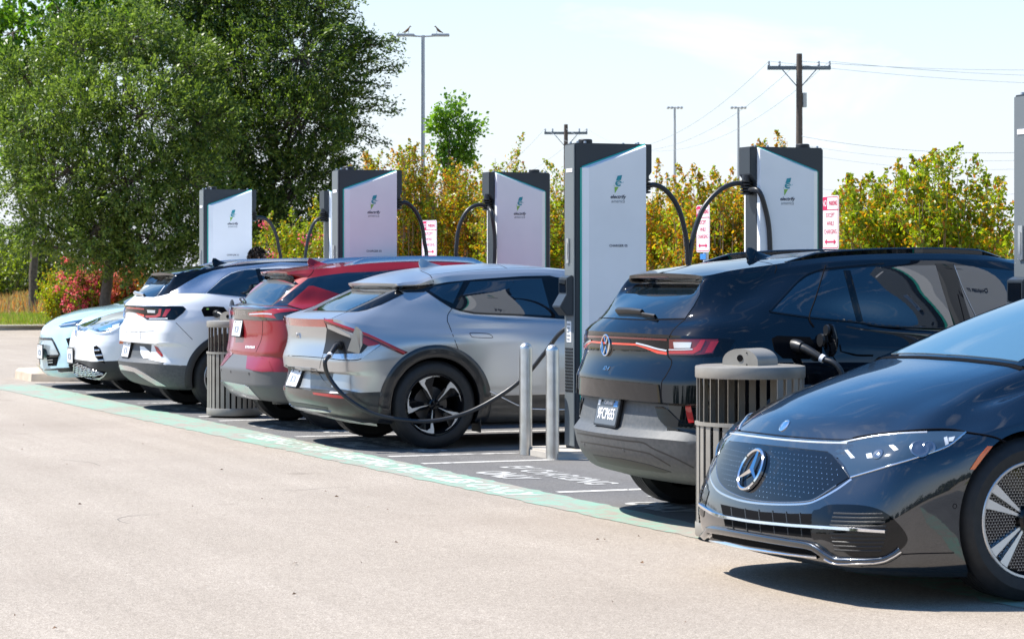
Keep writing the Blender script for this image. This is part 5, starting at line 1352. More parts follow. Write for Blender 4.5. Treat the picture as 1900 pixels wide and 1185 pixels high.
# kerbs, verge and end island
def kerb_run(name, P, h=.13, w=.16, label=None, kind='structure'):
    mb = MB(); R = []; P = [Vector((*p, 0)) for p in P]
    for i, p in enumerate(P):
        t = (P[min(i+1, len(P)-1)] - P[max(i-1, 0)]).normalized(); n = Vector((-t.y, t.x, 0)) * w / 2
        R.append([p - n + Vector((0, 0, -.05)), p - n * .95 + Vector((0, 0, h - .02)), p - n * .7 + Vector((0, 0, h)), p + n * .9 + Vector((0, 0, h)), p + n + Vector((0, 0, -.05))])
    mb.rings(R, closed=True); o = mb.build(name, M['concrete'], smooth=50); o['kind'] = kind; return o
kerb_run('kerb', [(-60, 63.3), (10, 63.3), (14, 63.9), (40, 66)])
kerb_run('kerb', [(11.98, -6), (11.98, 33.6)])
sheet('planting_strip', 12.05, -6, 40, 33.8, .10, M['lawn_soil'])
sheet('meadow', -70, 63.4, 60, 150, .10, M['lawn_soil'])
mb = MB()                                               # rounded concrete end of the row
def isl(r, z): return [(10.15 + (3.6 + r) * max(-1, min(1, 1.12 * math.cos(a))), 34.35 + (1.35 + r) * math.sin(a), z) for a in (2 * PI * k / 56 for k in range(56))]
mb.rings([isl(.0, -.05), isl(-.01, .10), isl(-.05, .14), isl(-.32, .145), isl(-.34, .12)], caps=False)
o = mb.build('end_island_kerb', mat('pale_concrete', (.58, .49, .39), .9, noise=(5, .3, .75, (.46, .36, .26)), bump=(60, .3, .005)), smooth=40); o['kind'] = 'structure'
mb = MB(); mb.face(isl(-.33, .125)); o = mb.build('end_island_soil', mat('straw_soil', (.52, .40, .20), .95, noise=(5, .3, .7, (.38, .28, .13)))); o['kind'] = 'structure'

# ------------------------------------------------------------------ charging cabinets
def logo(sheets, o, ex, ey, w):
    "green-and-teal lightning mark with an e, words below"
    T, G, N, L = sheets; k = w / 100
    T.poly([(-12 * k, 62 * k), (-2 * k, 88 * k), (24 * k, 92 * k), (17 * k, 66 * k)], o, ex, ey)
    for sg in (1,):
        arc = [(-12 + 30 * t, 50 - 26 * math.sin(t * 2.6)) for t in (i / 10 for i in range(11))]
        P = [(20 * math.cos(a) * k + 4 * k, 48 * k + 15 * math.sin(a) * k) for a in (math.radians(q) for q in range(20, 331, 22))] + [(12 * math.cos(a) * k + 5 * k, 49 * k + 8 * math.sin(a) * k) for a in (math.radians(q) for q in range(322, 15, -22))]
        n = len(P) // 2
        for i in range(n - 1): T.poly([P[i], P[i+1], P[-2-i], P[-1-i]], o, ex, ey)
    T.poly([(-6 * k, 45 * k), (30 * k, 52 * k), (33 * k, 60 * k), (27 * k, 52 * k), (-6 * k, 51 * k)], o, ex, ey, .002)
    G.poly([(-20 * k, 30 * k), (4 * k, 30 * k), (-18 * k, -4 * k)], o, ex, ey); G.poly([(-26 * k, 36 * k), (-20 * k, 39 * k), (-22 * k, 34 * k)], o, ex, ey)
    N.words('electrify', w * .27, o - ey * w * .22, ex, ey, shear=.22, bold=w * .006, extrude=.0006)
    L.words('america', w * .25, o - ey * w * .45, ex, ey, shear=.22, extrude=.0006)

def charger(x0, yc, flip, label, number=None, loc_h=2.53):
    "x0 = aisle end, yc = middle; flip turns it back to back"
    D, W, H = .62, .20, loc_h; zb = .06
    root = thing('charging_station', (x0, yc, zb), label, 'charger', 'charging stations in pairs on the islands')
    if flip: root.rotation_euler = (0, 0, PI); root.location = (x0 + D, yc, zb)
    H -= zb; mb = MB()
    side = [(0, 0), (D, 0), (D, H - .30), (D + .06, H - .23), (D + .06, H), (0, H)]
    mb.prism([(x, -W / 2, z) for x, z in side], (0, W, 0)); mb.build('cabinet', M['charcoal_metal'], root, bevel=.004)
    mb = MB(); mb.box((-.012, -W / 2 + .004, .02), (-.001, W / 2 - .004, H - .012)); mb.build('front_plate', M['grey_metal'], root, bevel=.003)
    mb = MB(); mb.box((-.0165, -.07, H - .235), (-.0125, .055, H - .205)); mb.build('status_light', M['letter_white'], root)
    T, G, N, L = Sheet(), Sheet(), Sheet(), Sheet()
    for sg in (-1, 1):
        y = sg * W / 2
        out = [(.05, .20), (D - .005, .20), (D - .005, H - .005), (.05, H - .20)]
        if sg > 0: out = [(.05, .20), (D - .005, .20), (D - .005, H - .005), (.05, H - .20)]
        q = .05; inn = [(.05 + q, .22), (D - .012, .22), (D - .012, H - .02), (.05 + q, H - .20)]
        mb = MB(); A = [mb.bm.verts.new((a, y + sg * .001, z)) for a, z in out]; B = [mb.bm.verts.new((a, y + sg * .012, z)) for a, z in out]; C = [mb.bm.verts.new((a, y + sg * .045, z)) for a, z in inn]
        for U, V in ((A, B), (B, C)):
            for i in range(4): mb.bm.faces.new((U[i], U[(i+1) % 4], V[(i+1) % 4], V[i]))
        mb.bm.faces.new(C); mb.build('side_panel', M['white_panel'], root, bevel=.003)
        mb = MB(); e = .010
        for (a, z), (a2, z2), dx, dz in ((out[3], out[2], -.0, e), (out[0], out[3], -e, 0)):
            mb.face([(a, y + sg * .013, z), (a2, y + sg * .013, z2), (a2 + dx, y + sg * .006, z2 + dz), (a + dx, y + sg * .006, z + dz)])
            mb.face([(a + dx, y + sg * .006, z + dz), (a2 + dx, y + sg * .006, z2 + dz), (a2 + dx, y + sg * .001, z2 + dz), (a + dx, y + sg * .001, z + dz)])
        mb.build('light_edge', M['teal_edge'], root)
        ex = Vector((1, 0, 0)) if sg < 0 else Vector((-1, 0, 0)); o = Vector((.355, y + sg * .046, H - .40))
        logo((T, G, N, L), o, ex, Vector((0, 0, 1)), .155)
        if number: N.words('CHARGER ' + number, .028, Vector((.36, y + sg * .046, H - .83)), ex, (0, 0, 1), extrude=.0006, bold=.0004)
    T.build('logo_mark', M['logo_teal'], root); G.build('logo_tip', M['logo_green'], root); N.build('brand_lettering', M['letter_navy'], root); L.build('brand_lettering', M['letter_grey'], root)
    mb = MB(); mb.lathe([(.0, .035), (.05, .035), (.058, .028), (.058, 0)], 24, at=(.13, 0, H)); mb.build('antenna_cap', M['black_plastic'], root, smooth=40)
    mb = MB()
    for x, y in ((.03, -.07), (.03, .07), (.09, -.085), (D - .05, -.07), (D - .12, .07), (D - .01, .06)): mb.lathe([(0, .016), (.01, .016), (.012, 0)], 10, at=(x, y, H))
    mb.build('roof_bolts', M['galv'], root)
    mb = MB(); mb.prism([(x, -.085, z) for x, z in ((-.012, 1.40), (-.03, 1.40), (-.07, 1.38), (-.07, 1.25), (-.13, 1.15), (-.07, 1.075), (-.012, 1.075))], (0, .17, 0)); mb.build('screen_housing', M['charcoal_metal'], root, bevel=.005)
    mb = MB(); mb.box((-.074, -.065, 1.262), (-.071, .065, 1.365)); mb.build('screen', M['gloss_black'], root)
    mb = MB(); mb.box((-.026, -.01, 1.50), (-.013, .035, 1.70)); mb.box((-.029, .0, 1.53), (-.0265, .025, 1.66), mi=0); mb.build('card_reader', M['silver'], root, bevel=.003)
    mb = MB()
    for k in range(14): mb.box((-.0165, -.075, .46 + k * .026), (-.0125, .075, .475 + k * .026))
    mb.build('vent_grille', M['black_plastic'], root)
    mb = MB(); mb.box((-.0150, -.045, .86), (-.0125, .045, 1.03)); mb.build('notice_sticker', M['letter_white'], root)
    s = Sheet()
    for k in range(5): s.poly([(-.035, .065 - k * .03), (.03 - .012 * (k % 3), .065 - k * .03), (.03 - .012 * (k % 3), .052 - k * .03), (-.035, .052 - k * .03)], (-.0155, 0, .945), (0, -1, 0), (0, 0, 1))
    s.build('sticker_text', M['letter_grey'], root)
    mb = MB(); mb.box((D + .002, -.07, 1.1), (D + .07, .07, 1.4)); mb.build('plug_holster', M['black_plastic'], root, bevel=.01)
    # cable gland under the beak
    mb = MB(); mb.tube([(D + .03, 0, H - .24), (D + .035, 0, H - .29)], .045, 12)
    for k in range(5): mb.lathe([(.028, 0), (.052, .006), (.052, .018), (.028, .024)], 14, at=(D + .04, 0, H - .40 + k * .025))
    mb.build('cable_gland', M['connector'], root, smooth=40)
    return root

def at(px, py, Y):
    d = sight(px, py); return EYEPOS + d * (Y / d.y)
def cable(pts, label, group=None, r=.021, name='charging_cable'):
    mb = MB(); mb.tube(catmull(pts, 10), r, 12); o = mb.build(name, M['cable'], None, smooth=60)
    return tag(o, label, 'cable', group)

ISLANDS = [('01', 8.08, 30.50, 9.72), ('03', 7.80, 24.15, 9.50), ('05', 7.96, 18.47, 9.60), ('07', 8.22, 12.35, 9.9)]
where = {'01': 'CHARGER 01 in front of the dark tree', '03': 'CHARGER 03 behind the red crossover', '05': 'CHARGER 05 just behind the two steel bollards', '07': 'cut by the right edge'}
where2 = {'01': 'mostly hidden behind CHARGER 03', '03': 'between CHARGER 03 and CHARGER 05', '05': 'rising behind the black crossover'}
for num, x, y, x2 in ISLANDS:
    charger(x, y, False, ('tall slim white and charcoal charging cabinet ' if num != '07' else 'tall slim charcoal charging cabinet ') + where[num], num)
    if num in where2: charger(x2, y, True, 'tall slim white and charcoal charging cabinet ' + where2[num])
    mb = MB(); mb.box((x - .28, y - .36, -.02), (x2 + .9, y + .36, .06)); o = mb.build('charger_plinth', M['concrete'], None, bevel=.015); o['kind'] = 'structure'

Y5, Y3, Y1 = 18.47, 24.15, 30.5
def P(Y, *q): return [at(a, b, Y) for a, b in q]
G = 'charging cables looping from the cabinets'
cable([Vector((8.62, Y5, 2.17))] + P(Y5, (1213, 343), (1236, 354), (1258, 385), (1271, 430), (1276, 480), (1274, 540)) + [Vector((8.66, Y5, 1.15))], 'black charging cable arching to the right out of CHARGER 05', G)
cable([Vector((9.56, Y5, 2.17))] + P(Y5, (1372, 340), (1340, 350), (1308, 382), (1290, 425), (1281, 470), (1280, 530)) + [Vector((9.3, Y5, 1.0)), Vector((9.53, Y5, 1.2))], 'black charging cable arching left from the cabinet behind the black crossover', G)
cable([Vector((9.56, Y5 - .02, 2.17))] + P(Y5 - .16, (1408, 355), (1422, 395), (1428, 440), (1427, 500)) + [Vector((9.6, Y5 - .17, 1.0)), Vector((9.55, Y5 - .1, .9))], 'black charging cable hanging down the cabinet behind the black crossover', G)
cable([Vector((8.46, Y3, 2.17))] + P(Y3, (752, 376), (768, 388), (781, 412), (787, 445), (788, 490)) + [Vector((8.5, Y3, 1.15))], 'black charging cable arching to the right out of CHARGER 03', G)
cable([Vector((9.46, Y3, 2.17))] + P(Y3, (888, 380), (868, 390), (854, 415), (848, 445), (849, 490)) + [Vector((9.3, Y3, 1.0))], 'black charging cable arching left from the cabinet between CHARGER 03 and 05', G)
cable([Vector((9.46, Y3 - .02, 2.17))] + P(Y3 - .16, (912, 395), (917, 430), (918, 470), (917, 510)) + [Vector((9.5, Y3 - .17, .95))], 'black charging cable hanging straight down the cabinet left of CHARGER 05', G)
cable([Vector((8.74, Y1, 2.17))] + P(Y1, (486, 404), (500, 412), (511, 432), (517, 458), (518, 495)) + [Vector((8.8, Y1, 1.1))], 'black charging cable arching to the right out of CHARGER 01', G)
cable([Vector((9.68, Y1, 2.17))] + P(Y1, (596, 404), (584, 412), (574, 435), (568, 465), (566, 500)) + [Vector((9.5, Y1, 1.0))], 'black charging cable arching left just left of CHARGER 03', G)

# cables in use
F = CAR['silver']; o3 = Vector((6.25, 20.5, 0))
h = F.px(632, 640)[0]; pl, d, t = plug(F, h + o3, (-.75, -.62, .1), (-.25, -.25, -.75))
tag(pl, 'black plug pushed into the rear corner of the satin grey crossover', 'connector')
e0 = d
P2 = [e0, e0 + t * .10] + [at(a, b, Y) for a, b, Y in ((611, 700, 19.62), (640, 735, 19.52), (690, 766, 19.44), (750, 779, 19.36), (806, 780, 19.30), (870, 764, 19.22), (930, 732, 19.14), (975, 697, 19.05), (1012, 653, 18.92), (1046, 612, 18.78))] + [Vector((8.25, 18.64, 1.12)), Vector((8.5, 18.60, 1.25))]
cable(P2, 'thick black charging cable sagging past the rear wheel of the grey crossover', None, .0185)
F = CAR['black']; ob = Vector((6.06, 13.65, 0))
pl, d, t = plug(F, PORT_BLACK + ob, (.18, -.95, -.05), (.55, -.35, -.55))
tag(pl, 'grey-lit plug with white collar in the side of the black crossover', 'connector')
cable([d, d + t * .12, d + t * .2 + Vector((.05, 0, -.2)), Vector((7.45, 12.18, .45)), Vector((7.8, 12.2, .25)), Vector((8.15, 12.45, .55)), Vector((8.5, 12.47, 1.1))], 'black charging cable dropping from the black crossover behind the dark saloon bonnet', None, .0165)
F = CAR['white']; ow = Vector((6.13, 26.5, 0))
pl, d, t = plug(F, PORT_WHITE + ow, (.1, -.95, .12), (.5, -.3, -.5))
tag(pl, 'plug in the side of the white crossover above the far trash can', 'connector')
cable([d, d + t * .12, d + t * .2 + Vector((.05, 0, -.25)), Vector((7.5, 25.1, .5)), Vector((7.75, 24.8, .3)), Vector((8.0, 24.35, .9)), Vector((8.2, 24.27, 1.2))], 'black charging cable dropping from the white crossover behind the far trash can', None, .021)

# ------------------------------------------------------------------ bollards, trash cans, signs
def bollard(x, y, label):
    mb = MB(); r = .053; prof = [(r, 0), (r, .86)] + [(r * math.cos(a), .86 + r * math.sin(a)) for a in (PI / 2 * k / 7 for k in range(1, 7))] + [(.001, .86 + r)]
    mb.lathe(prof, 36, at=(x, y, 0)); o = mb.build('bollard', M['steel'], None, smooth=35)
    return tag(o, label, 'bollard', 'steel bollards in front of CHARGER 05')
bollard(7.67, 18.72, 'stainless steel bollard, left one of the pair, in front of the grey crossover door')
bollard(7.67, 18.16, 'stainless steel bollard, right one of the pair, nearest CHARGER 05')

def trash_can(x, y, R, H, label):
    root = thing('trash_can', (x, y, 0), label, 'trash can', 'slatted metal trash cans on the islands')
    n = 30; open_a = (math.radians(150), math.radians(268))
    mb = MB()
    for k in range(n):
        a = 2 * PI * k / n; c, s_ = math.cos(a), math.sin(a); T = Vector((-s_, c, 0)); N = Vector((c, s_, 0))
        top = H * .66 if open_a[0] < a < open_a[1] else H - .05
        w = .020; hgt = [(.05, 0), (top, 0)]
        for z0, z1 in ((.05, top),):
            q = [N * (R - .012) + T * w, N * (R - .012) - T * w, N * (R - .004) - T * w, N * (R - .004) + T * w]
            mb.rings([[p + Vector((0, 0, z)) for p in q] for z in (z0, z1)])
    mb.build('slats', M['taupe'], root, bevel=.0015, seg=1)
    mb = MB()
    for z0, z1 in ((.02, .095), (H - .065, H)):
        if z1 == H: mb.build('hoop', M['taupe'], root, smooth=35); mb = MB()
        mb.lathe([(R - .02, z0), (R, z0), (R + .003, z0 + .006), (R + .003, z1 - .006), (R, z1), (R - .02, z1)], 60)
    mb.build('hoop', M['taupe'], root, smooth=35)
    mb = MB()
    R1 = [];
    for i in range(25):
        a = open_a[0] + (open_a[1] - open_a[0]) * i / 24 
        R1.append([((R + k) * math.cos(a), (R + k) * math.sin(a), z) for k, z in ((-.015, H * .66), (.004, H * .66), (.004, H * .66 + .02), (-.015, H * .66 + .02))])
    mb.rings(R1); mb.build('opening_sill', M['taupe'], root)
    mb = MB(); mb.lathe([(R - .05, .04), (R - .05, H * .63), (R - .062, H * .63), (R - .062, .06), (.01, .06)], 40); mb.build('liner', M['void'], root, smooth=40)
    mb = MB(); mb.lathe([(.0, H + .006), (R - .02, H + .004), (R - .002, H)], 60); mb.build('lid', M['taupe'], root, smooth=30)
    mb = MB(); A = [(-.115 * math.cos(q), .085 * math.sin(q)) for q in (PI * k / 16 for k in range(17))]
    d = Vector((math.cos(.5), math.sin(.5), 0)); e = Vector((d.y, -d.x, 0))
    A = [((-.118, 0))] + [(.118 * -math.cos(q), .022 + .072 * math.sin(q)) for q in (PI * k / 16 for k in range(17))] + [(.118, 0)]
    mb.prism([e * u - d * .10 + Vector((0, 0, H + .004 + v)) for u, v in A], d * .20); hood = mb.build('ash_hood', M['taupe'], root, smooth=35)
    mb = MB(); mb.tube([e * .0 - d * .1035 + Vector((0, 0, H + .045)), -d * .099 + Vector((0, 0, H + .045))], .019, 18)
    for q in (-.035, .03): mb.tube([e * .045 - d * .1030 + Vector((0, 0, H + .045 + q)), e * .045 - d * .099 + Vector((0, 0, H + .045 + q))], .004, 8)
    mb.build('ash_hole', M['void'], hood)
    mb = MB()
    for q in (-1, 0, 1):
        mb.box((-R * .3 + q * .1, -.02, H - .02), (-R * .3 + q * .1 + .012, .02, H - .01))
    mb.build('lid_brackets', M['taupe'], root)
    return root
trash_can(6.42, 12.36, .305, .965, 'taupe slatted metal trash can standing close behind the nose of the dark saloon')
trash_can(6.90, 24.75, .285, .985, 'taupe slatted metal trash can standing between the white and the red crossover')

def no_parking_sign(x, y, label, rot=0):
    root = thing('parking_sign', (x, y, .06), label, 'sign', 'no parking signs at the heads of the bays', rot)
    mb = MB(); mb.tube([(0.012, 0, 0), (.012, 0, 2.05)], .027, 14); mb.build('post', M['plate_white'], root, smooth=40)
    w, h, z = .29, .46, 1.85
    def rr(w, h, r):
        P = []
        for cy, cz, a0 in ((w/2 - r, h/2 - r, 0), (-w/2 + r, h/2 - r, 90), (-w/2 + r, -h/2 + r, 180), (w/2 - r, -h/2 + r, 270)):
            for k in range(5):
                a = math.radians(a0 + 22.5 * k); P.append((cy + r * math.cos(a), cz + r * math.sin(a)))
        return P
    mb = MB(); mb.prism([(-.020, -u, z + v) for u, v in rr(w, h, .025)], (.003, 0, 0)); pl = mb.build('sign_plate', M['sign_white'], root)
    ex, ey, o = Vector((0, -1, 0)), Vector((0, 0, 1)), Vector((-.0205, 0, z))
    R = Sheet(); a, b = rr(w - .02, h - .02, .02), rr(w - .032, h - .032, .016)
    for i in range(len(a)): R.poly([a[i], a[(i+1) % len(a)], b[(i+1) % len(a)], b[i]], o, ex, ey, .0008)
    R.poly([(-.142, .105), (.142, .105), (.142, .112), (-.142, .112)], o, ex, ey, .001)
    R.poly([(-.142, .112), (-.055, .112), (-.055, .215), (-.125, .215), (-.142, .20)], o, ex, ey, .0012)
    R.words('PARKING', .055, o + ey * .162 + ex * .045, ex, ey, aspect=.62, extrude=.001, bold=.001)
    for t, zz in (('EXCEPT', .06), ('WHILE', -.01), ('CHARGING', -.08)): R.words(t, .054, o + ey * zz, ex, ey, aspect=.78, extrude=.001)
    R.poly([(-.10, -.165), (-.06, -.14), (-.06, -.158), (.06, -.158), (.06, -.14), (.10, -.165), (.06, -.19), (.06, -.172), (-.06, -.172), (-.06, -.19)], o, ex, ey, .0012)
    R.build('sign_red_print', M['sign_red'], pl)
    W = Sheet(); W.words('NO', .075, o + ey * .162 - ex * .098 - Vector((.0015, 0, 0)), ex, ey, aspect=.62, extrude=.001, bold=.001); W.build('sign_white_print', M['sign_white'], pl)
    mb = MB(); mb.box((-.0205, -.06, z - .30), (-.018, .06, z - .245)); mb.build('small_blue_plate', M['plate_blue'], root)
    return root
no_parking_sign(10.46, 18.62, 'red and white parking sign right of the cabinet behind the black crossover')
no_parking_sign(10.80, 21.75, 'red and white no parking sign between the two arching cables right of CHARGER 05', .0)
no_parking_sign(10.80, 29.55, 'red and white no parking sign seen edge-on right of CHARGER 03', .35)
# ------------------------------------------------------------------ vegetation
def leaf_mat(name, c, t=.35, gloss=.35):
    m = bpy.data.materials.new(name); m.use_nodes = True; nt = m.node_tree; b = nt.nodes['Principled BSDF']
    b.inputs['Base Color'].default_value = (*c, 1); b.inputs['Roughness'].default_value = gloss; b.inputs['Specular IOR Level'].default_value = .45
    tr = nt.nodes.new('ShaderNodeBsdfTranslucent'); tr.inputs['Color'].default_value = (min(1, c[0] * 1.5), min(1, c[1] * 1.6), c[2] * .8, 1)
    mx = nt.nodes.new('ShaderNodeMixShader'); mx.inputs[0].default_value = t
    nt.links.new(b.outputs[0], mx.inputs[1]); nt.links.new(tr.outputs[0], mx.inputs[2]); nt.links.new(mx.outputs[0], nt.nodes['Material Output'].inputs['Surface'])
    return m
LEAF = {
 'oak_dark': leaf_mat('oak_dark', (.032, .068, .014), .32, .45), 'oak_mid': leaf_mat('oak_mid', (.105, .165, .026), .38, .42), 'oak_light': leaf_mat('oak_light', (.21, .285, .058), .4, .4),
 'maple': leaf_mat('maple', (.10, .21, .020), .5), 'maple_light': leaf_mat('maple_light', (.18, .31, .03), .5),
 'lime': leaf_mat('lime', (.31, .38, .018), .5), 'olive': leaf_mat('olive', (.17, .215, .015), .45), 'gold': leaf_mat('gold', (.55, .31, .015), .48), 'rust': leaf_mat('rust', (.48, .165, .020), .45), 'dull_green': leaf_mat('dull_green', (.055, .08, .025), .3),
 'pink': leaf_mat('pink', (.80, .09, .21), .35, .6), 'coral': leaf_mat('coral', (.80, .22, .20), .35, .6), 'straw': leaf_mat('straw', (.42, .31, .13), .3, .7), 'grass': leaf_mat('grass', (.16, .24, .02), .4, .5), 'straw_red': leaf_mat('straw_red', (.33, .17, .08), .3, .7),
 'far_green': leaf_mat('far_green', (.055, .075, .04), .2, .6), 'far_olive': leaf_mat('far_olive', (.10, .105, .055), .2, .6)}
M['bark'] = mat('bark', (.075, .058, .045), .9, noise=(14, .3, .7, (.14, .115, .09)), bump=(30, .6, .02))
M['pale_bark'] = mat('pale_bark', (.30, .21, .14), .8, noise=(14, .3, .7, (.20, .13, .08)))

def leaf_mesh(name, C, D, size, aspect, mats, weights, parent=None, jitter=.35):
    "C = leaf centres, D = the way each leaf points; every leaf is a bent lozenge of its own"
    n = len(C); D = D + rng.normal(0, jitter, (n, 3)); D /= np.linalg.norm(D, axis=1)[:, None] + 1e-9
    up = rng.normal(0, 1, (n, 3)) + np.array([0, 0, .8]); S = np.cross(D, up); S /= np.linalg.norm(S, axis=1)[:, None] + 1e-9
    N = np.cross(S, D); L = (size * rng.uniform(.65, 1.3, n))[:, None]; W = L * aspect
    V = np.empty((n, 4, 3)); V[:, 0] = C - D * L * .5; V[:, 1] = C + S * W * .5 + N * W * .18; V[:, 2] = C + D * L * .5 - N * L * .08; V[:, 3] = C - S * W * .5 + N * W * .18
    me = bpy.data.meshes.new(name); me.vertices.add(4 * n); me.vertices.foreach_set('co', V.ravel()); me.loops.add(4 * n); me.loops.foreach_set('vertex_index', np.arange(4 * n, dtype=np.int32))
    me.polygons.add(n); me.polygons.foreach_set('loop_start', np.arange(0, 4 * n, 4, dtype=np.int32)); me.polygons.foreach_set('loop_total', np.full(n, 4, dtype=np.int32))
    for m in mats: me.materials.append(LEAF[m])
    wt = np.array(weights, float)
    mi = rng.choice(len(mats), n, p=wt / wt.sum()) if wt.ndim == 1 else (wt.cumsum(1) / wt.sum(1)[:, None] > rng.uniform(0, 1, n)[:, None]).argmax(1)
    me.polygons.foreach_set('material_index', mi.astype(np.int32)); me.update(calc_edges=True)
    o = bpy.data.objects.new(name, me); COL.objects.link(o); o.parent = parent
    return o

def spot(px, Z, z=0.):
    return EYEPOS * 0 + FWD * Z + RIGHT * ((px - 950) / FOCAL * Z) + Vector((0, 0, z))

def branch(mb, a, b, r0, r1, wob=.06, n=7):
    a, b = Vector(a), Vector(b); P = []
    L = (b - a).length
    for i in range(n):
        t = i / (n - 1); P.append(a.lerp(b, t) + Vector(rng.normal(0, wob * L * math.sin(PI * t) * .4, 3)))
    mb.tube(P, [r0 + (r1 - r0) * i / (n - 1) for i in range(n)], 7); return P

def big_tree(name, px, Z, blobs, leaf, aspect, mats, weights, density, label, tr=.15, sprays=(), fork=2.2, clump=.17, cat='tree'):
    "blobs = (metres right of the trunk, height, radius, depth) of the crown's masses"
    base = spot(px, Z); root = thing(name, base, label, cat, 'trees behind the far kerb')
    wood = MB(); top = Vector((rng.normal(0, .1), rng.normal(0, .1), fork)); branch(wood, (0, 0, -.1), top, tr, tr * .8, .02)
    C, D, Wt = [], [], []
    for (u, h, r, dp) in blobs:
        c = Vector((RIGHT.x * u + FWD.x * dp, RIGHT.y * u + FWD.y * dp, h))
        b0 = top.lerp(c, rng.uniform(0, .25)); branch(wood, b0, c, tr * .42, tr * .10, .12)
        nt = max(6, int(density * r * r * 4.6))
        q = rng.normal(0, 1, (nt, 3)); q /= np.linalg.norm(q, axis=1)[:, None]; rad = r * rng.uniform(.12, 1, nt) ** .42 * rng.uniform(.85, 1.14, nt)
        tc_ = np.array(c) + q * rad[:, None] * np.array([1, 1, .86])
        for k in range(0, nt, 5): branch(wood, c, tc_[k], tr * .09, .006, .1, 5)
        m = 32; P = np.repeat(tc_, m, 0); sd = q + rng.normal(0, .45, q.shape) + np.array([0, 0, .15]); sd /= np.linalg.norm(sd, axis=1)[:, None]; dirs = np.repeat(sd, m, 0)
        al = rng.uniform(-1.5, 1.3, (nt * m, 1)); P = P + dirs * al * clump * 1.15 + rng.normal(0, clump * .36, (nt * m, 3))
        C.append(P); D.append(dirs)
        Wt.append(np.repeat(np.array(weights, float) ** 1.0 * rng.uniform(.12, 1.9, (nt, len(weights))), m, 0))
    for (u0, h0, u1, h1, dp) in sprays:
        a = Vector((RIGHT.x * u0 + FWD.x * dp, RIGHT.y * u0 + FWD.y * dp, h0)); b = Vector((RIGHT.x * u1 + FWD.x * dp, RIGHT.y * u1 + FWD.y * dp, h1))
        P = branch(wood, a, b, tr * .14, .008, .10, 9)
        for p, q in zip(P, P[1:]):
            m = 26; al = rng.uniform(0, 1, (m, 1)); t = np.array((q - p).normalized())
            C.append(np.array(p) * (1 - al) + np.array(q) * al + rng.normal(0, .085, (m, 3))); D.append(np.tile(t, (m, 1)) + rng.normal(0, .5, (m, 3))); Wt.append(np.tile(weights, (m, 1)))
    wood.build('trunk', M['bark'], root, smooth=60)
    leaf_mesh('crown', np.concatenate(C), np.concatenate(D), leaf, aspect, mats, np.concatenate(Wt), root)
    return root

def px_blobs(px, Z, L):
    s = FOCAL / Z; return [((x - px) / s, EYE + (HORIZON - y) / s, r / s, d) for x, y, r, d in L]
def px_sprays(px, Z, L):
    s = FOCAL / Z; return [((a - px) / s, EYE + (HORIZON - b) / s, (c - px) / s, EYE + (HORIZON - d) / s, e) for a, b, c, d, e in L]

A_ = [(40,140,70,.5),(140,90,85,.3),(240,70,90,.2),(330,120,90,.4),(60,240,85,-.3),(160,210,105,-.9),(270,220,110,-1),(370,220,95,-.2),(40,330,70,.2),(140,320,100,-.9),(250,340,110,-1.2),(350,340,100,-.6),(90,420,70,0),(190,425,85,-.7),(290,440,85,-.7),(20,430,42,.4),(390,430,75,0),(330,480,55,-.3),(240,490,50,-.2),(150,470,45,.3)]
big_tree('broadleaf_tree', 187, 61, px_blobs(187, 61, A_), .105, .42, ['oak_dark', 'oak_mid', 'oak_light'], [.16, .40, .44], 26, 'wide olive-green tree at the left whose bare trunk stands in pink flowers', .155, fork=1.9)
B_ = [(420,10,100,.3),(500,-20,110,0),(590,15,85,-.2),(640,95,62,.2),(560,110,110,-.8),(455,120,110,-.5),(625,190,80,-.3),(555,230,110,-1),(455,260,115,-.7),(610,285,72,0),(550,350,92,-.6),(460,390,95,-.5),(625,360,52,.2),(420,460,70,.2),(530,440,62,0),(590,420,50,.3),(390,330,90,.4),(390,180,90,.5),(320,30,85,.6),(340,-30,90,.8),(380,80,80,.2)]
big_tree('broadleaf_tree', 470, 64, px_blobs(470, 64, B_), .108, .40, ['oak_dark', 'oak_mid', 'oak_light'], [.36, .44, .20], 25, 'tall dark green tree rising behind CHARGER 01', .20,
         px_sprays(470, 64, [(600,70,748,78,0),(610,120,742,130,.2),(620,170,736,192,0),(640,110,720,108,.3),(600,40,690,60,.2),(630,230,700,238,0),(620,300,692,322,.1),(560,-10,660,18,0),(640,150,728,160,-.2),(600,360,668,380,0),(650,95,735,66,.2),(660,140,752,118,.1),(650,200,742,206,0),(640,250,720,268,.1),(650,60,742,96,0)]))
C_ = [(20,60,80,.3),(110,20,90,0),(200,30,80,.3),(260,70,60,0),(30,150,70,0),(110,120,80,.4),(-30,110,70,0),(30,230,55,.3),(230,-10,70,0)]
big_tree('maple_tree', 60, 78, px_blobs(60, 78, C_), .17, .75, ['maple', 'maple_light', 'oak_mid'], [.5, .35, .15], 8, 'bright green maple-like tree at the upper left corner', .16, px_sprays(60, 78, [(20,200,10,300,0),(60,180,140,230,.2),(-10,160,60,260,0)]))
D_ = [(812,238,12,0),(874,292,12,0),(826,300,15,0),(830,213,17,0),(858,232,15,.1),(836,258,15,0),(868,262,12,0),(843,194,11,0),(852,284,13,0),(822,275,11,0),(815,215,9,0),(878,240,9,0),(845,310,14,0)]
big_tree('young_tree', 846, 58, px_blobs(846, 58, D_), .105, .7, ['maple', 'maple_light'], [.3, .7], 3, 'slim young bright green tree rising above the bushes right of the lamp post', .05, fork=3.2, clump=.21)

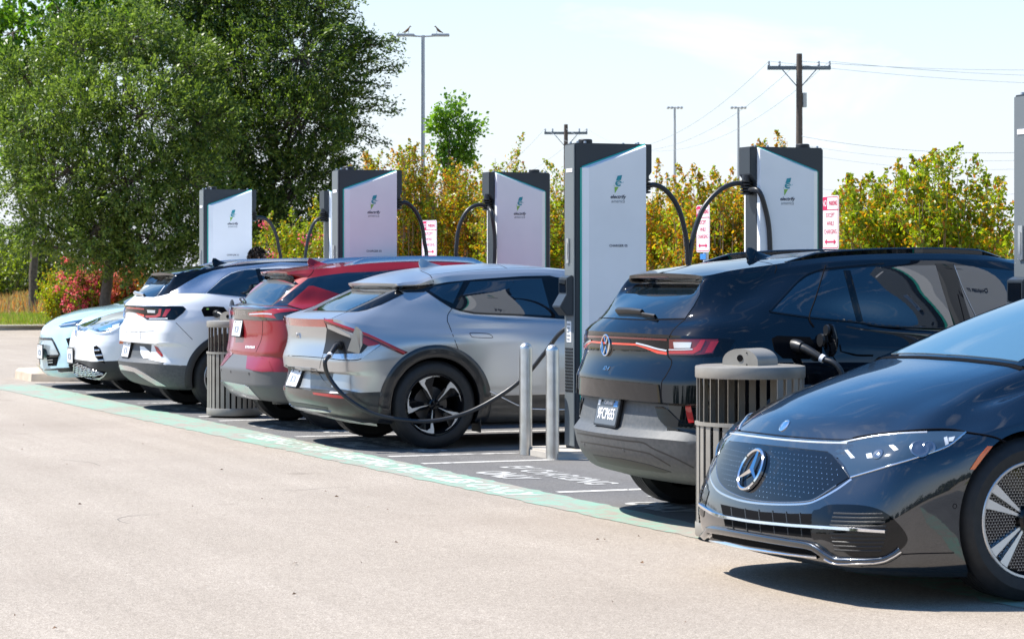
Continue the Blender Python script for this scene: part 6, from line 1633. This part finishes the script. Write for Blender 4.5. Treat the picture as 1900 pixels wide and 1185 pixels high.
def shrub(px, Z, h, w, nst, mats, weights, label, leaf=.062, per=95, flower=None, spiky=.8, name='flowering_shrub', group='multi-stemmed shrubs behind the parking bays', bark='pale_bark', low=.12):
    base = spot(px, Z, .08); root = thing(name, base, label, 'shrub', group)
    wood = MB(); C, D, F_, G_, Wt = [], [], [], [], []
    for k in range(nst):
        a = rng.uniform(0, 2 * PI); rr = math.sqrt(rng.uniform(0, 1)); tip = Vector((math.cos(a) * rr * w / 2, math.sin(a) * rr * w / 2, h * (1 - .20 * rr ** 2) * rng.uniform(.66, 1.0)))
        b = Vector((math.cos(a) * .16 * rng.uniform(.3, 1), math.sin(a) * .16 * rng.uniform(.3, 1), 0))
        mid = b.lerp(tip, .5) + Vector((math.cos(a) * w * .10 * rr, math.sin(a) * w * .10 * rr, -.05))
        P = catmull([b, mid, tip], 6); wood.tube(P, [.022 * (1 - .85 * i / (len(P) - 1)) for i in range(len(P))], 5)
        for j in range(7):                          # side twigs, steep
            t = rng.uniform(low, .98); i = min(int(t * (len(P) - 1)), len(P) - 2); p = P[i].lerp(P[i + 1], t * (len(P) - 1) - i)
            q = p + Vector((rng.normal(0, .16), rng.normal(0, .16), rng.uniform(.12, .50) * spiky * (1.5 if t > .8 else 1)))
            if j % 2 == 0: wood.tube([p, p.lerp(q, .5) + Vector(rng.normal(0, .02, 3)), q], [.006, .004, .002], 4)
            m = per // 7; al = rng.uniform(0, 1, (m, 1)) ** .8; pts = np.array(p) * (1 - al) + np.array(q) * al; pts = pts + rng.normal(0, 1, (m, 3)) * (.085 * (1.12 - al))
            C.append(pts); d = np.array((q - p).normalized()); D.append(np.tile(d * .5, (m, 1)) + rng.normal(0, .8, (m, 3)))
            wv = np.array(weights, float) * rng.uniform(.25, 1.75, len(weights)); Wt.append(np.tile(wv, (m, 1)))
            if flower and rng.uniform() < flower[1]:
                m = 46; F_.append(np.array(q) + rng.normal(0, .062, (m, 3))); G_.append(rng.normal(0, 1, (m, 3)))
    wood.build('stems', M[bark], root, smooth=60)
    leaf_mesh('foliage', np.concatenate(C), np.concatenate(D), leaf, .55, mats, np.concatenate(Wt), root)
    if F_: leaf_mesh('blossom', np.concatenate(F_), np.concatenate(G_), .052, .9, flower[0], [.7, .3], root)
    return root
MY = ['lime', 'olive', 'gold', 'rust']
shrub(1700, 30, 2.85, 2.35, 120, MY, [.52, .26, .16, .06], 'tall yellow-green spiky shrub at the right, clear of the cabinets', per=620)
shrub(1590, 36, 2.55, 1.3, 48, MY, [.40, .28, .24, .08], 'smaller yellow-green shrub beside the sign of the black crossover bay', per=540)
shrub(1835, 33, 2.0, 1.1, 44, MY, [.35, .30, .25, .10], 'low yellowing shrub at the right edge behind the black crossover roof', per=540)
shrub(1335, 37, 3.00, 1.7, 85, MY, [.30, .22, .32, .16], 'orange and green shrub behind the two looping cables right of CHARGER 05', per=560)
shrub(1235, 39, 2.95, 1.2, 62, MY, [.28, .22, .34, .16], 'gold-tinged shrub just right of CHARGER 05', per=540)
shrub(1425, 43, 3.95, 1.1, 40, MY, [.12, .20, .30, .38], 'rust-topped shrub peeping above the cabinet behind the black crossover', per=420)
shrub(745, 48, 3.95, 1.75, 85, MY, [.30, .30, .26, .14], 'tall gold and green shrub left of the lamp post, right of CHARGER 03', per=540)
shrub(845, 49, 3.65, 1.4, 66, MY, [.24, .30, .26, .20], 'brownish green shrub beneath the young bright tree', per=470)
shrub(945, 47, 3.70, 1.4, 66, MY, [.40, .28, .22, .10], 'yellow-green shrub behind the cabinet left of CHARGER 05', per=540)
shrub(1035, 45, 3.30, 1.0, 44, MY, [.42, .26, .24, .08], 'narrow yellow-green shrub at the left edge of CHARGER 05', per=540)
shrub(545, 52, 2.55, 2.0, 66, MY, [.52, .30, .14, .04], 'bright yellow-green shrub with a few pink blooms right of CHARGER 01', flower=(['pink', 'coral'], .05), per=480)
shrub(640, 54, 3.1, 1.5, 50, MY, [.40, .34, .18, .08], 'green and gold shrub tucked behind CHARGER 03', per=470)
for i, (px, Z, h, w, wt, lb) in enumerate(((700, 57, 3.6, 1.8, [.3, .3, .3, .1], 'gold-green shrub right behind CHARGER 03'), (800, 58, 3.9, 1.8, [.22, .28, .32, .18], 'golden shrub behind the foot of the lamp post'), (900, 56, 3.7, 1.7, [.35, .3, .25, .1], 'green-gold shrub in the second row left of CHARGER 05, nearer the lamp post'), (990, 55, 3.5, 1.7, [.4, .3, .2, .1], 'yellow-green shrub in the second row touching CHARGER 05'), (1270, 50, 3.2, 1.7, [.2, .2, .4, .2], 'orange-gold shrub in the second row right of CHARGER 05'), (1380, 50, 3.2, 1.6, [.25, .2, .35, .2], 'orange-gold shrub in the second row behind the second parking sign'))):
    shrub(px, Z, h, w, 60, MY, wt, lb, per=470)
PG = 'pink-blossomed shrubs at the foot of the left tree'
shrub(158, 64, 1.62, 1.15, 46, ['lime', 'olive', 'dull_green'], [.4, .4, .2], 'low shrub covered in hot pink blossom left of the bare trunk', flower=(['pink', 'coral'], .42), per=300, group=PG)
shrub(236, 65, 1.62, 1.1, 46, ['olive', 'rust', 'dull_green'], [.3, .4, .3], 'low shrub with coral pink blossom and brown leaves right of the bare trunk', flower=(['coral', 'pink'], .34), per=300, group=PG)
shrub(118, 64.5, 1.25, 1.2, 40, ['lime', 'olive', 'gold'], [.5, .3, .2], 'low yellow-green shrub left of the pink blossom', per=300, group=PG)
shrub(300, 64, 1.35, 1.4, 40, ['olive', 'rust', 'dull_green'], [.35, .3, .35], 'low brown and green shrub behind the white crossover', per=300, group=PG)
FG = 'scrub in the dry field at the far left'
for i, (px, Z, h, w, wt, lb) in enumerate(((30, 120, 3.6, 4.2, [.2, .3, .5], 'dark scrubby bush in the dry field, nearest the left edge'), (85, 96, 3.2, 2.0, [.1, .2, .7], 'dark upright bush in the dry field left of the pink blossom'), (-20, 100, 2.6, 3.5, [.3, .4, .3], 'olive bush cut by the left edge of the photo'), (70, 130, 2.4, 4.0, [.4, .4, .2], 'pale olive bush far back in the dry field'))):
    shrub(px, Z, h, w, 42, ['lime', 'olive', 'dull_green'], wt, lb, .15, 120, name='field_bush', group=FG, bark='bark')

# grasses on the verge and in the field
def tufts(name, n, box, h, mats, wts, zb=.1, w=.012, size=1.):
    x0, x1, z0, z1 = box
    px = rng.uniform(x0, x1, n); Z = rng.uniform(z0, z1, n)
    B = np.array([spot(a, b, zb) for a, b in zip(px, Z)]); hh = h * rng.uniform(.4, 1.2, n)
    D = rng.normal(0, .3, (n, 3)) + np.array([0, 0, 1.]); D /= np.linalg.norm(D, axis=1)[:, None]
    C = B + D * hh[:, None] * .5
    o = leaf_mesh(name, C, D, 1., w, mats, wts, None, .12)
    # blades of varied length: rescale about their feet
    v = np.empty(len(o.data.vertices) * 3); o.data.vertices.foreach_get('co', v); v = v.reshape(n, 4, 3); v = C[:, None, :] + (v - C[:, None, :]) * hh[:, None, None]
    o.data.vertices.foreach_set('co', v.ravel()); o.data.update(); o['kind'] = 'stuff'; return o
tufts('verge_grass', 12000, (-60, 110, 64.2, 76), .20, ['grass', 'straw', 'lime'], [.62, .2, .18], w=.06)
tufts('dry_grass', 16000, (-80, 330, 74, 140), .55, ['straw', 'straw_red', 'rust'], [.4, .4, .2], w=.07)
tufts('island_grass', 2600, (75, 330, 33.9, 34.9), .14, ['straw', 'gold', 'olive'], [.7, .2, .1], .13, .06)
tufts('strip_grass', 9000, (500, 1900, 26, 60), .35, ['straw', 'olive', 'rust'], [.45, .4, .15], w=.06)

# the wood that closes the horizon, near and behind the viewer
C, D, Wt = [], [], []
for k in range(420):
    a = rng.uniform(0, 2 * PI); R = rng.uniform(230, 300); 
    if math.cos(a - math.atan2(FWD.y, FWD.x)) < 0: R = rng.uniform(62, 100)
    r = rng.uniform(2.0, 4.0) * (1 if R > 200 else .72); c = np.array([R * math.cos(a), R * math.sin(a), r * .75])
    hh = rng.uniform(.8, 1.7)
    if math.cos(a - math.atan2(FWD.y, FWD.x)) > .9: hh = rng.uniform(.7, 1.25)
    m = 210; q = rng.normal(0, 1, (m, 3)); q /= np.linalg.norm(q, axis=1)[:, None]
    C.append(c + q * r * rng.uniform(.5, 1.05, (m, 1)) * np.array([1.2, 1.2, hh])); D.append(q); Wt.append(np.tile([rng.uniform(.2, 1), rng.uniform(0, .6), .25], (m, 1)))
o = leaf_mesh('far_wood', np.concatenate(C), np.concatenate(D), .95, .7, ['far_green', 'far_olive', 'oak_dark'], np.concatenate(Wt)); o['kind'] = 'stuff'

# ------------------------------------------------------------------ poles, lamps, wires, birds
def lamp_post():
    root = thing('lamp_post', spot(785, 64), 'tall grey twin-arm parking lot lamp post with birds perched on its arms', 'lamp post')
    H = EYE + (HORIZON - 66) / FOCAL * 64
    mb = MB(); mb.tube([(0, 0, 0), (0, 0, H)], [.060, .045], 14); mb.build('pole', M['galv'], root, smooth=40)
    for sg in (-1, 1):
        d = RIGHT * sg
        mb = MB(); mb.tube([Vector((0, 0, H - .03)), d * .35 + Vector((0, 0, H - .01))], .022, 8); mb.build('arm', M['galv'], root)
        mb = MB(); q = [d * .22 + FWD * .10, d * .68 + FWD * .13, d * .68 - FWD * .13, d * .22 - FWD * .10]
        mb.rings([[p + Vector((0, 0, H + z)) for p in q] for z in (-.025, .035)]); mb.build('lamp_head', M['galv'], root, bevel=.01)
    return H
LH = lamp_post()
def bird(px, label, face):
    c = spot(px, 64, LH + .035); d = RIGHT * face; root = thing('bird', c, label, 'bird', 'birds on the lamp post')
    mb = MB(); R = []
    for t, z, r in ((-.15, .03, .006), (-.09, .055, .020), (-.04, .085, .040), (.01, .12, .046), (.03, .155, .034), (.045, .185, .028), (.06, .195, .022), (.075, .195, .008), (.095, .188, .002)):
        R.append([d * t + FWD * (r * math.cos(a)) + Vector((0, 0, z + r * math.sin(a))) for a in (2 * PI * k / 10 for k in range(10))])
    mb.rings(R); mb.build('body', mat('feather', (.16, .10, .05), .8), root, smooth=60)
    mb = MB()
    for k in (-.015, .02): mb.tube([d * .02 + FWD * k + Vector((0, 0, .08)), d * .02 + FWD * k], .005, 5)
    mb.build('legs', M['black_plastic'], root)
bird(757, 'small brownish bird perched on the left arm of the lamp post', 1)
bird(812, 'small brownish bird perched on the right arm of the lamp post', -1)

def utility_pole(px, Z, ytop, yarm, half, label, tilt=0.):
    root = thing('utility_pole', spot(px, Z), label, 'utility pole', 'wooden utility poles'); s = Z / FOCAL
    H = EYE + (HORIZON - ytop) * s; A = EYE + (HORIZON - yarm) * s
    mb = MB(); mb.tube([(0, 0, 0), (0, 0, H)], [.16, .11], 12); mb.build('pole', M['wood_pole'], root, smooth=50)
    mb = MB(); q = [RIGHT * half + FWD * .15, RIGHT * -half + FWD * .15, RIGHT * -half - FWD * .0, RIGHT * half - FWD * .0]
    mb.rings([[p + Vector((0, 0, A + z)) for p in q] for z in (-.07, .07)]); mb.build('crossarm', M['arm_wood'], root, bevel=.01)
    mb = MB()
    for u in (-.96, -.62, .62, .96): mb.lathe([(.03, .07), (.055, .10), (.05, .15), (.03, .17), (.055, .19), (.04, .25), (.0, .27)], 10, at=RIGHT * half * u + FWD * .07 + Vector((0, 0, A)))
    mb.build('insulators', M['galv'], root, smooth=40)
    mb = MB()
    for sg in (-1, 1): mb.tube([RIGHT * half * .55 * sg + Vector((0, 0, A - .05)), Vector((0, 0, A - .8))], .022, 6)
    mb.build('brace', M['arm_wood'], root)
    mb = MB(); mb.tube([RIGHT * .2 + Vector((0, 0, A - 1.5)), RIGHT * .2 + Vector((0, 0, A - .95))], .09, 10); mb.build('cutout_fuse', M['galv'], root, smooth=40)
    return [spot(px, Z, A + .25) + RIGHT * half * u for u in (-.96, .0, .96)], spot(px, Z, H)
M['arm_wood'] = mat('arm_wood', (.13, .16, .20), .75)
M['grey_arm'] = mat('grey_arm', (.34, .38, .43), .7)
W1, T1 = utility_pole(1483, 94, 100, 126, 1.2, 'tall wooden utility pole rising above the cabinet behind the black crossover')
W2, T2 = utility_pole(1050, 138, 231, 247, 1.2, 'distant wooden utility pole with crossarm just above CHARGER 05')
def wire(a, b, sag, label, r=.008):
    a, b = Vector(a), Vector(b); P = [a.lerp(b, t) - Vector((0, 0, sag * 4 * t * (1 - t))) for t in (i / 18 for i in range(19))]
    mb = MB(); mb.tube(P, r, 5); o = mb.build('overhead_wire', M['grey_arm']); return tag(o, label, 'wire', 'overhead wires strung between the utility poles')
wn = ('left-end', 'middle', 'right-end')
for k in range(3): wire(W2[k], W1[k], 2.2, 'thin wire from the %s insulator of the tall utility pole to the distant one' % wn[k])
for k in range(3): wire(W1[k], spot(2500, 94, EYE + (HORIZON - (150, 96, 122)[k]) / FOCAL * 94), .5, 'thin wire from the %s insulator of the tall utility pole rightwards' % wn[k])
for k in range(2): wire(W2[2 * k], spot(700, 190, 8.0), 2.5, 'thin overhead wire from the %s of the distant utility pole into the shrubs' % ('left end', 'right end')[k])
for k, (y0, y1) in enumerate(((252, 262), (268, 276), (284, 292), (345, 328))):
    Zw = 80; a = spot(1483, 94, EYE + (HORIZON - y0) / FOCAL * 94); b = spot(2150, Zw, EYE + (HORIZON - y1) / FOCAL * Zw)
    wire(a, b, .5, 'low cable right of the tall utility pole, %s from the top' % ('first', 'second', 'third', 'lowest')[k], .016 if k == 0 else .010)

def mast(px, Z, ytop, label):
    root = thing('floodlight_mast', spot(px, Z), label, 'floodlight', 'distant floodlight masts'); H = EYE + (HORIZON - ytop) / FOCAL * Z
    mb = MB(); mb.tube([(0, 0, 0), (0, 0, H)], [.22, .12], 10); mb.build('pole', M['galv'], root, smooth=40)
    mb = MB(); mb.tube([RIGHT * -.75 + Vector((0, 0, H - .05)), RIGHT * .75 + Vector((0, 0, H - .05))], .07, 6)
    for u in (-.75, -.35, .35, .75): mb.lathe([(.0, .12), (.16, .10), (.20, -.06), (.1, -.16), (.0, -.16)], 8, at=RIGHT * u + Vector((0, 0, H - .05)))
    mb.build('lamp_cluster', M['galv'], root, smooth=40)
mast(1252, 280, 199, 'thin distant floodlight mast left of the other one, above the orange shrubs')
mast(1370, 280, 199, 'thin distant floodlight mast nearest the cabinet behind the black crossover')

# ------------------------------------------------------------------ the person standing between the two white cars
def person():
    root = thing('person', (8.06, 28.0, 0), 'person with short dark curly hair, mostly hidden behind the white crossover', 'person')
    J = {'pelvis': (0, 0, .93), 'waist': (0, 0, 1.08), 'chest': (0, 0, 1.32), 'neck': (.01, 0, 1.48), 'throat': (.015, 0, 1.53), 'chin': (.03, 0, 1.57), 'head': (.015, 0, 1.64), 'crown': (.0, 0, 1.70),
         'hl': (0, .09, .90), 'kl': (.02, .10, .50), 'al': (0, .11, .09), 'fl': (.14, .13, .04), 'hr': (0, -.09, .90), 'kr': (.02, -.10, .50), 'ar': (0, -.11, .09), 'fr': (.14, -.13, .04),
         'sl': (0, .17, 1.42), 'el': (-.02, .23, 1.14), 'wl': (.10, .22, .92), 'pl': (.13, .22, .84), 'sr': (0, -.17, 1.42), 'er': (-.02, -.23, 1.14), 'wr': (.10, -.22, .92), 'pr': (.13, -.22, .84)}
    E = [('pelvis','waist'),('waist','chest'),('chest','neck'),('neck','throat'),('throat','chin'),('chin','head'),('head','crown'),('pelvis','hl'),('hl','kl'),('kl','al'),('al','fl'),('pelvis','hr'),('hr','kr'),('kr','ar'),('ar','fr'),('chest','sl'),('sl','el'),('el','wl'),('wl','pl'),('chest','sr'),('sr','er'),('er','wr'),('wr','pr')]
    Rr = dict(pelvis=.13, waist=.12, chest=.14, neck=.065, throat=.055, chin=.065, head=.082, crown=.06, hl=.09, kl=.06, al=.04, fl=.035, hr=.09, kr=.06, ar=.04, fr=.035, sl=.06, el=.042, wl=.028, pl=.026, sr=.06, er=.042, wr=.028, pr=.026)
    pts = dict(J); ed = list(E); rad = dict(Rr)
    for sd, sy in (('l', 1), ('r', -1)):
        for k in range(4):
            nm = 'f%s%d' % (sd, k); L = (.055, .065, .062, .05)[k]
            pts[nm] = (.12 + .012 * k, sy * .22, .80); pts[nm + 't'] = (.115 + .014 * k, sy * .215, .80 - L); ed += [('p' + sd, nm), (nm, nm + 't')]; rad[nm] = .0095; rad[nm + 't'] = .008
        nm = 't' + sd; pts[nm] = (.155, sy * .205, .83); ed.append(('p' + sd, nm)); rad[nm] = .009
    names = list(pts); me = bpy.data.meshes.new('body'); me.from_pydata([pts[n] for n in names], [(names.index(a), names.index(b)) for a, b in ed], [])
    o = bpy.data.objects.new('body', me); COL.objects.link(o)
    md = o.modifiers.new('skin', 'SKIN'); 
    for i, n in enumerate(names): me.skin_vertices[0].data[i].radius = (rad[n], rad[n]); me.skin_vertices[0].data[i].use_root = n == 'pelvis'
    o.modifiers.new('sub', 'SUBSURF').levels = 2; o.modifiers['sub'].render_levels = 2
    bpy.context.view_layer.update(); m2 = evaluated(o); bpy.data.objects.remove(o)
    skin, shirt, jeans, shoe = mat('skin', (.36, .20, .13), .5), mat('shirt', (.09, .11, .15), .8), mat('jeans', (.05, .07, .12), .85), mat('shoe', (.03, .03, .03), .6)
    b = link('body', m2, [skin, shirt, jeans, shoe], root)
    m2.shade_smooth()
    for p in m2.polygons:
        z = p.center.z; y = abs(p.center.y)
        p.material_index = 3 if z < .10 else (2 if z < .97 and y < .2 else (1 if z < 1.49 and (y < .2 or z > 1.16) else 0))
    h = Vector((.018, 0, 1.645))
    mb = MB(); R = []
    for i in range(9):
        a = -PI / 2 + PI * i / 8; R.append([h + Vector((.098 * math.cos(a) * math.cos(q), .078 * math.cos(a) * math.sin(q), .115 * math.sin(a))) for q in (2 * PI * k / 18 for k in range(18))])
    mb.rings(R); hd = mb.build('head', skin, root, smooth=80)
    mb = MB(); mb.rings([[h + Vector((.092, -.012, .015)), h + Vector((.092, .012, .015)), h + Vector((.095, 0, .03))], [h + Vector((.115, -.016, -.02)), h + Vector((.115, .016, -.02)), h + Vector((.12, 0, -.005))]])
    for sg in (-1, 1): mb.tube([h + Vector((0, sg * .075, -.03)), h + Vector((-.01, sg * .088, .02))], .016, 8)
    mb.build('nose_and_ears', skin, hd, smooth=60)
    mb = MB()
    for sg in (-1, 1): mb.lathe([(.0, .006), (.009, .004), (.012, 0)], 10, 'x', at=h + Vector((.088, sg * .032, .012)))
    mb.tube([h + Vector((.092, -.025, -.055)), h + Vector((.098, 0, -.057)), h + Vector((.092, .025, -.055))], .005, 6)
    mb.build('eyes_and_mouth', M['black_plastic'], hd)
    n = 2600; q = rng.normal(0, 1, (n, 3)); q /= np.linalg.norm(q, axis=1)[:, None]; q = q[(q[:, 2] > -.25) & ((q[:, 0] < .55) | (q[:, 2] > .45))]
    LEAF['hair'] = leaf_mat('hair', (.012, .009, .008), .05, .5)
    leaf_mesh('hair', np.array(h) + q * np.array([.112, .094, .128]) * rng.uniform(.9, 1.08, (len(q), 1)), q + rng.normal(0, .8, q.shape), .030, .35, ['hair'], [1], hd)
person()
